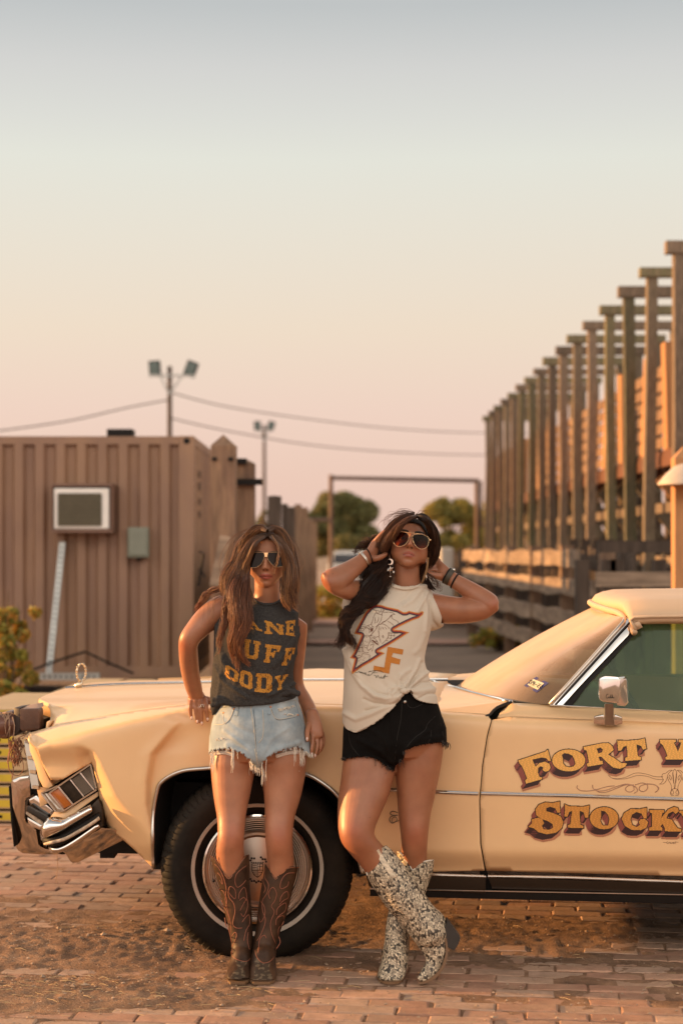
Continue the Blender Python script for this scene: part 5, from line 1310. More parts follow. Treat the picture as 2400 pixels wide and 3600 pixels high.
def remesh(name, parts, vox, smooth=3, fac=.5):
    """one continuous surface out of overlapping closed shapes -> (V, F) arrays"""
    V = []; F = []
    for (v, f) in parts:
        v, f = orient(v, f); n = len(V); V += [tuple(p) for p in v]; F += [[i + n for i in q] for q in f]
    me = bpy.data.meshes.new('tmp'); me.from_pydata(V, [], F); o = bpy.data.objects.new('tmp', me); COL.objects.link(o)
    md = o.modifiers.new('r', 'REMESH'); md.mode = 'VOXEL'; md.voxel_size = vox; md.use_smooth_shade = True
    if smooth: m2 = o.modifiers.new('s', 'SMOOTH'); m2.iterations = smooth; m2.factor = fac
    dg = bpy.context.evaluated_depsgraph_get(); dg.update(); e = o.evaluated_get(dg); m = e.to_mesh()
    nv = len(m.vertices); A = np.zeros(nv * 3); m.vertices.foreach_get('co', A); A = A.reshape(-1, 3)
    Fq = [tuple(p.vertices) for p in m.polygons]
    e.to_mesh_clear(); bpy.data.objects.remove(o); bpy.data.meshes.remove(me)
    return A, Fq
def project_px(A):
    """photo pixel of each vertex"""
    return CX + FPX * A[:, 0] / A[:, 1], HY + FPX * (HC - A[:, 2]) / A[:, 1]

# ---- head, sculpted in its own frame: x right, -y front, z up, origin between the eyes' level and the skull centre
def head_shape(nu=120, nv=110, jaw=1.0, lips=1.0):
    V = []; F = []
    def g(x, z, cx, cz, sx, sz): return math.exp(-((x - cx) / sx) ** 2 - ((z - cz) / sz) ** 2)
    for i in range(nv + 1):
        th = math.pi * i / nv; cz = math.cos(th); r = math.sin(th)
        for k in range(nu):
            ph = 2 * math.pi * k / nu; dx, dy = math.cos(ph) * r, math.sin(ph) * r
            z = cz * .112
            # width and depth of the skull at this height
            if z > 0: wx = .0735; wf = .094; wb = .100
            else:
                q = min(1, -z / .112); wx = .0735 * (1 - .26 * jaw * sstep(.25, 1.0, q)); wf = .094 - .004 * q; wb = .100 * (1 - .52 * sstep(.15, .95, q))
            e = 1.0
            if z < 0: rr = r ** (.72 - .22 * min(1, -z / .08))
            else: rr = r ** .92
            x = math.cos(ph) * wx * rr; y = math.sin(ph) * (wb if math.sin(ph) > 0 else wf) * rr
            if math.sin(ph) < 0:   # flatter face plane
                y = -abs(y) ** 1.0
                f = min(1, max(0, -y / wf))
                k2 = f ** 1.5; ax_ = abs(x)
                d = 0
                t = min(1, max(0, (.032 - z) / .060))      # nose: bridge to tip
                if -.040 < z < .040: d += (.006 + .019 * sstep(.0, 1, t)) * math.exp(-(x / (.0075 + .0035 * t)) ** 2) * (sstep(.040, .02, z)) * (sstep(-.043, -.031, z))
                d += .006 * g(ax_, z, .0115, -.031, .006, .006)          # nostril wings
                d -= .009 * g(ax_, z, .030, .004, .017, .012)           # sockets
                d += .004 * g(ax_, z, .026, .027, .022, .007)           # brow
                d += .005 * g(ax_, z, .040, -.022, .018, .018)          # cheek
                d -= .0045 * g(ax_, z, .034, -.055, .014, .018)
                d += .0065 * lips * g(x, z, 0, -.0555, .017, .0042)      # upper lip
                d += .0075 * lips * g(x, z, 0, -.0675, .015, .0050)       # lower lip
                d -= .0035 * g(x, z, 0, -.0610, .022, .0018)
                d -= .0015 * g(x, z, 0, -.0465, .0035, .004)
                d -= .004 * g(x, z, 0, -.0775, .016, .005)
                d += .009 * g(x, z, 0, -.093, .018, .012)              # chin
                d += .004 * g(x, z, 0, -.05, .026, .022)
                y -= d * k2
            zz_ = z + .62 * max(0, y + .065) * sstep(.38, .95, -z / .112)      # underside of the jaw rises to the neck
            V.append((x, y, zz_))
    for i in range(nv):
        for k in range(nu): k2 = (k + 1) % nu; F.append((i * nu + k, (i + 1) * nu + k, (i + 1) * nu + k2, i * nu + k2))
    return V, F
class Head:
    def __init__(s, px, py, Y, yaw, pitch, roll, scale=1.0):
        """photo position of the point between the eyes; yaw + turns to the right of the picture, pitch + tilts back, roll + clockwise"""
        s.R = Matrix.Rotation(R(roll), 3, 'Y') @ Matrix.Rotation(R(yaw), 3, 'Z') @ Matrix.Rotation(-R(pitch), 3, 'X')
        s.s = scale; c = W(px, py, Y); s.o = c - s.R @ (Vector((0, -.085, .002)) * scale)
    def P(s, x, y, z): return s.o + s.R @ (Vector((x, y, z)) * s.s)
    def inv(s, A): return (np.asarray(A) - np.array(s.o)) @ np.array(s.R) / s.s
    def mesh(s, **k):
        V, F = head_shape(**k); return [s.P(*v) for v in V], F
def ear(h, sx):
    return chain([h.P(sx * .070, .004, .014), h.P(sx * .0765, .014, .012), h.P(sx * .077, .016, -.008), h.P(sx * .071, .004, -.027)], [.007, .008, .007, .0055], 8)
def skin_cols(A, h, base, lip, dark=None, extra=None):
    C = np.tile(np.array(base), (len(A), 1)); L = h.inv(A); x, y, z = L[:, 0], L[:, 1], L[:, 2]; front = y < -.05
    # lips: shaped region on the face
    up = (np.abs(x) < .0235) & front & (z < -.0505 - np.abs(np.abs(x) - .006) * .20 + .0) & (z > -.0612 - 0 * x)
    lo = (np.abs(x) < .0225) & front & (z <= -.0608) & (z > -.0715 + np.abs(x) ** 2 * 16)
    zt = -.0505 - .30 * np.maximum(0, np.abs(x) - .006)
    up = (np.abs(x) < .024) & front & (z < zt) & (z > -.0612)
    m = (up | lo) & (z > -.075); C[m] = lip
    m2 = (np.abs(z + .0609) < .0009) & (np.abs(x) < .024) & front; C[m2] = np.array(lip) * .45
    ck = front[:, None] * np.exp(-((np.abs(x) - .042) / .02) ** 2 - ((z + .03) / .02) ** 2)[:, None] * .12
    C = C * (1 - ck) + ck * np.array([.62, .2, .12])
    px, py = project_px(A)
    for (kx, ky, kr) in (extra or ()):      # redder skin over knees and elbows
        k_ = (np.exp(-((px - kx) / kr) ** 2 - ((py - ky) / (kr * 1.25)) ** 2) * .55)[:, None]; C = C * (1 - k_) + k_ * np.array(base) * np.array((1.05, .72, .68))
    mo = np.random.default_rng(int(base[0] * 1000)); 
    for q in mo.choice(len(A), 46): C[np.linalg.norm(A - A[q], axis=1) < .0022] = np.array(base) * .35
    mot = np.array([noise.noise(Vector(p * 22)) for p in A[::1]])[:, None]; C = C * (1 + mot * np.array((.06, .13, .16)))
    # nostrils
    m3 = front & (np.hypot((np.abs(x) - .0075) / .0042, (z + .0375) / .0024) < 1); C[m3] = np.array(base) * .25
    return C

# ---- hair
M_hair = None
def hairmat(name, rough=.42):
    m, t, b = newmat(name); N, L = t.nodes, t.links; at = N.new('ShaderNodeAttribute'); at.attribute_name = 'col'
    L.new(at.outputs['Color'], b.inputs['Base Color']); b.inputs['Roughness'].default_value = rough; b.inputs['Specular IOR Level'].default_value = .6
    tr = N.new('ShaderNodeBsdfTranslucent'); L.new(at.outputs['Color'], tr.inputs[0]); ms = N.new('ShaderNodeMixShader'); ms.inputs[0].default_value = .18
    L.new(b.outputs[0], ms.inputs[1]); L.new(tr.outputs[0], ms.inputs[2]); L.new(ms.outputs[0], N['Material Output'].inputs[0]); return m
def strands(guides, n, seed, colfun, w=.0011, clump=10, frizz=.002, wave=0, wl=.12, minl=.8):
    """guides: list of (points[(px,py,Y)], spread list (m)); strands run along randomly blended neighbours"""
    r = random.Random(seed); V = []; F = []; C = []
    G = []
    for pts, spr, wt in guides:
        P = crom([tuple(W(*p)) + (s,) for p, s in zip(pts, spr)], 6); G += [P] * wt
    nclump = max(1, n // clump)
    for c in range(nclump):
        P = r.choice(G); m = len(P); ca = r.uniform(0, 6.28); cr = math.sqrt(r.random()); cph = r.uniform(0, 6.28); ccol = r.random(); cl = r.uniform(minl, 1.0)
        for k in range(clump):
            a = ca + r.gauss(0, .35); rad = min(1.15, max(0, cr + r.gauss(0, .12))); ph = cph + r.gauss(0, .4); ln = cl * r.uniform(.88, 1.0); fz = [r.gauss(0, frizz) for _ in range(6)]
            pts = []; M = 20
            for i in range(M):
                t = i / (M - 1) * ln * (m - 1); j = min(int(t), m - 2); f = t - j
                q = [P[j][x] * (1 - f) + P[j + 1][x] * f for x in range(4)]
                tan = Vector(P[j + 1][:3]) - Vector(P[j][:3]); tan.normalize(); sd = tan.cross(Vector((0, 1, 0))); sd = sd.normalized() if sd.length > .01 else Vector((1, 0, 0)); dp = sd.cross(tan)
                tt = i / (M - 1)
                off = sd * (q[3] * rad * math.cos(a)) + dp * (q[3] * rad * math.sin(a) * .75)
                off += (sd * math.sin(tt * 7 + ph * 3) * fz[0] + dp * math.cos(tt * 9 + ph) * fz[1] + sd * math.sin(tt * 17 + fz[2] * 900) * fz[3] * .5) * tt * 2
                if wave: off += (sd * math.sin(6.28 * tt / wl + ph) + dp * math.cos(6.28 * tt / wl + ph)) * wave * min(1, tt * 2.2)
                pts.append(Vector(q[:3]) + off)
            cc = colfun(ccol, r)
            b = len(V); ww = w * r.uniform(.7, 1.3)
            for i, p in enumerate(pts):
                tan = (pts[min(i + 1, M - 1)] - pts[max(i - 1, 0)]).normalized(); sd = tan.cross(Vector((0, 1, 0))); sd = sd.normalized() if sd.length > .01 else Vector((1, 0, 0))
                dp = sd.cross(tan); wi = ww * (1 - .75 * (i / (M - 1)) ** 2)
                V += [p - sd * wi, p + sd * wi, p - dp * wi * 1.2]; tc_ = cc(i / (M - 1)); C += [tc_] * 3
            for i in range(M - 1):
                q = b + 3 * i
                for (x, y) in ((0, 1), (1, 2), (2, 0)): F.append((q + x, q + y, q + 3 + y, q + 3 + x))
    return V, F, C

# ---- prints: fine coloured cells laid on a surface where the photo shows them
def raster_patch(name, bvh, x0, x1, y0, y1, step, paint, m, parent, off=.0012):
    nx, ny = int((x1 - x0) / step), int((y1 - y0) / step)
    gx, gy = np.meshgrid(x0 + (np.arange(nx) + .5) * step, y0 + (np.arange(ny) + .5) * step)
    idx, pal = paint(gx, gy)            # -1 = nothing
    vi = {}; V = []; F = []; C = []
    cam0 = Vector((0, 0, HC))
    def vert(i, j):
        if (i, j) in vi: return vi[(i, j)]
        d = ray(x0 + i * step, y0 + j * step); h = bvh.ray_cast(cam0, d)
        vi[(i, j)] = -1 if h[0] is None else len(V)
        if h[0] is not None: V.append(h[0] - d * off)
        return vi[(i, j)]
    FI = []
    for j in range(ny):
        for i in range(nx):
            if idx[j, i] >= 0:
                q = (vert(i, j), vert(i, j + 1), vert(i + 1, j + 1), vert(i + 1, j))
                if min(q) < 0: continue
                ys = [V[k].y for k in q]
                if max(ys) - min(ys) > .03: continue
                F.append(q); FI.append(int(idx[j, i]))
    o = mesh(name, V, F, m, parent, smooth=True)
    a = o.data.color_attributes.new('col', 'FLOAT_COLOR', 'CORNER'); c4 = np.ones((len(FI) * 4, 4)); c4[:, :3] = np.repeat(np.array(pal)[np.array(FI, int)] if FI else np.zeros((0, 3)), 4, axis=0)
    a.data.foreach_set('color', c4.ravel()); return o
M_print = mat('print', (1, 1, 1), .75, var=.06, vs=40, attr=True)
def bvh_of(A, F): return BVHTree.FromPolygons([tuple(v) for v in A], [tuple(f) for f in F])

# cloth surface helper: remeshed volume with folds pushed along the normals
def fold_displace(A, F, fn):
    me = bpy.data.meshes.new('t'); me.from_pydata([tuple(v) for v in A], [], F); me.update()
    n = np.zeros(len(A) * 3); me.vertices.foreach_get('normal', n); n = n.reshape(-1, 3); bpy.data.meshes.remove(me)
    px, py = project_px(A); return A + n * fn(px, py, A, n)[:, None]
def ridge(px, py, line, w, amp):
    """long crease along a polyline, fading at its ends"""
    d = segdist(px, py, line); return amp * np.exp(-(d / w) ** 2)

# ------------------------------------------------------------------ PERSON 1 (grey top, denim shorts)
SK1, LIP1 = (.37, .155, .082), (.34, .085, .058)
w1 = thing('person', 'woman in dark grey lettered tank top and light denim shorts leaning on the front fender', 'person', W(885, 3450, 6.12) * 1.0)
w1.location = (W(885, 0, 6.15).x, 6.15, 0)
h1 = Head(935, 1966, 6.20, -2, 2, 1, 1.0)
parts = []
parts.append(h1.mesh()); parts.append(ear(h1, -1)); parts.append(ear(h1, 1))
parts.append(ring_sections([(892, 2000, 980, 2000, 6.27, 1.0), (894, 2055, 982, 2055, 6.27, 1.0), (890, 2095, 988, 2095, 6.28, .95), (850, 2135, 1020, 2130, 6.29, .6)]))
# torso
T1 = [(800, 2118, 1020, 2130, 6.30, .50), (775, 2165, 1040, 2175, 6.28, .58), (772, 2230, 1036, 2235, 6.25, .72), (778, 2310, 1018, 2310, 6.24, .74), (786, 2380, 1012, 2380, 6.24, .70), (775, 2450, 1030, 2440, 6.25, .68), (758, 2530, 1050, 2520, 6.26, .72), (750, 2610, 1068, 2600, 6.26, .74), (765, 2670, 1060, 2665, 6.26, .66)]
parts.append(ring_sections(T1, n=40, capr=.12))
# shoulders and arms
parts.append(ring_sections([(800, 2090, 880, 2160, 6.30, .95), (752, 2100, 815, 2185, 6.29, 1.0), (700, 2140, 762, 2210, 6.27, .98), (660, 2190, 722, 2240, 6.25, .95), (631, 2240, 697, 2268, 6.25, .95), (629, 2300, 697, 2305, 6.29, .9), (636, 2360, 701, 2358, 6.34, .88), (650, 2415, 710, 2412, 6.385, .85), (664, 2452, 716, 2446, 6.405, .72)], n=26))
parts.append(ring_sections([(990, 2120, 1040, 2180, 6.30, .9), (1012, 2150, 1076, 2190, 6.30, .95), (1024, 2210, 1080, 2215, 6.30, 1.0), (1022, 2290, 1074, 2290, 6.32, 1.0), (1018, 2370, 1066, 2360, 6.345, 1.05), (1026, 2420, 1068, 2405, 6.355, 1.1), (1046, 2462, 1090, 2445, 6.34, 1.0), (1066, 2505, 1108, 2480, 6.31, .9), (1078, 2535, 1116, 2510, 6.29, .8)], n=24))
def fing(pp, rr, Ys):
    return chain([W(x, y, Y) for (x, y), Y in zip(pp, Ys)], rr, 12)
# hand pressed on the fender edge: palm on top, fingers hanging over the side
FY = 6.395
parts.append(ring_sections([(664, 2440, 716, 2436, 6.42, .6), (660, 2456, 724, 2452, 6.44, .5), (660, 2470, 732, 2468, 6.425, .42), (662, 2482, 734, 2482, 6.40, .40)], n=20))
for (pp, rr) in ((((672, 2462), (669, 2482), (670, 2505), (674, 2526)), (.0085, .0078, .0070, .0058)),
                 (((686, 2458), (687, 2484), (691, 2512), (694, 2540)), (.0090, .0085, .0076, .0062)),
                 (((704, 2458), (705, 2486), (708, 2514), (710, 2545)), (.0092, .0086, .0078, .0064)),
                 (((723, 2460), (725, 2484), (728, 2508), (730, 2533)), (.0090, .0085, .0076, .0062))):
    parts.append(fing(pp, rr, (6.405, 6.375, 6.378, 6.385)))
parts.append(fing(((722, 2456), (740, 2462), (748, 2482), (745, 2500)), (.0105, .0100, .009, .007), (6.43, 6.42, 6.41, 6.40)))
# hanging hand
parts.append(ring_sections([(1074, 2510, 1118, 2500, 6.275, .75), (1075, 2540, 1130, 2535, 6.255, .55), (1078, 2570, 1136, 2566, 6.24, .45), (1092, 2590, 1138, 2584, 6.235, .42)], n=20))
for (pp, rr, yo) in ((((1096, 2572), (1099, 2604), (1096, 2632), (1094, 2654)), (.0088, .0080, .0070, .0052), 0),
                 (((1110, 2576), (1116, 2606), (1113, 2636), (1107, 2661)), (.0084, .0076, .0066, .0050), .012),
                 (((1122, 2576), (1129, 2602), (1127, 2628), (1118, 2652)), (.0080, .0070, .0062, .0048), .026),
                 (((1132, 2574), (1138, 2596), (1137, 2618), (1129, 2640)), (.0072, .0064, .0056, .0044), .040)):
    parts.append(fing(pp, rr, (6.240 + yo * .5, 6.222 + yo, 6.212 + yo, 6.215 + yo)))
parts.append(fing(((1086, 2548), (1080, 2570), (1080, 2590), (1081, 2602)), (.0112, .0100, .0090, .0070), (6.24, 6.215, 6.20, 6.195)))
# legs
parts.append(ring_sections([(748, 2600, 905, 2610, 6.26, .95), (741, 2671, 903, 2690, 6.25, .98), (743, 2730, 893, 2730, 6.24, .98), (751, 2803, 880, 2793, 6.225, 1.0), (762, 2870, 866, 2860, 6.205, 1.0), (765, 2915, 861, 2910, 6.19, 1.05), (764, 2950, 858, 2948, 6.185, 1.08), (760, 2990, 858, 2985, 6.20, 1.02), (763, 3040, 862, 3035, 6.22, 1.08), (775, 3110, 868, 3110, 6.235, 1.1), (800, 3230, 868, 3230, 6.23, 1.1), (818, 3330, 872, 3330, 6.22, 1.1)], n=30))
parts.append(ring_sections([(900, 2610, 1080, 2600, 6.26, .95), (905, 2690, 1078, 2671, 6.25, .96), (919, 2730, 1072, 2730, 6.24, .96), (928, 2803, 1057, 2803, 6.225, 1.0), (931, 2870, 1038, 2865, 6.205, 1.02), (931, 2915, 1031, 2912, 6.19, 1.05), (933, 2955, 1029, 2952, 6.185, 1.08), (937, 2995, 1031, 2992, 6.20, 1.02), (938, 3040, 1033, 3040, 6.22, 1.08), (930, 3110, 1025, 3110, 6.235, 1.1), (913, 3230, 985, 3230, 6.23, 1.1), (900, 3330, 960, 3330, 6.22, 1.1)], n=30))
# knee caps
for (x, y, Y) in ((812, 2936, 6.158), (981, 2942, 6.158)):
    mb = MB(); mb.sphere(W(x, y, Y), .030, 14, 10, (.95, .55, 1.15)); parts.append((mb.v, mb.f))
A1, F1 = remesh('b', parts, .0032, 4, .5)
kc = 0
body1 = mesh('body', A1, F1, M_skin, w1, True, cols=skin_cols(A1, h1, SK1, LIP1, extra=((812, 2936, 36), (981, 2942, 36), (640, 2275, 26))))
bvh1 = bvh_of(A1, F1)

# shirt 1
def shirt1():
    P = []
    P.append(ring_sections([(850, 2106, 1030, 2114, 6.285, .84), (800, 2136, 1040, 2156, 6.285, .74), (762, 2190, 1050, 2195, 6.265, .70), (756, 2250, 1048, 2240, 6.245, .80), (752, 2310, 1040, 2300, 6.235, .82), (748, 2370, 1030, 2365, 6.235, .82), (744, 2430, 1036, 2420, 6.24, .82), (746, 2462, 1046, 2440, 6.245, .82)], n=44, cap=False))
    P.append(ring_sections([(742, 2420, 830, 2420, 6.23, .8), (741, 2455, 822, 2470, 6.222, .8), (744, 2490, 800, 2482, 6.22, .7), (747, 2514, 760, 2505, 6.22, .7)], n=20))
    P.append(ring_sections([(870, 2116, 906, 2150, 6.27, 1.6), (842, 2110, 880, 2160, 6.275, 1.5)], n=20))
    P.append(ring_sections([(975, 2112, 982, 2170, 6.27, 1.3), (1008, 2122, 1012, 2190, 6.28, 1.2), (1034, 2142, 1038, 2200, 6.285, 1.1)], n=20))
    # rolled waist folds tucked behind the waistband
    for ln in (((748, 2478), (800, 2462), (860, 2452), (930, 2446), (1010, 2436)), ((752, 2460), (820, 2447), (900, 2437), (990, 2424), (1046, 2438))):
        P.append(chain([W(x, y, 6.155) for x, y in ln], [.010] * len(ln), 10))
    A, F = remesh('s', P, .0035, 4)
    def fn(px, py, A, n):
        d = np.zeros(len(A))
        for ln, w_, a_ in ((((770, 2260), (800, 2360), (880, 2430), (960, 2440)), 9, .006), (((765, 2200), (775, 2300), (830, 2400)), 7, .005), (((757, 2340), (790, 2400), (870, 2452)), 6, .006),
                         (((1046, 2230), (1010, 2290), (960, 2340)), 9, .005), (((1036, 2300), (990, 2370), (930, 2430)), 7, .005), (((1040, 2400), (1000, 2420), (940, 2446)), 6, .006), (((1034, 2160), (1026, 2230), (1036, 2290)), 7, .005),
                         (((790, 2300), (775, 2400), (760, 2480)), 6, .004), (((870, 2300), (900, 2380), (950, 2430)), 8, -.004), (((1000, 2180), (960, 2210), (900, 2220)), 10, .003)):
            d += ridge(px, py, ln, w_, a_)
        nn = np.array([noise.noise(Vector((p[0] * 14, p[1] * 10, p[2] * 9))) for p in A[:, :]]) * .003
        return d + nn + .0005
    A = fold_displace(A, F, fn)
    # cut: neck opening, arm holes, hem
    px, py = project_px(A)
    neck = ((px - 941) / 48) ** 2 + ((py - 2098) / 21) ** 2 < 1
    keep = ~(neck | (py < 2104))
    keep &= ~((px > 1048) & (py < 2200))
    fk = [f for f in F if all(keep[i] for i in f)]
    return A, fk
def on2(bs, x, y, off=.001):
    d = ray(x, y); b = None
    for t in bs:
        h = t.ray_cast(Vector((0, 0, HC)), d)
        if h[0] is not None and (b is None or h[0].y < b.y): b = h[0]
    return (b if b is not None else W(x, y, 6.2)) - d * off
SA1, SF1 = shirt1()
M_shirt1 = mat('charcoal heather cotton', (.034, .032, .031), .95, var=.3, vs=260, spec=.2, col2=(.052, .048, .045), bump=.25, bs=500, bd=.001)
shirt_1 = mesh('tank_top', SA1, SF1, M_shirt1, w1); sb1 = bvh_of(SA1, SF1)
md = shirt_1.modifiers.new('s', 'SOLIDIFY'); md.thickness = .0025; md.offset = 0
mb = MB(); mb.tube([tuple(p) for p in crom([tuple(on2((sb1, bvh1), x, y, .001)) for x, y in ((893, 2106), (901, 2115), (912, 2121), (928, 2125), (945, 2126), (960, 2123), (974, 2118), (983, 2112), (990, 2104))], 4)], .0050, 6); mb.build('neck_rib', M_shirt1, shirt_1, smooth=True)
# letters: each glyph from boxes in a unit cell, warped onto quads read from the photo
GL = {
 'A': [[(.36, 0), (.64, 0), (.66, .12), (.86, .82), (1, .82), (1, 1), (.58, 1), (.58, .82), (.66, .82), (.62, .66), (.38, .66), (.34, .82), (.42, .82), (.42, 1), (0, 1), (0, .82), (.14, .82), (.34, .12)], [(.5, .24), (.58, .5), (.42, .5)]],
 'N': [[(0, 0), (.34, 0), (.72, .62), (.72, .18), (.62, .18), (.62, 0), (1, 0), (1, .18), (.92, .18), (.92, .45), (.97, .5), (.92, .55), (.92, 1), (.72, 1), (.28, .35), (.28, .82), (.38, .82), (.38, 1), (0, 1), (0, .82), (.1, .82), (.1, .55), (.05, .5), (.1, .45), (.1, .18), (0, .18)]],
 'E': [[(0, 0), (.95, 0), (.95, .34), (.8, .34), (.72, .2), (.38, .2), (.38, .42), (.55, .42), (.6, .32), (.72, .32), (.72, .68), (.6, .68), (.55, .58), (.38, .58), (.38, .8), (.74, .8), (.82, .64), (1, .64), (1, 1), (0, 1), (0, .82), (.1, .82), (.1, .56), (.04, .5), (.1, .44), (.1, .18), (0, .18)]],
 'U': [[(0, 0), (.44, 0), (.44, .18), (.36, .18), (.36, .74), (.42, .82), (.62, .82), (.68, .74), (.68, .18), (.58, .18), (.58, 0), (1, 0), (1, .18), (.92, .18), (.92, .45), (.97, .5), (.92, .55), (.92, .88), (.78, 1), (.24, 1), (.1, .88), (.1, .55), (.04, .5), (.1, .45), (.1, .18), (0, .18)]],
 'F': [[(0, 0), (1, 0), (1, .36), (.84, .36), (.76, .2), (.42, .2), (.42, .42), (.58, .42), (.64, .32), (.76, .32), (.76, .7), (.64, .7), (.58, .6), (.42, .6), (.42, .82), (.54, .82), (.54, 1), (0, 1), (0, .82), (.12, .82), (.12, .56), (.05, .5), (.12, .44), (.12, .18), (0, .18)]],
 'B': [[(0, 0), (.78, 0), (.95, .12), (.95, .36), (.84, .48), (1, .6), (1, .88), (.82, 1), (0, 1), (0, .82), (.1, .82), (.1, .18), (0, .18)], [(.36, .2), (.62, .2), (.66, .3), (.62, .4), (.36, .4)], [(.36, .6), (.64, .6), (.7, .7), (.64, .8), (.36, .8)]],
 'O': [[(.2, 0), (.8, 0), (1, .15), (1, .42), (.94, .5), (1, .58), (1, .85), (.8, 1), (.2, 1), (0, .85), (0, .58), (.06, .5), (0, .42), (0, .15)], [(.38, .2), (.62, .2), (.68, .28), (.68, .72), (.62, .8), (.38, .8), (.32, .72), (.32, .28)]],
 'D': [[(0, 0), (.8, 0), (1, .15), (1, .42), (.94, .5), (1, .58), (1, .85), (.8, 1), (0, 1), (0, .82), (.1, .82), (.1, .56), (.04, .5), (.1, .44), (.1, .18), (0, .18)], [(.36, .2), (.6, .2), (.66, .28), (.66, .72), (.6, .8), (.36, .8)]],
 'Y': [[(0, 0), (.42, 0), (.42, .18), (.36, .18), (.52, .42), (.66, .18), (.6, .18), (.6, 0), (1, 0), (1, .18), (.92, .18), (.64, .62), (.64, .82), (.74, .82), (.74, 1), (.28, 1), (.28, .82), (.38, .82), (.38, .62), (.1, .18), (0, .18)]],
}
def qwarp(quad, u, v):
    (ax, ay), (bx, by), (cx, cy), (dx, dy) = quad      # tl tr br bl
    return (ax * (1 - u) * (1 - v) + bx * u * (1 - v) + cx * u * v + dx * (1 - u) * v, ay * (1 - u) * (1 - v) + by * u * (1 - v) + cy * u * v + dy * (1 - u) * v)
def zA(x, y): return (600 + x * .4038, 1800 + y * .4038)
LET1 = [('A', (600, 905), (745, 925), (800, 1040), (665, 1010)), ('N', (815, 940), (985, 985), (1000, 1070), (815, 1060)), ('E', (1000, 950), (1092, 938), (1090, 1085), (1000, 1070)),
        ('U', (632, 1100), (785, 1130), (768, 1290), (630, 1265)), ('F', (825, 1150), (965, 1165), (905, 1315), (810, 1310)), ('F', (1000, 1185), (1085, 1180), (1050, 1340), (965, 1335)),
        ('O', (480, 1320), (600, 1400), (580, 1490), (470, 1430)), ('O', (610, 1370), (712, 1400), (712, 1555), (595, 1505)), ('D', (745, 1405), (885, 1410), (880, 1580), (730, 1565)), ('Y', (910, 1430), (1025, 1410), (985, 1540), (905, 1560))]
def paint1(gx, gy):
    idx = np.full(gx.shape, -1); 
    for L_ in LET1:
        ch, *q = L_; q = [zA(*p) for p in q]; m = np.zeros(gx.shape, bool)
        for g in GL[ch]: m ^= inpoly(gx, gy, [qwarp(q, u, v) for u, v in g])
        idx[m] = 0
    wear = np.random.default_rng(3).random(gx.shape); sm = (wear + np.roll(wear, 1, 0) + np.roll(wear, 1, 1)) / 3
    idx[(idx == 0) & (sm > .68)] = -1; idx[(idx == 0) & (sm < .3)] = 1
    return idx, [(.48, .20, .018), (.36, .15, .016)]
raster_patch('lettering', sb1, 770, 1050, 2150, 2448, 1.2, paint1, M_print, shirt_1, .0028)

# shorts 1
def denim(name, a, b, c, seed=0):
    m = mat(name, a, .9, var=.16, vs=9, col2=b, bump=.3, bs=380, bd=.001)
    return m
M_denim = mat('washed denim', (.24, .30, .34), .92, var=.25, vs=11, col2=(.38, .42, .43), bump=.35, bs=420, bd=.0012)
def hemcut(px, py, tab_l, tab_r, xc):
    yl = np.interp(px, [t[0] for t in tab_l], [t[1] for t in tab_l]); yr = np.interp(px, [t[0] for t in tab_r], [t[1] for t in tab_r])
    return np.where(px < xc, yl, yr)
def shorts1():
    P = [ring_sections([(782, 2448, 1034, 2424, 6.25, .82), (764, 2490, 1048, 2470, 6.25, .80), (747, 2540, 1064, 2520, 6.25, .80), (739, 2600, 1077, 2590, 6.25, .80), (738, 2650, 1083, 2645, 6.25, .78), (760, 2672, 1075, 2672, 6.25, .6)], n=48, cap=True, capr=.12),
         ring_sections([(738, 2590, 905, 2600, 6.25, 1.04), (736, 2660, 905, 2680, 6.25, 1.04), (737, 2725, 903, 2735, 6.245, 1.0)], n=36), ring_sections([(902, 2600, 1082, 2590, 6.25, 1.0), (902, 2680, 1096, 2650, 6.25, 1.0), (906, 2735, 1094, 2725, 6.245, .98)], n=36)]
    A, F = remesh('s', P, .0033, 3)
    def fn(px, py, A, n):
        d = np.zeros(len(A))
        for ln, w_, a_ in ((((905, 2690), (860, 2650), (800, 2620)), 8, .005), (((905, 2690), (870, 2630), (790, 2570)), 7, .004), (((908, 2690), (960, 2640), (1050, 2610)), 8, .005), (((908, 2680), (950, 2600), (1010, 2560)), 8, .003), (((900, 2560), (904, 2620), (906, 2690)), 4, .004), (((776, 2510), (840, 2560), (890, 2580)), 9, -.003), (((760, 2640), (800, 2630)), 8, .004)):
            d += ridge(px, py, ln, w_, a_)
        # waistband and pocket seams
        band = np.interp(px, [742, 840, 905, 960, 1034], [2480, 2487, 2487, 2480, 2462]); d += np.where(py < band, .0022, 0)
        return d + .0008
    A = fold_displace(A, F, fn); px, py = project_px(A)
    top = np.interp(px, [740, 780, 842, 877, 940, 1032, 1060], [2486, 2474, 2462, 2456, 2448, 2432, 2440])
    hl_ = [(738, 2650), (745, 2640), (780, 2634), (815, 2636), (850, 2652), (880, 2676), (896, 2700), (905, 2704)]; hr_ = [(905, 2704), (915, 2696), (940, 2665), (965, 2650), (1000, 2640), (1040, 2628), (1062, 2634), (1080, 2650), (1100, 2654)]
    jag = 3.5 * np.sin(px * .9) + 3 * np.sin(px * .37 + 1)
    keep = (py > top) & (py < hemcut(px, py, hl_, hr_, 905) + jag)
    fk = [f for f in F if all(keep[i] for i in f)]
    return A, fk
HA1, HF1 = shorts1()
shorts_1 = mesh('denim_shorts', HA1, HF1, M_denim, w1); md = shorts_1.modifiers.new('s', 'SOLIDIFY'); md.thickness = .003; md.offset = 0
hb1 = bvh_of(HA1, HF1)
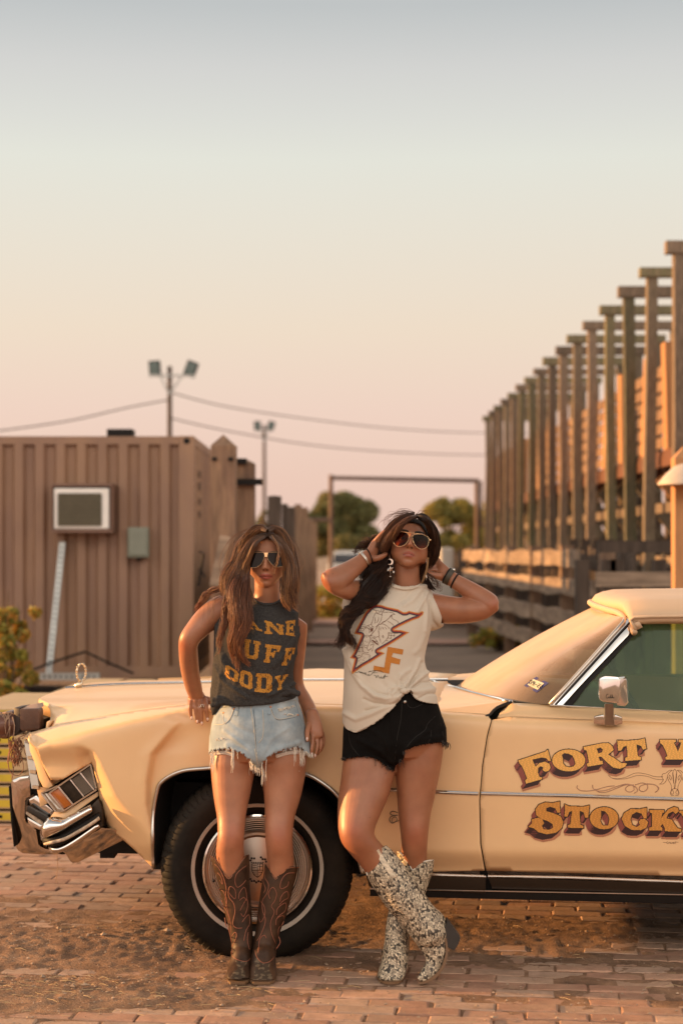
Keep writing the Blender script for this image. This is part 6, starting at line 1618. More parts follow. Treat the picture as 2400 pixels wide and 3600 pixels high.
def on(bvh, x, y, off=.002, fb=6.2):
    d = ray(x, y); h = bvh.ray_cast(Vector((0, 0, HC)), d); return (h[0] if h[0] is not None else W(x, y, fb)) - d * off
def lines_on(name, bvh, lines, r, m, parent, off=.001, n=4, sub=4, dens=4, fb=6.2):
    mb = MB()
    for ln in lines:
        P = crom(ln, sub) if len(ln) > 2 else [ln[0], ((ln[0][0] + ln[1][0]) / 2, (ln[0][1] + ln[1][1]) / 2), ln[1]]
        mb.tube([on(bvh, x, y, off, fb) for x, y in P], r, n)
    return mb.build(name, m, parent, smooth=True)
M_seam = mat('pale seam', (.56, .50, .40), .9); M_seamd = mat('dark seam', (.10, .12, .14), .9); M_fray = mat('frayed white thread', (.72, .64, .54), .9, var=.15, vs=50)
lines_on('seam', hb1, [[zA(*p) for p in l] for l in (((705, 1640), (700, 1720), (712, 1800), (725, 1900), (740, 2020), (755, 2160)), ((800, 1720), (808, 1850), (800, 1960), (765, 2010)), ((380, 1850), (430, 1850), (470, 1840), (520, 1790), (555, 1700)), ((870, 1700), (890, 1760), (940, 1805), (1110, 1770)), ((470, 1740), (455, 1800), (470, 1840)), ((1090, 1640), (1120, 1740), (1160, 1850), (1172, 1960)), ((730, 2060), (750, 2160), (760, 2200)))], .0013, M_seam, shorts_1, .0022)
lines_on('seam_shadow', hb1, [[zA(*p) for p in l] for l in (((720, 1720), (735, 1850), (740, 1960), (750, 2120)), ((560, 1700), (525, 1800), (478, 1848)), ((880, 1720), (900, 1775), (945, 1812), (1105, 1782)), ((440, 1705), (560, 1690), (690, 1680), (810, 1670), (1080, 1608)), ((1082, 1650), (1110, 1750), (1155, 1860), (1170, 1980)))], .0011, M_seamd, shorts_1, .0020)
for q in (((580, 1645), (600, 1650), (580, 1775), (552, 1770)), ((808, 1605), (838, 1603), (868, 1760), (848, 1765))):
    mb = MB(); P0 = [on(hb1, *zA(*p), .003) for p in q]; P1 = [on(hb1, *zA(*p), .0065) for p in q]; mb.hexa(P0 + P1); mb.build('belt_loop', M_denim, shorts_1)
mb = MB()
for p in ((722, 1665),): c = on(hb1, *zA(*p), .004); mb.tube([c, c - Vector((0, .004, 0))], .008, 12); mb.sphere(c - Vector((0, .004, 0)), .006, 10, 6, (1, .4, 1))
mb.build('button', M_chromed, shorts_1, smooth=True)
mb = MB()
for p in ((552, 1713), (462, 1748), (870, 1697), (1105, 1768)): c = on(hb1, *zA(*p), .002); mb.sphere(c, .0042, 8, 5, (1, .6, 1))
mb.build('rivet', mat('copper', (.55, .22, .10), .3, .9), shorts_1, smooth=True)
# frayed edge
def fray(name, seed, spots, bvh, m, parent, len0=10, base=None, fb=6.2, r=.0011):
    rr = random.Random(seed); mb = MB()
    for (x0, y0, x1, y1, n, l) in spots:
        for k in range(n):
            t = rr.random(); x = x0 + (x1 - x0) * t; y = y0 + (y1 - y0) * t + rr.uniform(-5, 2); ll = l * rr.uniform(.4, 1.15); pts = []; xx = x
            st = on(bvh, x, y, .002, fb)
            for j in range(5):
                xx += rr.uniform(-3, 3); q = W(xx, y + ll * j / 4, st.y - .002 - .0012 * j); pts.append(q)
            mb.tube([tuple(p) for p in crom([tuple(p) for p in pts], 2)], [r * (1 - .5 * i / 8) for i in range(9)], 4)
    return mb.build(name, m, parent, smooth=True)
fray('frayed_hem', 5, [(740, 2650, 752, 2642, 16, 70), (745, 2640, 815, 2636, 40, 12), (815, 2636, 830, 2645, 22, 80), (830, 2645, 858, 2660, 20, 30), (856, 2660, 874, 2676, 16, 75), (874, 2674, 905, 2704, 46, 26), (905, 2704, 925, 2690, 30, 26), (922, 2686, 942, 2665, 20, 75), (940, 2665, 1035, 2630, 46, 12), (1035, 2628, 1050, 2636, 24, 95), (1050, 2632, 1070, 2642, 20, 60), (1068, 2642, 1098, 2654, 34, 14)], hb1, M_fray, shorts_1)
fray('worn_patch', 6, [(980, 2495, 1035, 2482, 60, 6), (1000, 2512, 1045, 2514, 30, 3), (760, 2600, 800, 2596, 20, 4)], hb1, M_fray, shorts_1)
# white pocket bags under the hem
M_lin = mat('white pocket lining', (.66, .56, .48), .9)
lines_on('pocket_lining', bvh1, [((750, 2646), (790, 2642), (822, 2650)), ((752, 2652), (790, 2648), (820, 2656)), ((968, 2656), (1010, 2644), (1048, 2640)), ((970, 2662), (1010, 2650), (1046, 2647))], .005, M_lin, shorts_1, .002, 6, fb=6.12)

# nails and rings
M_nail = mat('pale nail', (.72, .50, .42), .25, coat=.5); M_silver = mat('silver', (.75, .68, .60), .2, 1.0); M_gold = mat('gold metal', (.85, .55, .30), .22, 1.0)
for i, (x, y, a) in enumerate(((674, 2527, 0), (694, 2540, .05), (710, 2546, 0), (730, 2532, 0), (1079, 2602, 0), (1096, 2655, .3), (1107, 2660, .4))):
    c = on(bvh1, x, y - 4, .0004, 6.35); mb = MB(); mb.sphere(c, .0052, 10, 8, (.85, .45, 1.35)); mb.build('fingernail', M_nail, w1, smooth=True)
for (x, y, w_, b_) in ((689, 2486, 8.8, 0), (706, 2484, 9.2, 1)):
    c = W(x, y, 6.378); mb = MB(); mb.tube([c + Vector((math.cos(a) * .0095, math.sin(a) * .0095, .001 * math.cos(a))) for a in np.linspace(0, 6.283, 20)], .0014, 6)
    if b_: mb.tube([c + Vector((.006 + .006 * math.cos(a), -.011, .002 + .006 * math.sin(a))) for a in np.linspace(-.9, 3.6, 12)], .0013, 6)
    mb.build('ring', M_silver, w1, smooth=True)

# boots
def boot(parent, shaft, foot, m, msole, name='boot', rim=None, extra=None, expo=2.1, cutf=None, vox=.0035):
    P = [ring_sections(shaft, n=34), ring_sections(foot, n=30, expo=2.3)] + (extra or [])
    A, F = remesh('b', P, vox, 3); px, py = project_px(A)
    if cutf is not None:
        keep = cutf(px, py, A); F = [f for f in F if all(keep[i] for i in f)]
    o = mesh(name, A, F, m, parent); md = o.modifiers.new('s', 'SOLIDIFY'); md.thickness = .003; md.offset = 0
    return o, A, F
def leather_boot_mat():
    return mat('worn brown boot leather', (.040, .019, .010), .5, spec=.2, var=.35, vs=14, col2=(.075, .038, .020), bump=.25, bs=70, bd=.002)
M_boot1 = leather_boot_mat(); M_sole = mat('leather sole', (.16, .085, .04), .6, var=.2); M_pipe1 = mat('rust piping', (.22, .085, .04), .6); M_stitch = mat('rust stitching', (.26, .085, .045), .7)
M_toe = mat('scuffed boot foot', (.10, .062, .036), .45, var=.35, vs=14, col2=(.17, .115, .07), bump=.3, bs=50, bd=.002)
def topcut(tab):
    xs = [t[0] for t in tab]; ys = [t[1] for t in tab]
    def f(px, py, A):
        y = np.interp(px, xs, ys); return py > y
    return f
YB = 6.20
def w1boot(side):
    if side < 0:
        shaft = [(738, 2996, 874, 2996, YB + .03, .92), (748, 3040, 876, 3040, YB + .03, .92), (770, 3109, 877, 3109, YB + .025, .95), (790, 3201, 883, 3201, YB + .02, .98), (805, 3257, 886, 3257, YB + .01, 1.0), (814, 3308, 888, 3308, YB, 1.1), (815, 3350, 884, 3350, YB - .01, 1.35)]
        foot = [(818, 3330, 886, 3335, YB + .02, 1.7), (812, 3370, 884, 3375, YB - .015, 1.75), (803, 3405, 881, 3405, YB - .055, 1.15), (798, 3425, 880, 3425, YB - .09, .8), (800, 3438, 876, 3438, YB - .12, .5), (810, 3443, 866, 3443, YB - .14, .35)]
        cut = topcut([(735, 3006), (745, 3012), (765, 3034), (785, 3064), (805, 3086), (822, 3066), (842, 3036), (862, 3008), (878, 3002)])
        rimp = [(740, 3007), (750, 3012), (768, 3034), (786, 3064), (805, 3087), (822, 3066), (842, 3036), (862, 3009), (874, 3003)]; toe = [(796, 3443), (806, 3451), (842, 3452), (876, 3446), (880, 3438)]; cx_ = 842; vx = 805
    else:
        shaft = [(932, 3030, 1050, 3030, YB + .03, .95), (928, 3070, 1043, 3070, YB + .03, .95), (921, 3109, 1032, 3109, YB + .025, .95), (908, 3201, 1010, 3201, YB + .02, .98), (902, 3257, 990, 3257, YB + .01, 1.0), (892, 3308, 974, 3308, YB, 1.1), (888, 3350, 970, 3350, YB - .01, 1.3)]
        foot = [(890, 3330, 970, 3335, YB + .02, 1.6), (882, 3370, 968, 3375, YB - .015, 1.7), (878, 3405, 970, 3405, YB - .055, 1.1), (876, 3430, 970, 3430, YB - .09, .8), (876, 3444, 964, 3444, YB - .12, .5), (886, 3449, 950, 3449, YB - .14, .35)]
        cut = topcut([(925, 3032), (935, 3036), (948, 3056), (969, 3087), (988, 3064), (1008, 3050), (1030, 3045), (1052, 3047)])
        rimp = [(932, 3031), (940, 3040), (952, 3062), (969, 3088), (986, 3066), (1008, 3051), (1030, 3046), (1049, 3047)]; toe = [(873, 3449), (886, 3457), (920, 3459), (955, 3457), (968, 3450)]; cx_ = 922; vx = 969
    o, A, F = boot(w1, shaft, foot, M_boot1, M_sole, cutf=cut)
    b = bvh_of(A, F)
    mb = MB(); mb.tube([on(b, x, y + 3, .001, YB - .02) for x, y in crom(rimp, 3)], .0022, 6); mb.build('piping', M_pipe1, o, smooth=True)
    # sole welt and heel
    Ys = 6.08; mb = MB(); L_ = toe; n = len(L_)
    xs0, xs1 = (798, 879) if side < 0 else (875, 970)
    V = []; N_ = 18
    foot_out = []
    wL, wR = W(xs0, 3440, Ys).x, W(xs1, 3440, Ys).x; cxm = (wL + wR) / 2; hw = (wR - wL) / 2
    prof = [(-.62, 0), (-.9, .03), (-1.02, .07), (-1.0, .12), (-.72, .19), (-.62, .24), (-.5, .27), (.5, .27), (.62, .24), (.72, .19), (1.0, .12), (1.02, .07), (.9, .03), (.62, 0)]
    y0 = 6.035
    Vb = [Vector((cxm + a * hw, y0 + b_, .004)) for a, b_ in prof]; Vt = [v + Vector((0, 0, .008)) for v in Vb]
    k = len(prof); mb.add(Vb + Vt, [tuple(range(k - 1, -1, -1)), tuple(range(k, 2 * k))] + [(i, (i + 1) % k, k + (i + 1) % k, k + i) for i in range(k)])
    mb.build('sole', M_sole, o)
    mb = MB(); mb.hexa([(cxm - hw * .5, y0 + .2, .0), (cxm + hw * .5, y0 + .2, .0), (cxm + hw * .5, y0 + .265, .0), (cxm - hw * .5, y0 + .265, .0), (cxm - hw * .6, y0 + .19, .045), (cxm + hw * .6, y0 + .19, .045), (cxm + hw * .6, y0 + .28, .045), (cxm - hw * .6, y0 + .28, .045)], .004); mb.build('heel', M_dark, o)
    # stitched flame scrolls
    def zb(x, y): return (500 + x * .5102, 2650 + y * .5102)
    if side < 0:
        st = [((500, 760), (530, 790), (560, 850), (580, 930), (575, 1000), (590, 1080), (610, 1160), (615, 1230)), ((720, 770), (690, 790), (650, 830), (640, 880), (655, 920), (690, 900), (715, 870)), ((520, 820), (545, 850), (555, 900), (535, 870)), ((600, 930), (600, 960), (640, 1000), (640, 940), (610, 915), (595, 940), (600, 990), (630, 1030), (640, 1090), (625, 1170), (650, 1200), (690, 1200)),
              ((530, 930), (560, 950), (585, 1010), (570, 1060), (545, 1010)), ((665, 1000), (670, 960), (700, 920), (715, 950), (720, 1010), (700, 990), (670, 1010)), ((675, 1080), (690, 1050), (720, 1000), (725, 1060), (700, 1120), (680, 1100)), ((560, 1050), (585, 1090), (600, 1150), (580, 1190), (570, 1130)), ((690, 1160), (710, 1130), (735, 1110), (740, 1170), (715, 1220), (700, 1290)), ((610, 1270), (640, 1230), (650, 1260), (620, 1340), (620, 1390), (660, 1420), (720, 1430), (750, 1400)), ((590, 1190), (605, 1240), (615, 1290), (620, 1330)), ((730, 1230), (725, 1290), (740, 1350))]
    else:
        st = [((850, 790), (845, 850), (870, 900), (860, 960), (830, 1010), (830, 1080), (850, 1150), (820, 1240), (790, 1290)), ((1050, 820), (1000, 825), (965, 860), (950, 910), (960, 930), (1000, 910), (1008, 880)), ((880, 1000), (870, 960), (900, 920), (925, 960), (915, 1010), (890, 1050), (910, 1090), (885, 1160), (890, 1230), (920, 1310)), ((950, 1020), (955, 990), (975, 960), (1000, 950), (1005, 990), (975, 1010), (945, 1040)), ((925, 1110), (930, 1070), (960, 1040), (990, 1030), (985, 1080), (950, 1110), (930, 1130)), ((920, 1180), (925, 1140), (950, 1120), (975, 1120), (970, 1170), (940, 1200), (935, 1260)),
              ((840, 830), (835, 880), (850, 930), (835, 960)), ((810, 1010), (840, 1050), (845, 1110), (815, 1160), (800, 1100)), ((800, 1370), (810, 1280), (840, 1250), (855, 1270)), ((775, 1350), (790, 1400), (830, 1440), (880, 1430), (915, 1390)), ((940, 1260), (950, 1300), (920, 1350))]
    lines_on('stitching', b, [[zb(*p) for p in l] for l in st], .0016, M_stitch, o, .0022, 4, 5, fb=YB - .05)
    # scuffed vamp patch
    def pv(gx, gy):
        q = [zb(*p) for p in (((625, 1400), (660, 1430), (715, 1430), (752, 1400), (748, 1550), (600, 1560), (577, 1550), (600, 1480)) if side < 0 else ((790, 1400), (830, 1445), (880, 1430), (915, 1390), (918, 1560), (740, 1560), (752, 1480), (770, 1420)))]
        idx = np.where(inpoly(gx, gy, q), 0, -1)
        rn = np.array([[noise.noise(Vector((x * .07, y * .12, side))) for x in r_] for r_, y in zip(gx, gy[:, 0])])
        idx[(idx == 0) & (rn > .12)] = 1
        return idx, [(.055, .034, .020), (.13, .088, .052)]
    raster_patch('vamp', b, *( (790, 885) if side < 0 else (870, 975)), 3355, 3450, 2.0, pv, mat('scuffed vamp', (1, 1, 1), .55, spec=.25, var=.25, vs=30, attr=True), o, .002)
    return o
w1boot(-1); w1boot(1)

# sunglasses 1: rimless shield aviators
M_lensd = mat('black lens', (.010, .007, .006), .12, var=0, spec=.25)
sg = thing_part('sunglasses', h1.P(0, -.1, .005), w1)
def zH(x, y): return (750 + x * .22321, 1820 + y * .22327)
def lens(name, pts, h, m, parent, yc=-.108, curve=1.7, d=.0022, sub=3):
    """lens outline (photo px) cast on a curved visor surface in the head's frame"""
    P = crom(pts, sub, True); f0 = []
    for x, y in P:
        # ray in head frame, intersect y = yc + curve*x^2 by iteration
        o_ = h.R.transposed() @ (Vector((0, 0, HC)) - h.o) / h.s; dd = h.R.transposed() @ ray(x, y)
        t = (yc - o_.y) / dd.y
        for _ in range(6): q = o_ + dd * t; t = (yc + curve * q.x ** 2 - o_.y) / dd.y
        f0.append(o_ + dd * t)
    n = len(f0); c = sum(f0, Vector()) / n; c.y = yc + curve * c.x ** 2; V = [h.P(*p) for p in f0] + [h.P(p.x, p.y + d, p.z) for p in f0] + [h.P(*c), h.P(c.x, c.y + d, c.z)]
    F = [(i, (i + 1) % n, n + (i + 1) % n, n + i) for i in range(n)] + [((i + 1) % n, i, 2 * n) for i in range(n)] + [(n + i, n + (i + 1) % n, 2 * n + 1) for i in range(n)]
    return mesh(name, V, F, m, parent, smooth=True, auto=40), [h.P(*p) for p in f0]
for pts in (((528, 625), (575, 565), (660, 548), (795, 552), (808, 600), (790, 660), (745, 735), (680, 780), (600, 785), (545, 745), (520, 690)), ((862, 552), (980, 542), (1060, 552), (1120, 612), (1138, 680), (1110, 750), (1060, 772), (985, 775), (920, 735), (860, 660), (850, 600))):
    ln, edge = lens('lens', [zH(*p) for p in pts], h1, M_lensd, sg)
    mb = MB(); mb.tube(edge + [edge[0]], .0006, 5); mb.build('rim', M_gold, ln, smooth=True)
def hp_(h, x, y, yc=-.108, curve=1.7):
    o_ = h.R.transposed() @ (Vector((0, 0, HC)) - h.o) / h.s; dd = h.R.transposed() @ ray(x, y); t = (yc - o_.y) / dd.y
    for _ in range(6): q = o_ + dd * t; t = (yc + curve * q.x ** 2 - o_.y) / dd.y
    return h.P(*(o_ + dd * t))
mb = MB(); q = [hp_(h1, *zH(*p), yc=-.1095) for p in ((795, 550), (862, 550), (846, 618), (812, 618))]; q2 = [hp_(h1, *zH(*p), yc=-.1115) for p in ((795, 550), (862, 550), (846, 618), (812, 618))]; mb.hexa(q + q2); mb.build('bridge', M_gold, sg)
mb = MB()
for s in (-1, 1): mb.tube([h1.P(s * .072, -.095, .012), h1.P(s * .078, -.06, .010), h1.P(s * .078, .01, .010)], .0016, 6)
mb.build('temple', M_gold, sg)
# eyes behind the glasses
M_eye = mat('eye white', (.6, .55, .5), .2); M_iris = mat('brown iris', (.06, .03, .015), .1)
def eyes(h, par):
    for s in (-1, 1):
        mb = MB(); mb.sphere(h.P(s * .030, -.078, .003), .0115 * h.s, 14, 10, (1.1, 1, .72)); e = mb.build('eye', M_eye, par, smooth=True)
        mb = MB(); mb.sphere(h.P(s * .030, -.0855, .003), .0052 * h.s, 12, 8, (1, .9, 1)); mb.build('iris', M_iris, e, smooth=True)
eyes(h1, w1)
def brow(h, par, col, thick=.0022, zb_=.026):
    for s in (-1, 1):
        mb = MB(); P = []
        for k in range(9):
            t = k / 8; x = s * (.012 + .036 * t); z = zb_ + .006 * math.sin(t * 2.2) - .003 * t
            y = -.097 + 2.3 * x * x
            P.append(h.P(x, y, z))
        mb.tube(P, [thick * (.8 + .5 * math.sin(min(3.1, i * .45 + .3))) for i in range(9)], 6); mb.build('eyebrow', mat('brow', col, .8), par, smooth=True)
brow(h1, w1, (.09, .04, .02))

# hair 1
def hair_cap(h, name, m, parent, col, hairline=.066, part_x=0):
    V, F = head_shape(80, 70); L = np.array(V)
    x, y, z = L[:, 0], L[:, 1], L[:, 2]
    s = 1.07; L2 = L.copy(); L2[:, 0] *= s; L2[:, 1] *= s; L2[:, 2] = L[:, 2] * 1.05 + .004
    front = y < 0
    hz_ = np.interp(np.abs(x), [0, .03, .052, .066, .08], [hairline, hairline - .004, hairline - .030, -.01, -.06])
    keep = ~((y < -.012) & (z < hz_)) & ~((y >= -.012) & (y < .02) & (z < -.05)) & (z > -.10)
    Fk = [f for f in F if all(keep[i] for i in f)]
    A = np.array([h.P(*p) for p in L2]); return A, Fk
hr1 = thing_part('hair', h1.P(0, 0, .05), w1)
A, Fk = hair_cap(h1, 'scalp_hair', None, hr1, None)
M_hcap1 = mat('hair base', (.05, .024, .012), .8, spec=.1, var=.2, vs=60, stretch=(1, 1, 1)); mesh('scalp_hair', A, Fk, M_hcap1, hr1)
def zq(x, y): return zA(x, y)
def gd(pts, Y, spr, wt=1):
    Y = Y if isinstance(Y, (list, tuple)) else [Y] * len(pts)
    return ([(*zA(*p), yy) for p, yy in zip(pts, Y)], spr, wt)
YH = 6.19
G1_ = [
    gd([(838, 200), (730, 240), (655, 360), (610, 480), (560, 600), (535, 720), (550, 850)], [6.20, 6.19, 6.19, 6.19, 6.17, 6.155, 6.145], [.005, .012, .018, .022, .026, .030, .028], 5),
    gd([(820, 215), (735, 275), (688, 390), (640, 520), (640, 650), (670, 750), (690, 840)], [6.17, 6.155, 6.165, 6.175, 6.165, 6.15, 6.135], [.004, .006, .008, .014, .018, .022, .020], 5),
    gd([(800, 150), (700, 190), (620, 300), (580, 440), (510, 560), (500, 660), (540, 760)], [6.26, 6.26, 6.24, 6.22, 6.20, 6.18, 6.17], [.008, .014, .020, .024, .028, .028, .026], 4),
    gd([(660, 420), (600, 560), (570, 700), (590, 860), (595, 1000), (565, 1120), (560, 1240), (590, 1410)], [6.21, 6.18, 6.14, 6.11, 6.10, 6.09, 6.09, 6.09], [.008, .018, .028, .032, .028, .022, .016, .006], 6),
    gd([(680, 460), (640, 620), (625, 780), (635, 920), (610, 1040), (585, 1150), (620, 1260), (700, 1350)], [6.19, 6.16, 6.12, 6.10, 6.09, 6.085, 6.085, 6.085], [.006, .016, .026, .026, .022, .016, .011, .004], 5),
    gd([(540, 660), (520, 740), (490, 860), (460, 1000), (430, 1130), (400, 1260)], [6.18, 6.15, 6.14, 6.13, 6.12, 6.12], [.018, .020, .016, .012, .010, .005], 1),
    gd([(540, 640), (440, 660), (340, 700), (260, 790), (205, 880)], [6.22, 6.24, 6.27, 6.28, 6.28], [.012, .009, .007, .006, .003], 1),
    gd([(845, 195), (930, 225), (1000, 340), (1040, 460), (1050, 600), (1040, 720), (1090, 850)], [6.20, 6.19, 6.18, 6.18, 6.17, 6.165, 6.155], [.005, .010, .015, .018, .022, .022, .014], 6),
    gd([(865, 215), (945, 290), (985, 400), (1010, 540), (1000, 680), (1010, 780), (1060, 860)], [6.17, 6.16, 6.17, 6.18, 6.175, 6.165, 6.155], [.004, .006, .008, .012, .015, .018, .010], 4),
    gd([(870, 150), (960, 190), (1040, 330), (1070, 480), (1070, 620), (1060, 740), (1130, 870)], [6.27, 6.27, 6.24, 6.22, 6.20, 6.18, 6.17], [.008, .014, .018, .020, .022, .020, .010], 3),
    gd([(840, 165), (790, 140), (720, 170), (650, 260), (610, 380)], [6.17, 6.19, 6.20, 6.21, 6.21], [.006, .012, .016, .018, .018], 3), gd([(846, 165), (900, 145), (970, 185), (1030, 300), (1050, 420)], [6.17, 6.19, 6.20, 6.20, 6.19], [.006, .010, .014, .016, .016], 3),
    gd([(845, 150), (850, 240), (860, 400), (880, 600), (900, 700)], [6.33, 6.35, 6.36, 6.35, 6.34], [.03, .045, .05, .05, .045], 2)]
def col1(c, r):
    root = np.array((.062, .027, .012)); mid = np.array((.17, .068, .024)); tip = np.array((.46, .205, .068)) if c > .55 else np.array((.15, .052, .018))
    g = r.uniform(.8, 1.12); low = r.random() < .2
    def f(t):
        if low: return tuple(root * g * 1.1)
        if t < .35: q = t / .35; return tuple((root * (1 - q) + mid * q) * g)
        q = (t - .35) / .65; return tuple((mid * (1 - q) + tip * q) * g)
    return f
M_h1 = hairmat('brown highlighted hair')
top_g = G1_[:3] + G1_[7:]; low_g = G1_[3:7]
V, F, C = strands(top_g, 4800, 11, col1, w=.0011, clump=12, frizz=.0011); mesh('lock', V, F, M_h1, hr1, smooth=True, cols=C)
def col1b(c, r):
    a = np.array((.085, .03, .014)); b = np.array((.26, .085, .028)); g = r.uniform(.6, 1.3)
    return lambda t: tuple((a * (1 - t) + b * t) * g)
V, F, C = strands(low_g, 2300, 12, col1b, w=.0013, clump=10, frizz=.0022, minl=.6, wave=.004, wl=.5); mesh('lock', V, F, M_h1, hr1, smooth=True, cols=C)
# a few flyaways and the strand across the glasses
V, F, C = strands([gd([(880, 200), (930, 280), (942, 380), (915, 480), (890, 560)], [6.14, 6.10, 6.08, 6.078, 6.08], [.001, .003, .003, .002, .001], 1)], 12, 31, col1, w=.0009, clump=4, frizz=.002); mesh('front_strand', V, F, M_h1, hr1, smooth=True, cols=C)
fl = [gd([(800, 120), (560, 260), (480, 540), (470, 640)], 6.24, [.01, .02, .025, .025], 2), gd([(860, 110), (1040, 240), (1110, 440), (1105, 640)], 6.24, [.008, .012, .015, .015], 2), gd([(500, 660), (330, 740), (300, 1000)], 6.2, [.02, .03, .03], 1), gd([(840, 130), (790, 95), (740, 110)], 6.25, [.01, .012, .015], 1)]
V, F, C = strands(fl, 90, 13, col1, w=.0005, clump=2, frizz=.006); mesh('flyaway', V, F, M_h1, hr1, smooth=True, cols=C)

# ------------------------------------------------------------------ PERSON 2 (cream shirt, black shorts)
SK2, LIP2 = (.31, .122, .060), (.29, .075, .048)
w2 = thing('person', 'dark haired woman in cream printed T-shirt with both hands behind her head and legs crossed', 'person', (W(1400, 0, 6.1).x, 6.1, 0))
def z3(x, y): return (1100 + x * .4464, 1750 + y * .4464)
h2 = Head(1443, 1897, 6.16, -3, 24, 7, .95)
parts = [h2.mesh(lips=1.25, jaw=1.25), ear(h2, -1), ear(h2, 1)]
parts.append(ring_sections([(1380, 1955, 1478, 1962, 6.245, 1.0), (1377, 2010, 1477, 2012, 6.245, .98), (1372, 2060, 1484, 2056, 6.25, .95), (1325, 2098, 1535, 2092, 6.26, .55)]))
parts.append(ring_sections([(1275, 2076, 1520, 2086, 6.27, .48), (1252, 2130, 1525, 2145, 6.25, .56), (1240, 2210, 1508, 2220, 6.22, .68), (1235, 2290, 1482, 2290, 6.21, .68), (1232, 2370, 1487, 2360, 6.21, .64), (1226, 2440, 1512, 2440, 6.20, .64), (1222, 2510, 1535, 2505, 6.20, .66), (1214, 2590, 1555, 2580, 6.20, .68), (1225, 2660, 1550, 2650, 6.20, .6)], n=40, capr=.12))
# arms raised, hands in the hair
parts.append(ring_sections([(1300, 2042, 1292, 2130, 6.26, 1.0), (1250, 2036, 1246, 2115, 6.20, 1.0), (1200, 2022, 1206, 2106, 6.13, 1.0), (1158, 2010, 1166, 2088, 6.08, .95), (1138, 2012, 1148, 2066, 6.065, .8)], n=26, capr=.55))
parts.append(ring_sections([(1133, 2018, 1168, 2084, 6.07, .9), (1150, 2002, 1200, 2078, 6.085, .85), (1187, 1987, 1236, 2047, 6.12, .85), (1230, 1966, 1268, 2016, 6.16, .85), (1264, 1946, 1291, 1992, 6.19, .8), (1290, 1929, 1305, 1980, 6.205, .7)], n=26, capr=.4))
parts.append(ring_sections([(1290, 1929, 1304, 1980, 6.205, .62), (1303, 1905, 1328, 1955, 6.215, .5), (1318, 1890, 1345, 1932, 6.225, .42)], n=18, capr=.5))
for (pp, rr, ys) in ((((1322, 1898), (1338, 1880), (1352, 1868), (1366, 1862)), (.0092, .0084, .0075, .006), (6.215, 6.205, 6.20, 6.20)),
                     (((1330, 1908), (1350, 1890), (1366, 1880), (1380, 1876)), (.0092, .0086, .0076, .006), (6.225, 6.215, 6.21, 6.21)),
                     (((1336, 1920), (1358, 1906), (1374, 1898), (1388, 1894)), (.0090, .0082, .0072, .006), (6.235, 6.225, 6.22, 6.22)),
                     (((1340, 1932), (1358, 1922), (1372, 1916), (1384, 1912)), (.0082, .0072, .0064, .0055), (6.24, 6.235, 6.23, 6.23)),
                     (((1311, 1964), (1330, 1962), (1345, 1955), (1356, 1948)), (.0135, .0120, .0100, .0080), (6.20, 6.19, 6.185, 6.185))):
    parts.append(fing(pp, rr, ys))
parts.append(ring_sections([(1500, 2075, 1510, 2195, 6.27, .9), (1530, 2085, 1549, 2192, 6.255, .95), (1590, 2096, 1590, 2193, 6.23, .95), (1640, 2102, 1641, 2191, 6.205, .92), (1692, 2106, 1704, 2178, 6.185, .9), (1732, 2100, 1748, 2148, 6.175, .8)], n=26, capr=.5))
parts.append(ring_sections([(1750, 2108, 1712, 2160, 6.18, .95), (1740, 2092, 1692, 2148, 6.185, .9), (1700, 2066, 1660, 2122, 6.20, .88), (1655, 2042, 1624, 2095, 6.22, .85), (1615, 2022, 1588, 2068, 6.24, .8), (1582, 2000, 1556, 2046, 6.255, .72)], n=26, capr=.5))
parts.append(ring_sections([(1582, 2000, 1556, 2046, 6.255, .62), (1562, 1982, 1532, 2036, 6.265, .50), (1545, 1968, 1522, 2015, 6.275, .42)], n=18, capr=.5))
for (pp, rr, ys) in ((((1542, 1972), (1528, 1962), (1512, 1964), (1500, 1972)), (.0092, .0084, .0075, .006), (6.28, 6.285, 6.28, 6.27)),
                     (((1538, 1982), (1520, 1976), (1504, 1978), (1493, 1988)), (.0092, .0084, .0075, .006), (6.275, 6.275, 6.27, 6.26)),
                     (((1536, 1994), (1518, 1990), (1504, 1992), (1494, 2000)), (.0088, .008, .007, .006), (6.27, 6.265, 6.26, 6.25)),
                     (((1535, 2004), (1520, 2003), (1508, 2006), (1500, 2012)), (.0078, .007, .006, .0055), (6.262, 6.255, 6.25, 6.245)),
                     (((1548, 2026), (1530, 2024), (1516, 2020), (1504, 2016)), (.0135, .0120, .0105, .0085), (6.24, 6.225, 6.22, 6.22))):
    parts.append(fing(pp, rr, ys))
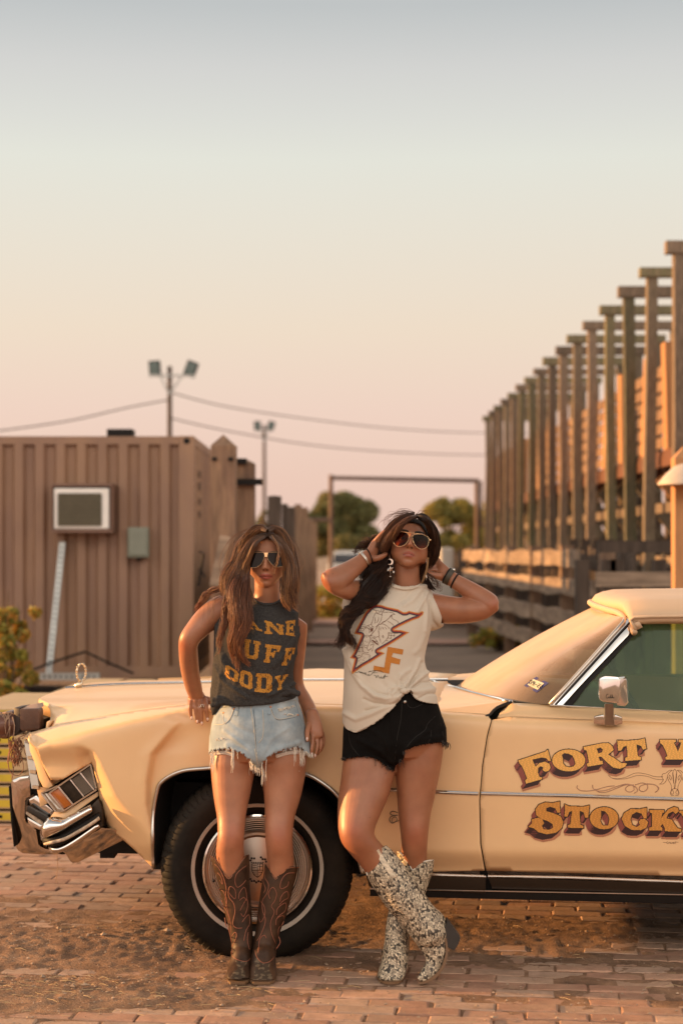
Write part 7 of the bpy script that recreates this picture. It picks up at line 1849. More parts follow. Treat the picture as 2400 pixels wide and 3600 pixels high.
# legs
parts.append(ring_sections([(1214, 2600, 1400, 2630, 6.20, .9), (1205, 2680, 1392, 2700, 6.18, .93), (1197, 2745, 1381, 2745, 6.155, .95), (1189, 2803, 1363, 2806, 6.13, .98), (1186, 2862, 1337, 2864, 6.10, 1.0), (1189, 2920, 1318, 2912, 6.075, 1.02), (1202, 2965, 1318, 2938, 6.07, 1.0), (1232, 3003, 1338, 2965, 6.085, 1.0), (1264, 3040, 1362, 2990, 6.095, 1.02), (1300, 3090, 1396, 3035, 6.10, 1.0), (1350, 3165, 1440, 3110, 6.10, .95), (1410, 3240, 1485, 3190, 6.10, .95)], n=32))
parts.append(ring_sections([(1385, 2620, 1562, 2600, 6.20, .92), (1388, 2690, 1550, 2690, 6.19, .95), (1394, 2789, 1530, 2789, 6.18, .98), (1399, 2860, 1514, 2860, 6.168, 1.0), (1406, 2920, 1506, 2918, 6.158, 1.05), (1410, 2965, 1502, 2962, 6.162, 1.05), (1411, 3010, 1500, 3010, 6.18, 1.05), (1412, 3070, 1500, 3070, 6.195, 1.05), (1395, 3160, 1475, 3160, 6.20, 1.0), (1370, 3260, 1432, 3260, 6.19, 1.0)], n=32))
for (x, y, Y) in ((1250, 2925, 6.036), (1456, 2935, 6.134)):
    mb = MB(); mb.sphere(W(x, y, Y), .032, 14, 10, (.95, .5, 1.15)); parts.append((mb.v, mb.f))
A2, F2 = remesh('b', parts, .0032, 4)
mesh('body', A2, F2, M_skin, w2, True, cols=skin_cols(A2, h2, SK2, LIP2, extra=((1240, 2930, 40), (1456, 2935, 36), (1145, 2045, 24), (1742, 2120, 24)))); bvh2 = bvh_of(A2, F2)
eyes(h2, w2); brow(h2, w2, (.018, .010, .007), .0030, .029)

def z2s(x, y): return (1200 + x * .2551, 2100 + y * .2551)
def shirt2():
    P = []
    P.append(ring_sections([(1346, 2046, 1506, 2052, 6.25, .86), (1290, 2076, 1515, 2080, 6.258, .64), (1240, 2120, 1524, 2130, 6.25, .60), (1222, 2190, 1515, 2200, 6.225, .68), (1214, 2260, 1499, 2260, 6.21, .72), (1211, 2330, 1490, 2320, 6.20, .72), (1209, 2400, 1508, 2390, 6.195, .70), (1207, 2460, 1530, 2440, 6.19, .72), (1206, 2520, 1540, 2500, 6.19, .74), (1208, 2580, 1550, 2570, 6.19, .74)], n=48, cap=False))
    P.append(ring_sections([(1488, 2072, 1492, 2215, 6.265, .95), (1512, 2078, 1520, 2216, 6.258, .98), (1530, 2100, 1546, 2208, 6.25, 1.0), (1540, 2125, 1556, 2200, 6.25, 1.0)], n=24, capr=.1))
    P.append(ring_sections([(1290, 2072, 1280, 2190, 6.25, .9), (1245, 2085, 1240, 2180, 6.225, .9), (1212, 2104, 1214, 2165, 6.21, .8)], n=24, capr=.1))
    A, F = remesh('s', P, .0034, 4)
    Z = lambda l: [z2s(*p) for p in l]
    def fn(px, py, A, n):
        d = np.zeros(len(A))
        for ln, w_, a_ in ((Z(((50, 650), (120, 900), (190, 1060), (320, 1210), (480, 1320), (620, 1350))), 5, -.006), (Z(((60, 720), (160, 1000), (300, 1220), (460, 1360), (620, 1400), (760, 1370), (860, 1310))), 9, .012),
                           (Z(((310, 1400), (420, 1450), (600, 1480), (740, 1460), (800, 1430))), 5, -.007), (Z(((330, 1560), (480, 1530), (660, 1480))), 5, -.005), (Z(((60, 1600), (200, 1680), (420, 1600), (640, 1480), (780, 1400))), 8, .007),
                           (Z(((790, 1250), (785, 1160), (800, 1070))), 5, .006), (Z(((840, 1260), (900, 1180), (1020, 980), (1060, 860))), 5, .007), (Z(((880, 1280), (960, 1180), (1080, 1000), (1110, 900))), 5, -.007), (Z(((920, 1260), (1040, 1140), (1180, 1030))), 6, .008),
                           (Z(((960, 1250), (1080, 1180), (1230, 1160))), 4, -.006), (Z(((960, 1290), (1100, 1290), (1290, 1260))), 8, .007), (Z(((1050, 1400), (1180, 1330), (1300, 1330))), 4, -.005), (Z(((700, 1340), (740, 1290), (820, 1260), (880, 1290))), 6, .010), (Z(((620, 1340), (680, 1260), (780, 1240))), 5, .006),
                           (Z(((1180, -60), (1100, 80), (1040, 200))), 6, .006), (Z(((1140, 10), (1170, 140), (1160, 300), (1140, 460))), 6, .006), (Z(((1210, 60), (1230, 200), (1270, 340), (1320, 400))), 5, -.007), (Z(((1090, -100), (980, 40), (860, 120))), 7, .005), (Z(((1000, -140), (900, 0), (760, 90))), 8, -.004),
                           (Z(((1140, 500), (1060, 700), (1000, 760))), 8, .004), (Z(((560, 1000), (520, 1080), (540, 1160), (600, 1220))), 9, -.004), (Z(((930, 1000), (860, 1040), (800, 1110))), 8, .005)):
            d += ridge(px, py, ln, w_, a_)
        kx, ky = z2s(890, 1300); rr = np.hypot(px - kx, py - ky); an = np.arctan2(py - ky, px - kx)
        d += .0035 * np.sin(an * 13) * np.exp(-rr / 45) * (1 - np.exp(-rr / 12))
        nn = np.array([noise.noise(Vector((p[0] * 12, p[1] * 10, p[2] * 8 + 5))) for p in A]) * .003
        return d + nn + .001
    A = fold_displace(A, F, fn); px, py = project_px(A)
    neck = ((px - 1425) / 55) ** 2 + ((py - 2036) / 25) ** 2 < 1
    hem = np.interp(px, [1200, 1207, 1216, 1235, 1254, 1285, 1314, 1342, 1368, 1388, 1403, 1418, 1430, 1441, 1448, 1457, 1475, 1493, 1515, 1545], [2535, 2545, 2562, 2571, 2575, 2562, 2546, 2526, 2504, 2484, 2466, 2446, 2431, 2429, 2440, 2456, 2466, 2471, 2474, 2477])
    back = A[:, 1] > 6.22
    keep = ~(neck | (py < 2030)) & ((py < hem) | (back & (py < 2560) & (px < 1500) & (px > 1500)))
    keep &= ~(back & (py >= 2470))
    keep &= ~((px > 1540) & (np.abs(py - 2150) < 40) & (px > 1552))
    return A, [f for f in F if all(keep[i] for i in f)]
SA2, SF2 = shirt2()
M_shirt2 = mat('cream cotton', (.56, .475, .38), .95, var=.04, vs=7, bump=.2, bs=420, bd=.0008)
shirt_2 = mesh('t_shirt', SA2, SF2, M_shirt2, w2); sb2 = bvh_of(SA2, SF2)
md = shirt_2.modifiers.new('s', 'SOLIDIFY'); md.thickness = .003; md.offset = 0
mb = MB(); mb.tube([tuple(p) for p in crom([tuple(on2((sb2, bvh2), x, y, .0006)) for x, y in ((1369, 2056), (1385, 2063), (1405, 2069), (1427, 2071), (1450, 2068), (1470, 2060), (1481, 2052))], 4)], .0050, 6); mb.build('neck_rib', M_shirt2, shirt_2, smooth=True)
hemt = [(1208, 2542), (1218, 2560), (1236, 2570), (1254, 2573), (1285, 2560), (1314, 2544), (1342, 2524), (1368, 2502), (1388, 2482), (1403, 2464), (1420, 2442), (1430, 2431)]
lines_on('hem', sb2, [hemt, [(1441, 2430), (1457, 2453), (1475, 2463), (1493, 2468), (1515, 2471), (1533, 2473)], [(x + 4, y - 13) for x, y in hemt[1:-2]]], .0020, M_shirt2, shirt_2, .0, 6, 3, fb=6.1)
# knot where the hem is tucked
mb = MB(); c = on(sb2, 1421, 2430, .004, 6.08); mb.sphere(c + Vector((0, .004, 0)), .013, 16, 10, (1.25, .8, .85)); mb.sphere(c + Vector((.012, .002, .003)), .008, 12, 8); mb.build('tuck_knot', M_shirt2, shirt_2, smooth=True)
bolt = [z2s(*p) for p in ((460, 95), (560, 108), (620, 130), (690, 145), (780, 165), (850, 205), (890, 205), (930, 185), (1010, 205), (1060, 215), (1105, 190), (1132, 200), (1120, 240), (1060, 290), (990, 312), (900, 352), (800, 402), (722, 445), (820, 452), (932, 482), (800, 568), (660, 655), (505, 742), (545, 747), (596, 770), (540, 802), (420, 882), (300, 950), (240, 990), (200, 1020), (165, 1045), (130, 1075), (142, 1000), (165, 910), (180, 852), (115, 835), (165, 765), (240, 605), (270, 522), (175, 500), (205, 430), (290, 275), (330, 205), (400, 132))]
LFp = [z2s(*p) for p in ((637, 680), (853, 718), (840, 790), (707, 765), (690, 820), (812, 855), (798, 927), (680, 902), (655, 1052), (440, 1005), (445, 940), (588, 968))]
art = [[z2s(*p) for p in l] for l in (
 ((435, 160), (450, 175), (500, 185), (560, 200), (590, 205)), ((465, 155), (475, 140), (530, 138), (550, 150), (545, 185)), ((575, 200), (570, 160), (580, 150), (590, 190)), ((480, 185), (478, 205), (500, 215), (530, 210)), ((455, 240), (470, 215), (530, 235), (555, 230), (560, 200)),
 ((455, 240), (440, 270), (425, 330), (410, 370), (425, 400), (450, 410)), ((555, 230), (550, 290), (530, 340), (500, 380), (470, 410)), ((460, 280), (465, 320), (455, 360)), ((510, 270), (505, 320), (480, 350)), ((590, 205), (680, 205), (735, 235), (690, 240), (650, 290), (600, 330), (545, 360)), ((560, 345), (610, 320), (660, 280), (700, 235)),
 ((690, 240), (700, 290), (770, 330), (790, 360)), ((640, 330), (690, 360), (720, 390)), ((320, 410), (370, 385), (410, 370)), ((320, 415), (360, 420), (400, 440), (430, 455)), ((370, 390), (400, 420), (430, 400)), ((400, 440), (430, 480), (400, 520), (380, 530)), ((500, 385), (560, 365), (620, 390), (660, 430)), ((500, 390), (470, 440), (430, 490), (400, 530)),
 ((520, 400), (510, 460), (520, 540)), ((540, 410), (535, 450)), ((560, 405), (580, 440)), ((600, 410), (620, 440)), ((300, 460), (320, 430), (350, 420), (380, 440), (385, 490)), ((245, 400), (300, 400), (320, 410)), ((245, 430), (300, 430)), ((240, 460), (300, 465)), ((270, 380), (265, 460)), ((250, 375), (330, 380)),
 ((310, 550), (330, 525), (370, 525), (395, 560), (390, 600), (375, 640), (350, 690), (320, 690), (300, 640), (295, 590), (310, 550)), ((335, 540), (345, 550), (360, 540)), ((320, 600), (330, 612)), ((350, 620), (362, 612)), ((325, 660), (350, 665)), ((395, 560), (440, 555), (455, 535), (395, 530)), ((395, 600), (430, 620), (470, 600), (500, 620)), ((440, 560), (480, 590), (510, 640)), ((400, 660), (440, 640), (430, 700), (420, 740)),
 ((460, 560), (500, 540), (520, 560), (540, 620)), ((570, 520), (580, 550)), ((560, 530), (570, 560)), ((295, 680), (290, 730), (320, 760), (370, 760)), ((350, 700), (370, 730), (410, 700)), ((280, 640), (285, 700), (290, 770)), ((650, 480), (640, 550), (600, 600), (560, 640)), ((640, 490), (780, 495)), ((650, 520), (740, 530)), ((630, 560), (690, 565)), ((690, 490), (680, 560)), ((730, 495), (720, 540)), ((610, 590), (640, 600)),
 ((240, 650), (270, 640)), ((235, 690), (280, 690)), ((215, 745), (270, 750)), ((250, 640), (250, 740)), ((290, 770), (260, 830), (220, 830)), ((290, 775), (380, 790), (395, 820), (370, 860)), ((170, 800), (200, 810), (250, 800)))]
sig = [[z2s(*p) for p in l] for l in (((268, 968), (240, 962), (215, 1000), (190, 1028), (205, 1040), (240, 1022), (252, 1036)), ((255, 1042), (262, 1024), (272, 1045), (282, 1030), (292, 1052), (304, 1036), (316, 1056), (338, 1048), (328, 1036), (320, 1054), (348, 1070)), ((395, 1015), (370, 1030), (400, 1020), (470, 1008), (530, 1012), (572, 1036)), ((470, 1012), (440, 1030), (400, 1070), (372, 1080), (362, 1068), (380, 1058)), ((425, 1040), (495, 1038)), ((445, 1072), (470, 1078), (482, 1108), (500, 1076), (512, 1090), (528, 1115), (545, 1094), (556, 1118), (578, 1106), (600, 1065), (588, 1122)), ((568, 1096), (636, 1086)))]
dots = [z2s(random.Random(k).uniform(190, 380), 800 + random.Random(k + 500).uniform(0, 150)) for k in range(60)]
def paint2(gx, gy):
    idx = np.full(gx.shape, -1); ins = inpoly(gx, gy, bolt); d = segdist(gx, gy, bolt, True)
    idx[ins & (d < 3.6)] = 0; idx[ins & (d >= 3.6) & (d < 7.6)] = 1; idx[ins & (d >= 7.6) & (d < 11.2)] = 2
    core = ins & (d >= 11.2)
    lm = np.zeros(gx.shape, bool)
    for l in art: lm |= segdist(gx, gy, crom(l, 4) if len(l) > 2 else l) < .62
    for (x, y) in dots: lm |= (np.abs(gx - x) < 1.1) & (np.abs(gy - y) < .7) & (gy > 2305)
    idx[core & lm] = 3
    idx[core & (inpoly(gx, gy, [z2s(*p) for p in ((400, 430), (440, 420), (430, 460), (400, 480))]) | inpoly(gx, gy, [z2s(*p) for p in ((400, 580), (440, 590), (500, 640), (515, 665), (470, 640))]))] = 3
    idx[inpoly(gx, gy, LFp)] = 4
    sm_ = np.zeros(gx.shape, bool)
    for l in sig: sm_ |= segdist(gx, gy, crom(l, 4) if len(l) > 2 else l) < .75
    idx[sm_] = 5
    w = np.random.default_rng(8).random(gx.shape); idx[(w > .992) & (idx >= 0)] = -1
    return idx, [(.52, .19, .03), (.26, .022, .018), (.030, .032, .036), (.13, .05, .028), (.46, .16, .018), (.035, .035, .02)]
raster_patch('bolt_print', sb2, 1225, 1495, 2118, 2392, .85, paint2, M_print, shirt_2, .0030)

M_blk = mat('black denim', (.0055, .0045, .004), .95, var=.3, vs=20, spec=.12, bump=.35, bs=380, bd=.001)
def shorts2():
    P = [ring_sections([(1222, 2440, 1520, 2430, 6.20, .74), (1218, 2500, 1542, 2490, 6.20, .72), (1213, 2560, 1558, 2550, 6.20, .73), (1211, 2620, 1566, 2600, 6.20, .74), (1225, 2670, 1555, 2650, 6.20, .6)], n=48, capr=.12),
         ring_sections([(1208, 2560, 1398, 2600, 6.20, .98), (1205, 2640, 1396, 2670, 6.19, .99), (1201, 2700, 1390, 2722, 6.17, 1.0)], n=36), ring_sections([(1380, 2590, 1566, 2560, 6.20, .98), (1383, 2660, 1568, 2640, 6.19, .98), (1385, 2720, 1560, 2700, 6.185, .98)], n=36)]
    A, F = remesh('s', P, .0034, 3)
    def fn(px, py, A, n):
        d = np.zeros(len(A))
        for ln, w_, a_ in ((((1385, 2690), (1340, 2640), (1260, 2600)), 8, .006), (((1388, 2690), (1430, 2620), (1500, 2570)), 8, .006), (((1383, 2680), (1350, 2600), (1300, 2560)), 8, .004), (((1373, 2510), (1378, 2600), (1384, 2690)), 4, .004), (((1395, 2650), (1470, 2600), (1550, 2590)), 8, .004)): d += ridge(px, py, ln, w_, a_)
        return d + .001
    A = fold_displace(A, F, fn); px, py = project_px(A)
    hem = np.interp(px, [1200, 1209, 1250, 1292, 1323, 1350, 1370, 1383, 1392, 1410, 1420, 1424, 1457, 1500, 1545, 1580], [2674, 2670, 2664, 2663, 2671, 2691, 2703, 2712, 2690, 2676, 2668, 2640, 2626, 2618, 2612, 2616])
    keep = (py < hem + 2 * np.sin(px * .8)) & (py > 2438)
    return A, [f for f in F if all(keep[i] for i in f)]
HA2, HF2 = shorts2(); shorts_2 = mesh('black_shorts', HA2, HF2, M_blk, w2); hb2 = bvh_of(HA2, HF2)
md = shorts_2.modifiers.new('s', 'SOLIDIFY'); md.thickness = .003; md.offset = 0
M_fb = mat('black fray', (.03, .022, .018), .9); M_gs = mat('grey seam', (.022, .018, .015), .9)
fray('frayed_hem', 15, [(1208, 2668, 1292, 2663, 60, 8), (1292, 2664, 1350, 2690, 50, 18), (1316, 2668, 1346, 2690, 16, 46), (1350, 2690, 1383, 2710, 40, 12), (1383, 2708, 1424, 2670, 50, 10), (1418, 2640, 1426, 2675, 30, 12), (1405, 2672, 1420, 2672, 8, 30), (1424, 2640, 1560, 2612, 80, 7), (1552, 2608, 1578, 2616, 40, 20), (1205, 2664, 1215, 2670, 16, 12)], hb2, M_fb, shorts_2, r=.0012)
lines_on('seam', hb2, [[z3(*p) for p in l] for l in (((735, 1600), (750, 1640), (790, 1655), (860, 1625)), ((985, 1640), (1000, 1760), (1030, 1900)), ((700, 1600), (690, 1750), (660, 1900), (640, 2100)), ((960, 1720), (900, 1780), (880, 1830), (800, 1890), (740, 1960)), ((930, 1830), (920, 1900), (880, 1960)), ((280, 1850), (300, 1950), (380, 2050)))], .0009, M_gs, shorts_2, .0016)
mb = MB(); c = on(hb2, *z3(722, 1607), .003, 6.08); mb.sphere(c, .0058, 12, 8, (1, .5, 1)); mb.build('button', M_chromed, shorts_2, smooth=True)

# snakeskin boots
def snakemat():
    m, t, b = newmat('snakeskin leather'); N, L = t.nodes, t.links
    tc = N.new('ShaderNodeTexCoord'); mp = N.new('ShaderNodeMapping'); mp.inputs['Scale'].default_value = (1, .8, .72); L.new(tc.outputs['Object'], mp.inputs[0])
    nz_ = N.new('ShaderNodeTexNoise'); nz_.inputs['Scale'].default_value = 6; nz_.inputs['Detail'].default_value = 2; L.new(mp.outputs[0], nz_.inputs['Vector'])
    mm = N.new('ShaderNodeMix'); mm.data_type = 'RGBA'; mm.inputs[0].default_value = .07; L.new(mp.outputs[0], mm.inputs[6]); L.new(nz_.outputs['Color'], mm.inputs[7])
    v1 = N.new('ShaderNodeTexVoronoi'); v1.inputs['Scale'].default_value = 175; v1.inputs['Randomness'].default_value = .55; L.new(mm.outputs[2], v1.inputs['Vector'])
    e1 = N.new('ShaderNodeTexVoronoi'); e1.feature = 'DISTANCE_TO_EDGE'; e1.inputs['Scale'].default_value = 175; e1.inputs['Randomness'].default_value = .55; L.new(mm.outputs[2], e1.inputs['Vector'])
    # chain of dark diamonds: two slanted bands crossing, broken up per scale
    def edge(scale, w, rnd):
        e = N.new('ShaderNodeTexVoronoi'); e.feature = 'DISTANCE_TO_EDGE'; e.inputs['Scale'].default_value = scale; e.inputs['Randomness'].default_value = rnd; L.new(v1.outputs['Position'], e.inputs['Vector'])
        r = N.new('ShaderNodeMapRange'); r.inputs['From Min'].default_value = 0; r.inputs['From Max'].default_value = w; L.new(e.outputs['Distance'], r.inputs[0]); return r.outputs[0]
    # position lookup at each scale's centre keeps every scale one colour
    dark = edge(.19 * 100 / 1, .0, .5) if False else None
    vp = N.new('ShaderNodeTexVoronoi'); vp.feature = 'DISTANCE_TO_EDGE'; vp.inputs['Scale'].default_value = 46; vp.inputs['Randomness'].default_value = .8; L.new(v1.outputs['Position'], vp.inputs['Vector'])
    sc_ = N.new('ShaderNodeVectorMath'); sc_.operation = 'SCALE'; sc_.inputs['Scale'].default_value = 1.0; L.new(v1.outputs['Position'], sc_.inputs[0]); L.new(sc_.outputs[0], vp.inputs['Vector'])
    rr = N.new('ShaderNodeValToRGB'); e = rr.color_ramp.elements; rr.color_ramp.interpolation = 'LINEAR'
    e[0].position = .02; e[0].color = (.045, .034, .025, 1); e[1].position = .45; e[1].color = (.34, .26, .18, 1)
    k = e.new(.04); k.color = (.09, .068, .048, 1); k = e.new(.08); k.color = (.66, .54, .38, 1); k = e.new(.20); k.color = (.60, .48, .33, 1); k = e.new(.30); k.color = (.38, .295, .205, 1)
    L.new(vp.outputs['Distance'], rr.inputs[0])
    hs = N.new('ShaderNodeMapRange'); hs.inputs['To Min'].default_value = .65; hs.inputs['To Max'].default_value = 1.3; sx = N.new('ShaderNodeSeparateColor'); L.new(v1.outputs['Color'], sx.inputs[0]); L.new(sx.outputs[0], hs.inputs[0])
    vm = N.new('ShaderNodeVectorMath'); vm.operation = 'SCALE'; L.new(rr.outputs[0], vm.inputs[0]); L.new(hs.outputs[0], vm.inputs['Scale'])
    er = N.new('ShaderNodeMapRange'); er.inputs['From Max'].default_value = .12; er.inputs['To Min'].default_value = .18; L.new(e1.outputs['Distance'], er.inputs[0])
    vm2 = N.new('ShaderNodeVectorMath'); vm2.operation = 'SCALE'; L.new(vm.outputs[0], vm2.inputs[0]); L.new(er.outputs[0], vm2.inputs['Scale']); L.new(vm2.outputs[0], b.inputs['Base Color'])
    b.inputs['Roughness'].default_value = .45
    bp = N.new('ShaderNodeBump'); bp.inputs['Strength'].default_value = .8; bp.inputs['Distance'].default_value = .003; L.new(e1.outputs['Distance'], bp.inputs['Height']); L.new(bp.outputs[0], b.inputs['Normal'])
    return m
M_snake = snakemat(); M_wpipe = mat('white piping', (.62, .56, .46), .6)
# standing boot (behind)
YB2 = 6.20
oB, AB, FB = boot(w2, [(1396, 2992, 1524, 3010, YB2, .92), (1397, 3050, 1520, 3060, YB2, .95), (1392, 3100, 1506, 3100, YB2, .98), (1378, 3160, 1486, 3160, YB2 - .005, 1.0), (1364, 3215, 1462, 3215, YB2 - .01, 1.0), (1357, 3260, 1440, 3265, YB2 - .02, 1.05), (1352, 3310, 1438, 3315, YB2 - .03, 1.2), (1345, 3345, 1434, 3350, YB2 - .04, 1.4)],
    [(1348, 3330, 1436, 3335, YB2 - .01, 1.7), (1342, 3375, 1432, 3380, YB2 - .05, 1.6), (1334, 3405, 1427, 3408, YB2 - .08, 1.0), (1329, 3428, 1421, 3432, YB2 - .11, .6), (1334, 3440, 1412, 3444, YB2 - .13, .35)], M_snake, M_sole, cutf=topcut([(1390, 2990), (1400, 2993), (1415, 3004), (1435, 3034), (1451, 3058), (1470, 3038), (1500, 3024), (1526, 3021)]))
bB = bvh_of(AB, FB)
lines_on('piping', bB, [[(1397, 2995), (1408, 3000), (1420, 3013), (1437, 3040), (1451, 3059), (1468, 3041), (1496, 3027), (1523, 3024)]], .0024, M_wpipe, oB, .001, 6, 3, fb=YB2 - .05)
def flat_sole(o, xs0, xs1, yref, y0, m, h=.009):
    wL, wR = W(xs0, yref, y0).x, W(xs1, yref, y0).x; cxm = (wL + wR) / 2; hw = (wR - wL) / 2
    prof = [(-.25, -.012), (-.6, 0), (-.9, .03), (-1.02, .07), (-1.0, .12), (-.72, .19), (-.62, .25), (.62, .25), (.72, .19), (1.0, .12), (1.02, .07), (.9, .03), (.6, 0), (.25, -.012)]
    mb = MB(); Vb = [Vector((cxm + a * hw, y0 + b_, .004)) for a, b_ in prof]; Vt = [v + Vector((0, 0, h)) for v in Vb]; k = len(prof)
    mb.add(Vb + Vt, [tuple(range(k - 1, -1, -1)), tuple(range(k, 2 * k))] + [(i, (i + 1) % k, k + (i + 1) % k, k + i) for i in range(k)]); mb.build('sole', m, o)
    mb = MB(); mb.hexa([(cxm - hw * .5, y0 + .19, .0), (cxm + hw * .5, y0 + .19, .0), (cxm + hw * .5, y0 + .25, .0), (cxm - hw * .5, y0 + .25, .0), (cxm - hw * .6, y0 + .18, .06), (cxm + hw * .6, y0 + .18, .06), (cxm + hw * .6, y0 + .27, .06), (cxm - hw * .6, y0 + .27, .06)], .004); mb.build('heel', M_dark, o)
flat_sole(oB, 1327, 1421, 3445, 6.05, M_sole)
# crossing boot, heel lifted
YA = 6.095
oA, AA, FA = boot(w2, [(1268, 3012, 1340, 2962, YA, .95), (1284, 3045, 1372, 2986, YA, .95), (1293, 3084, 1404, 3022, YA, .95), (1327, 3142, 1442, 3076, YA, .95), (1364, 3195, 1484, 3132, YA, .95), (1404, 3240, 1516, 3178, YA, .95), (1434, 3278, 1545, 3212, YA, 1.0), (1452, 3305, 1566, 3250, YA - .005, 1.0)],
    [(1425, 3262, 1560, 3222, YA, .8), (1452, 3300, 1572, 3270, YA, .75), (1470, 3328, 1572, 3325, YA - .01, .72), (1490, 3355, 1566, 3372, YA - .02, .68), (1497, 3380, 1548, 3404, YA - .03, .62), (1484, 3408, 1524, 3432, YA - .045, .6), (1468, 3436, 1496, 3450, YA - .055, .55)], M_snake, M_sole,
    cutf=lambda px, py, A: ~((py - 3012 < -(px - 1290) * .62 - 0) & (py < 3060)) & ~(((px - 1278) * .83 - (py - 3050) * .55 < 0) & (py < 3040) & (px < 1290)))
bA = bvh_of(AA, FA)
lines_on('piping', bA, [[(1290, 3078), (1287, 3050), (1290, 3030), (1300, 3012), (1316, 2996), (1330, 2988)]], .0024, M_wpipe, oA, .001, 6, 4, fb=YA - .05)
mb = MB(); P = [on(bA, x, y, .003, YA - .05) for x, y in ((1323, 2990), (1334, 3008), (1350, 3032), (1366, 3056), (1382, 3078))]
for i in range(4): mb.bar(P[i], P[i + 1] + (P[i + 1] - P[i]) * .1, .018, .004, up=Vector((0, 1, 0)))
mb.sphere(P[-1], .010, 10, 6, (1, .4, 1))
pl = mb.build('pull_strap', mat('pale snakeskin strap', (.62, .52, .38), .5, var=.35, vs=90), oA)
mb = MB(); P0 = [W(x, y, YA - .035) for x, y in ((1572, 3236), (1588, 3256), (1604, 3278), (1618, 3298), (1611, 3318), (1597, 3340), (1580, 3334), (1562, 3324), (1558, 3290), (1563, 3262))]
P1 = [p + Vector((0, .065, 0)) for p in P0]; k = len(P0); mb.add(P0 + P1, [tuple(range(k)), tuple(range(2 * k - 1, k - 1, -1))] + [(i, k + i, k + (i + 1) % k, (i + 1) % k) for i in range(k)]); mb.build('heel', mat('stacked black heel', (.03, .027, .024), .45, var=.2, vs=30), oA)
lo = [(1563, 3268), (1569, 3300), (1574, 3335), (1572, 3363), (1562, 3398), (1545, 3424), (1521, 3445), (1496, 3457), (1471, 3462)]; li = [(1557, 3270), (1562, 3302), (1566, 3335), (1563, 3361), (1553, 3393), (1537, 3417), (1515, 3436), (1492, 3448), (1466, 3454)]
lo = crom(lo, 3); li = crom(li, 3); n_ = len(lo); V = []
for i in range(n_):
    y_ = YA - .03 - .045 * i / n_
    V += [W(*lo[i], y_), W(*li[i], y_), W(*li[i], y_ + .07 * (1 - .4 * i / n_)), W(*lo[i], y_ + .07 * (1 - .4 * i / n_))]
F = [(0, 1, 2, 3), tuple(4 * (n_ - 1) + k for k in (3, 2, 1, 0))]
for i in range(n_ - 1):
    for k in range(4): k2 = (k + 1) % 4; F.append((4 * i + k, 4 * i + k2, 4 * i + 4 + k2, 4 * i + 4 + k))
mesh('sole', V, F, M_sole, oA, smooth=False)

# glasses 2
def zW(x, y): return (1200 + x * .28699, 1780 + y * .28705)
sg2 = thing_part('sunglasses', h2.P(0, -.1, .005), w2)
m_, t_, b_ = newmat('amber graded lens'); N, L = t_.nodes, t_.links
at = N.new('ShaderNodeAttribute'); at.attribute_name = 'col'; tr = N.new('ShaderNodeBsdfTransparent'); L.new(at.outputs['Color'], tr.inputs[0]); gl = N.new('ShaderNodeBsdfGlossy'); gl.inputs['Roughness'].default_value = .05; gl.inputs[0].default_value = (.5, .45, .38, 1)
mx_ = N.new('ShaderNodeMixShader'); mx_.inputs[0].default_value = .03; L.new(tr.outputs[0], mx_.inputs[1]); L.new(gl.outputs[0], mx_.inputs[2]); L.new(mx_.outputs[0], N['Material Output'].inputs[0]); M_lens2 = m_
for pts in (((622, 362), (642, 328), (720, 314), (798, 326), (822, 368), (810, 428), (762, 478), (692, 490), (642, 452)), ((870, 372), (892, 347), (978, 342), (1058, 376), (1068, 420), (1050, 488), (1000, 522), (932, 508), (882, 442))):
    ln, edge = lens('lens', [zW(*p) for p in pts], h2, M_lens2, sg2, yc=-.112, curve=3.0, d=.001)
    zz = np.array([v.co.z for v in ln.data.vertices]); t = (zz - zz.min()) / (zz.max() - zz.min()); c4 = np.ones((len(zz), 4)); c4[:, 0] = .62 - .54 * t; c4[:, 1] = .30 - .245 * t; c4[:, 2] = .10 - .055 * t
    a = ln.data.color_attributes.new('col', 'FLOAT_COLOR', 'POINT'); a.data.foreach_set('color', c4.ravel())
    mb = MB(); mb.tube(edge + [edge[0]], .0008, 6); mb.build('rim', M_gold, ln, smooth=True)
mb = MB(); e_ = lambda x, y: hp_(h2, *zW(x, y), yc=-.1125, curve=3.0)
mb.tube([e_(720, 312), e_(790, 316), e_(860, 326), e_(960, 338)], .0010, 5); mb.tube([e_(822, 366), e_(846, 364), e_(870, 370)], .0010, 5)
mb.tube([e_(820, 400), e_(812, 425)], .0010, 4); mb.tube([e_(872, 400), e_(884, 440), e_(888, 455)], .0010, 4); mb.build('bridge', M_gold, sg2, smooth=True)
mb = MB()
for s, (x, y) in ((-1, (600, 365)), (1, (1085, 412))): p = e_(x, y); mb.tube([p, h2.P(s * .077, -.05, .012), h2.P(s * .077, .01, .008)], .0017, 6); mb.sphere(p, .003, 8, 6)
mb.build('temple', M_gold, sg2)
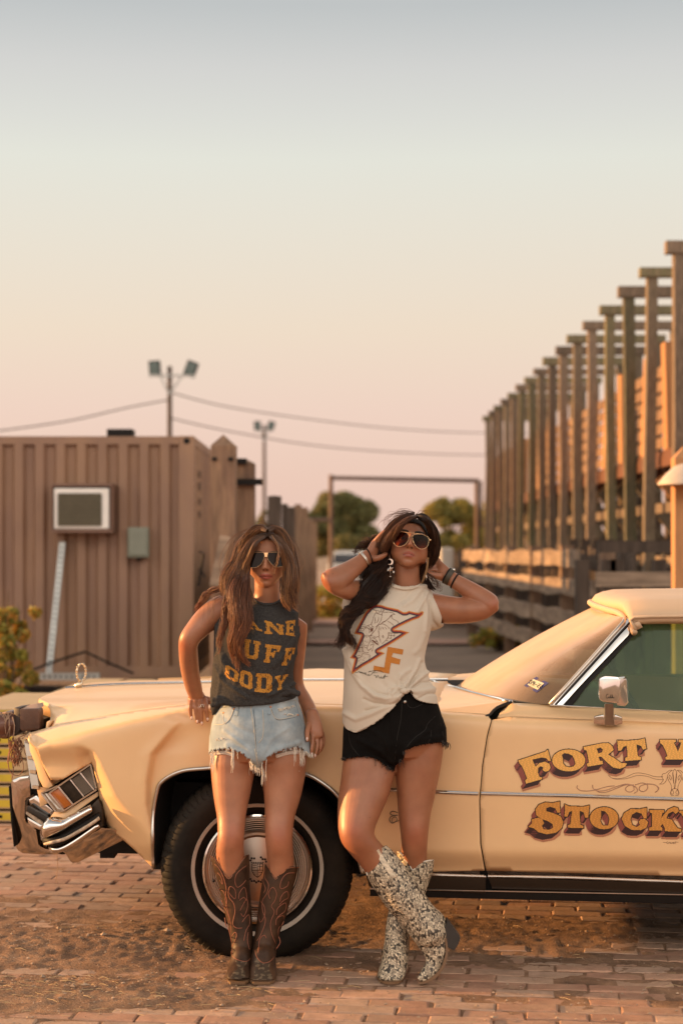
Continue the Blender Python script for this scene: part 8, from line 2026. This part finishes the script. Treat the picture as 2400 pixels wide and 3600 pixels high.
# jewellery
def star(c, r, m, par, d=.003, n=5, rot=0, name='star'):
    P = []
    for k in range(2 * n): a = math.pi / 2 + rot + math.pi * k / n; q = r if k % 2 == 0 else r * .42; P.append(c + Vector((q * math.cos(a), 0, q * math.sin(a))))
    V = P + [c - Vector((0, d, 0)), c + Vector((0, d, 0))]; k = 2 * n
    F = [(i, (i + 1) % k, k) for i in range(k)] + [((i + 1) % k, i, k + 1) for i in range(k)]; return mesh(name, V, F, m, par, smooth=False)
YE = 6.175
er = thing_part('earring', W(1369, 1950, YE), w2)
mb = MB(); mb.tube([W(1369, 1950, YE), W(1370, 1966, YE), W(1371, 2030, YE)], .0007, 4); mb.build('hook', M_silver, er)
c = W(1371, 1975, YE); out = [c + Vector((.011 * math.cos(a), 0, .011 * math.sin(a))) for a in np.linspace(-2.2, 2.2, 16)]; inn = [c + Vector((-.004 + .0085 * math.cos(a), 0, .0085 * math.sin(a))) for a in np.linspace(2.0, -2.0, 14)]
V = [p + Vector((0, -.0012, 0)) for p in out + inn] + [p + Vector((0, .0012, 0)) for p in out + inn]; k = len(out + inn)
bm = bmesh.new(); vs = [bm.verts.new(v) for v in V]; f = bm.faces.new(vs[:k]); f2 = bm.faces.new(vs[k:][::-1]); [bm.faces.new((vs[i], vs[k + i], vs[k + (i + 1) % k], vs[(i + 1) % k])) for i in range(k)]
bmesh.ops.triangulate(bm, faces=[f, f2]); bm.verts.index_update(); mesh('moon', [v.co.copy() for v in bm.verts], [[v.index for v in f.verts] for f in bm.faces], M_silver, er, smooth=False); bm.free()
star(W(1373, 2000, YE), .0125, M_silver, er, rot=.2); star(W(1383, 2011, YE), .0055, M_silver, er, .001); star(W(1364, 2004, YE), .005, M_silver, er, .001)
mb = MB(); mb.sphere(W(1371, 2027, YE), .0042, 10, 8); mb.build('bead', M_silver, er, smooth=True)
er2 = thing_part('earring', W(1498, 1966, 6.18), w2)
mb = MB(); mb.tube([W(1498, 1966, 6.18), W(1499, 1990, 6.18), W(1497, 2040, 6.18)], .0008, 4)
for y in (1974, 1990, 2004, 2018, 2030): mb.sphere(W(1498, y, 6.18), .0022, 6, 5)
mb.build('chain', M_silver, er2); star(W(1497, 2026, 6.178), .006, M_silver, er2, .001); 
mb = MB(); mb.tube([tuple(p) for p in crom([tuple(on(bvh2, x, y, .0012, 6.18)) for x, y in ((1366, 2046), (1374, 2054), (1384, 2061), (1396, 2067))], 4)], .0010, 5); mb.build('necklace', M_gold, w2, smooth=True)
def bangle(name, xl, yl, xr, yr, Y, ra, r, m, tilt=0, grow=1.06):
    a, b = W(xl, yl, Y), W(xr, yr, Y); c = (a + b) / 2; h = (b - a) / 2 * grow; ax = h.cross(Vector((0, 1, 0))).normalized(); d = Vector((0, 1, 0)) * h.length * ra
    mb = MB(); mb.tube([c + h * math.cos(t) + d * math.sin(t) - ax * tilt * math.sin(t) for t in np.linspace(0, 6.2832, 30)], r, 8); return mb.build(name, m, w2, smooth=True)
bangle('hair_tie', 1287, 1931, 1307, 1980, 6.203, .8, .0022, M_black, .006)
cf = bangle('cuff', 1264, 1945, 1293, 1991, 6.19, .85, .0026, M_silver, .006); bangle('cuff', 1268, 1942, 1296, 1989, 6.192, .86, .0018, M_silver, .006)
for (xl, yl, xr, yr, Y, r) in ((1583, 2001, 1557, 2047, 6.254, .0034), (1611, 2019, 1585, 2065, 6.242, .0030)): bangle('bracelet', xl, yl, xr, yr, Y, .85, r, M_black, -.006)
a, b = W(1592, 2006, 6.25), W(1566, 2052, 6.25); c = (a + b) / 2; h = (b - a) / 2 * 1.07; ax = h.cross(Vector((0, 1, 0))).normalized(); mb = MB()
for i in range(28):
    t0, t1 = 6.2832 * i / 28, 6.2832 * (i + 1) / 28; f = lambda t, s, g: c + h * math.cos(t) * g + Vector((0, 1, 0)) * h.length * .88 * math.sin(t) * g + ax * (s * .0085 + .006 * math.sin(t))
    mb.hexa([f(t0, -1, 1), f(t1, -1, 1), f(t1, 1, 1), f(t0, 1, 1), f(t0, -1, 1.05), f(t1, -1, 1.05), f(t1, 1, 1.05), f(t0, 1, 1.05)])
cu = mb.build('leather_cuff', mat('olive brown leather', (.045, .035, .02), .55, var=.3, vs=80), w2)
mb = MB(); mb.sphere(a + (a - c) * .12, .006, 10, 8); mb.build('stud', M_silver, cu, smooth=True)

# hair 2
hr2 = thing_part('hair', h2.P(0, 0, .05), w2)
A, Fk = hair_cap(h2, 'scalp_hair', None, hr2, None, hairline=.070); mesh('scalp_hair', A, Fk, mat('dark hair base', (.010, .006, .004), .8, spec=.1), hr2)
def ge(pts, Y, spr, wt=1):
    Y = Y if isinstance(Y, (list, tuple)) else [Y] * len(pts); return ([(*z3(*p), yy) for p, yy in zip(pts, Y)], spr, wt)
def col2_(c, r):
    a = np.array((.020, .009, .005)); b = np.array((.036, .015, .008)) if c < .7 else np.array((.095, .038, .017)); g = r.uniform(.6, 1.35); return lambda t: tuple((a * (1 - t) + b * t) * g)
def col2l(c, r):
    a = np.array((.05, .022, .013)); b = np.array((.15, .060, .028)); g = r.uniform(.5, 1.4); return lambda t: tuple((a * (1 - t) + b * t) * g)
M_h2 = hairmat('near black brown hair', .45); M_h2.node_tree.nodes['Principled BSDF'].inputs['Specular IOR Level'].default_value = .3
topG = [ge([(818, 150), (765, 162), (705, 205), (650, 280), (610, 360)], [6.15, 6.125, 6.125, 6.135, 6.15], [.004, .006, .008, .009, .008], 3), ge([(800, 145), (730, 178), (665, 240), (610, 310), (570, 380), (550, 440)], [6.18, 6.145, 6.14, 6.15, 6.16, 6.17], [.004, .008, .012, .013, .013, .010], 4),
        ge([(795, 135), (710, 150), (640, 205), (580, 280), (540, 350), (500, 420)], [6.22, 6.20, 6.20, 6.20, 6.20, 6.20], [.005, .008, .012, .014, .014, .012], 3)]
V, F, C = strands(topG, 1700, 21, col2l, w=.0011, clump=12, frizz=.0012); mesh('lock', V, F, M_h2, hr2, cols=C)
dk = [ge([(825, 150), (870, 162), (910, 205), (938, 290), (945, 380)], [6.15, 6.13, 6.14, 6.165, 6.19], [.004, .006, .007, .007, .007], 3), ge([(810, 135), (890, 165), (945, 240), (970, 340), (962, 430), (935, 500), (900, 560)], [6.20, 6.18, 6.185, 6.20, 6.21, 6.22, 6.23], [.004, .007, .010, .012, .014, .014, .012], 5),
      ge([(825, 155), (885, 195), (918, 280), (930, 380), (915, 470), (875, 560), (850, 640)], [6.16, 6.16, 6.175, 6.195, 6.21, 6.225, 6.23], [.003, .005, .006, .008, .010, .012, .012], 4),
      ge([(840, 460), (850, 540), (860, 620), (910, 690), (975, 740)], [6.26, 6.26, 6.25, 6.235, 6.22], [.025, .025, .018, .010, .003], 2),
      ge([(800, 190), (830, 220), (850, 300), (850, 400), (840, 520)], [6.28, 6.30, 6.31, 6.31, 6.30], [.03, .045, .045, .045, .035], 2),
      ge([(590, 330), (560, 430), (550, 540), (540, 640), (520, 740), (480, 800)], [6.22, 6.22, 6.21, 6.20, 6.18, 6.165], [.018, .024, .030, .034, .034, .024], 6),
      ge([(560, 400), (500, 500), (465, 600), (430, 700), (400, 780), (350, 850)], [6.24, 6.23, 6.21, 6.19, 6.17, 6.16], [.020, .024, .028, .030, .026, .018], 6),
      ge([(540, 700), (470, 790), (390, 820), (330, 870), (290, 950), (245, 1000), (225, 1070)], [6.18, 6.15, 6.14, 6.13, 6.125, 6.12, 6.12], [.028, .024, .020, .014, .010, .007, .003], 4),
      ge([(500, 640), (410, 760), (335, 880), (270, 960), (250, 1060), (310, 1150), (300, 1215)], [6.18, 6.15, 6.13, 6.12, 6.115, 6.115, 6.115], [.028, .024, .018, .012, .009, .007, .003], 5),
      ge([(430, 780), (350, 850), (270, 890), (235, 960), (255, 1040), (225, 1130), (180, 1185)], [6.15, 6.13, 6.12, 6.12, 6.115, 6.115, 6.115], [.014, .010, .007, .005, .004, .003, .002], 2),
      ge([(560, 300), (470, 340), (380, 390), (300, 460)], [6.26, 6.27, 6.28, 6.29], [.012, .010, .008, .006], 1)]
V, F, C = strands(dk[:5], 2300, 22, col2_, w=.0012, clump=12, frizz=.0012); mesh('lock', V, F, M_h2, hr2, cols=C)
V, F, C = strands(dk[5:], 2600, 23, col2_, w=.0013, clump=14, frizz=.0025, wave=.010, wl=.38, minl=.55); mesh('lock', V, F, M_h2, hr2, cols=C)
fl = [ge([(800, 125), (700, 125), (600, 180), (520, 270)], 6.25, [.006, .012, .02, .02], 2), ge([(820, 125), (870, 105), (940, 170)], 6.25, [.006, .008, .012], 1), ge([(560, 300), (440, 300), (380, 320), (370, 420)], 6.26, [.02, .02, .02, .02], 1), ge([(880, 590), (960, 660), (985, 700), (960, 735)], 6.2, [.008, .01, .012, .008], 2), ge([(270, 1000), (200, 1120), (170, 1190)], 6.12, [.01, .02, .01], 1)]
V, F, C = strands(fl, 90, 24, col2l, w=.0005, clump=2, frizz=.006); mesh('flyaway', V, F, M_h2, hr2, cols=C)
V, F, C = strands([ge([(905, 470), (895, 560), (870, 640), (840, 690)], 6.16, [.003, .003, .003, .002], 1)], 40, 25, lambda c, r: (lambda t: (.36, .20, .09)), w=.0009, clump=4, frizz=.001); mesh('light_strand', V, F, M_h2, hr2, cols=C)

# ================================================================== DOOR LETTERING
def z6(x, y): return (1750 + x * .41454, 2550 + y * .4146)
def ell(cx, cy, rx, ry, n=36, p=2.0): return [(cx + rx * math.copysign(abs(math.cos(t)) ** (2 / p), math.cos(t)), cy + ry * math.copysign(abs(math.sin(t)) ** (2 / p), math.sin(t))) for t in np.linspace(0, 2 * math.pi, n, endpoint=False)]
ROW1 = [[[(170, 297), (300, 255), (400, 222), (420, 205), (432, 250), (445, 300), (427, 303), (410, 280), (370, 272), (290, 290), (300, 318), (318, 350), (345, 322), (395, 308), (432, 325), (444, 358), (428, 386), (396, 394), (376, 378), (382, 355), (358, 346), (338, 362), (336, 400), (350, 438), (368, 440), (373, 456), (237, 494), (228, 468), (244, 450), (222, 390), (198, 340), (180, 325)]],
        [ell(597, 297, 140, 93), [(538, 250), (560, 236), (592, 238), (628, 256), (645, 290), (655, 325), (640, 348), (605, 355), (570, 348), (548, 318), (550, 285)]],
        [[(722, 183), (800, 168), (880, 152), (935, 150), (965, 175), (978, 210), (950, 232), (930, 248), (980, 275), (1040, 318), (1092, 322), (1075, 352), (1030, 368), (975, 358), (930, 322), (890, 282), (870, 264), (850, 268), (862, 300), (884, 303), (886, 328), (757, 350), (750, 327), (768, 315), (760, 260), (748, 212), (728, 208)], [(833, 197), (868, 188), (887, 205), (880, 228), (848, 238)]],
        [[(1008, 128), (1100, 130), (1190, 122), (1242, 110), (1248, 160), (1256, 198), (1226, 206), (1212, 175), (1172, 160), (1176, 210), (1182, 262), (1208, 268), (1210, 292), (1075, 302), (1075, 276), (1096, 266), (1094, 215), (1088, 172), (1060, 182), (1042, 212), (1017, 216)]],
        [[(1370, 122), (1506, 122), (1506, 142), (1486, 146), (1505, 180), (1522, 222), (1540, 180), (1550, 146), (1530, 142), (1530, 122), (1660, 122), (1660, 142), (1642, 146), (1680, 222), (1710, 146), (1692, 142), (1692, 122), (1800, 122), (1800, 145), (1775, 150), (1720, 290), (1655, 290), (1610, 190), (1575, 290), (1418, 290), (1418, 270), (1434, 262), (1420, 220), (1392, 165), (1372, 150)]]]
ROW2 = [[[(520, 645), (525, 740), (502, 742), (484, 704), (440, 690), (408, 702), (406, 728), (470, 745), (530, 772), (552, 820), (538, 872), (490, 910), (410, 924), (340, 905), (300, 872), (253, 860), (288, 830), (284, 798), (338, 783), (374, 798), (388, 830), (370, 852), (384, 880), (430, 886), (464, 868), (462, 838), (420, 812), (358, 790), (322, 760), (316, 712), (345, 672), (400, 652), (460, 658)]],
        [[(562, 668), (600, 685), (720, 690), (772, 677), (768, 730), (762, 782), (735, 782), (724, 738), (690, 724), (692, 790), (698, 845), (722, 850), (722, 872), (592, 868), (592, 845), (612, 838), (618, 775), (628, 726), (602, 732), (586, 775), (560, 775), (566, 720)]],
        [ell(897, 787, 121, 94), [(870, 722), (905, 730), (932, 762), (942, 800), (930, 850), (885, 850), (864, 810), (872, 770)]],
        [[(1256, 697), (1258, 790), (1232, 786), (1214, 748), (1172, 735), (1134, 756), (1120, 798), (1136, 845), (1172, 862), (1200, 845), (1190, 818), (1206, 795), (1242, 792), (1270, 822), (1256, 868), (1205, 890), (1130, 886), (1072, 852), (1046, 792), (1068, 742), (1125, 708), (1200, 710)]],
        [[(1283, 715), (1405, 718), (1405, 740), (1390, 745), (1380, 788), (1400, 760), (1440, 712), (1490, 690), (1522, 700), (1530, 730), (1500, 752), (1480, 728), (1440, 748), (1425, 788), (1470, 800), (1500, 845), (1520, 872), (1552, 880), (1548, 902), (1412, 898), (1410, 872), (1392, 835), (1374, 858), (1392, 872), (1390, 893), (1280, 890), (1280, 868), (1302, 860), (1302, 745), (1283, 738)]],
        [[(1535, 722), (1640, 722), (1640, 742), (1625, 748), (1660, 800), (1700, 748), (1685, 742), (1685, 722), (1780, 722), (1780, 745), (1765, 750), (1690, 840), (1690, 875), (1712, 880), (1712, 902), (1580, 902), (1580, 880), (1602, 872), (1602, 840), (1550, 748), (1535, 742)]]]
def paintD(rows, gold):
    def f(gx, gy):
        zx, zy = (gx - 1750) / .41454, (gy - 2550) / .4146
        def inside(x, y):
            m = np.zeros(x.shape, bool)
            for g in rows:
                k = np.zeros(x.shape, bool)
                for p in g: k ^= inpoly(x, y, p)
                m |= k
            return m
        L0 = inside(zx, zy); ext = np.zeros(gx.shape, bool); bot = np.zeros(gx.shape, bool); sh = np.zeros(gx.shape, bool)
        for t in np.linspace(.04, 1, 16):
            hit = inside(zx + 36 * t, zy - 48 * t) & ~ext; ext |= hit; bot |= hit & inside(zx + 36 * t - 9, zy - 48 * t - 6)
        for t in (.4, 1): sh |= inside(zx + 30, zy - 46 - 20 * t) | inside(zx + 14, zy - 42 - 18 * t)
        d = np.full(gx.shape, 1e9)
        for g in rows:
            for p in g: d = np.minimum(d, segdist(zx, zy, p, True))
        idx = np.full(gx.shape, -1); idx[sh] = 4; idx[ext] = 2; idx[ext & bot] = 3; idx[(d < 7) & ~L0] = 1; idx[L0] = 0
        sw = np.sin(zx * .21 + np.sin(zy * .13) * 2) * np.cos(zy * .19 + zx * .03); idx[L0 & (sw > .25)] = 5
        return idx, [gold, (.012, .006, .006), (.24, .060, .045), (.030, .007, .008), (.42, .17, .09), tuple(min(1, c * 1.25) for c in gold)]
    return f
DA = [tuple(v.co + wloc(door)) for v in door.data.vertices]; DF = [tuple(p.vertices) for p in door.data.polygons]; db = BVHTree.FromPolygons(DA, DF)
M_gp = mat('painted lettering', (1, 1, 1), .38, var=.05, vs=30, attr=True, coat=.3)
raster_patch('fort_lettering', db, 1800, 2500, 2585, 2790, 1.25, paintD(ROW1, (.72, .37, .085)), M_gp, door, .0022)
raster_patch('stock_lettering', db, 1830, 2495, 2812, 2965, 1.25, paintD(ROW2, (.54, .23, .045)), M_gp, door, .0022)
M_line = mat('brown pinstripe', (.26, .13, .075), .5); M_line2 = mat('pale pinstripe', (.44, .24, .15), .5)
def mirx(l, c=1495): return [(2 * c - x, y) for x, y in l]
steer = [((932, 422), (960, 445), (1010, 452), (1080, 440), (1160, 405), (1240, 410), (1330, 435), (1395, 435)), ((932, 422), (970, 450), (1030, 457), (1100, 448), (1180, 425), (1260, 432), (1330, 455), (1400, 460)), ((1395, 410), (1385, 435), (1400, 460)), ((1395, 410), (1420, 405), (1450, 382), (1475, 380)), ((1400, 460), (1380, 490), (1365, 497), (1400, 495), (1425, 465), (1432, 440)),
         ((1475, 380), (1450, 400), (1435, 425), (1440, 460), (1462, 500), (1468, 540), (1458, 575), (1470, 595), (1490, 592)), ((1495, 370), (1480, 395), (1485, 440), (1490, 500), (1493, 540)), ((1450, 420), (1448, 440), (1462, 465), (1466, 440), (1450, 420)), ((1472, 545), (1462, 570), (1474, 585), (1486, 570), (1474, 545)), ((1468, 545), (1495, 532)), ((1478, 400), (1480, 440), (1486, 490))]
steer = [list(l) for l in steer]; steer += [mirx(l) for l in steer]
def on_door(x, y, off): return on(db, x, y, off, 6.3)
def dl(name, ls, r, m):
    mb = MB()
    for l in ls:
        P = crom([z6(*p) for p in l], 4) if len(l) > 2 else [z6(*p) for p in l]
        mb.tube([on_door(x, y, .0006) for x, y in P], r, 4)
    return mb.build(name, m, door, smooth=True)
dl('steer_pinstripe', steer, .0008, M_line)
dl('scroll_pinstripe', [[(672, 508), (668, 530), (700, 552), (760, 556), (830, 545), (920, 520), (985, 512)], [(800, 505), (805, 535), (850, 556), (920, 548), (1000, 520), (1080, 498), (1140, 510), (1150, 545), (1120, 565), (1085, 555), (1080, 530), (1110, 508), (1150, 505)], [(820, 540), (860, 568), (930, 562), (1010, 530), (1090, 502), (1160, 520), (1180, 555), (1150, 575)], [(1160, 505), (1220, 488), (1262, 505), (1262, 540), (1225, 562), (1195, 545), (1205, 515), (1250, 500), (1310, 500), (1345, 515), (1355, 545), (1330, 568)], [(1250, 495), (1320, 502), (1360, 530), (1345, 560)]], .0016, M_line2)
dl('painter_signature', [[(1395, 992), (1425, 992)], [(1440, 985), (1428, 990), (1430, 1003), (1440, 1000), (1440, 992)], [(1446, 1002), (1452, 988), (1458, 1002)], [(1462, 990), (1460, 1000), (1468, 1002)], [(1472, 988), (1472, 1002)], [(1478, 990), (1480, 1000), (1486, 988), (1486, 1006)], [(1492, 1002), (1500, 985), (1504, 1004)], [(1505, 988), (1526, 992)]], .0007, M_line)

for o in bpy.data.objects:
    if o.name.split('.')[0] in ('frayed_hem', 'worn_patch', 'flyaway', 'lock', 'twine_knot', 'light_strand', 'front_strand', 'twine_wrap'): o['kind'] = 'stuff'
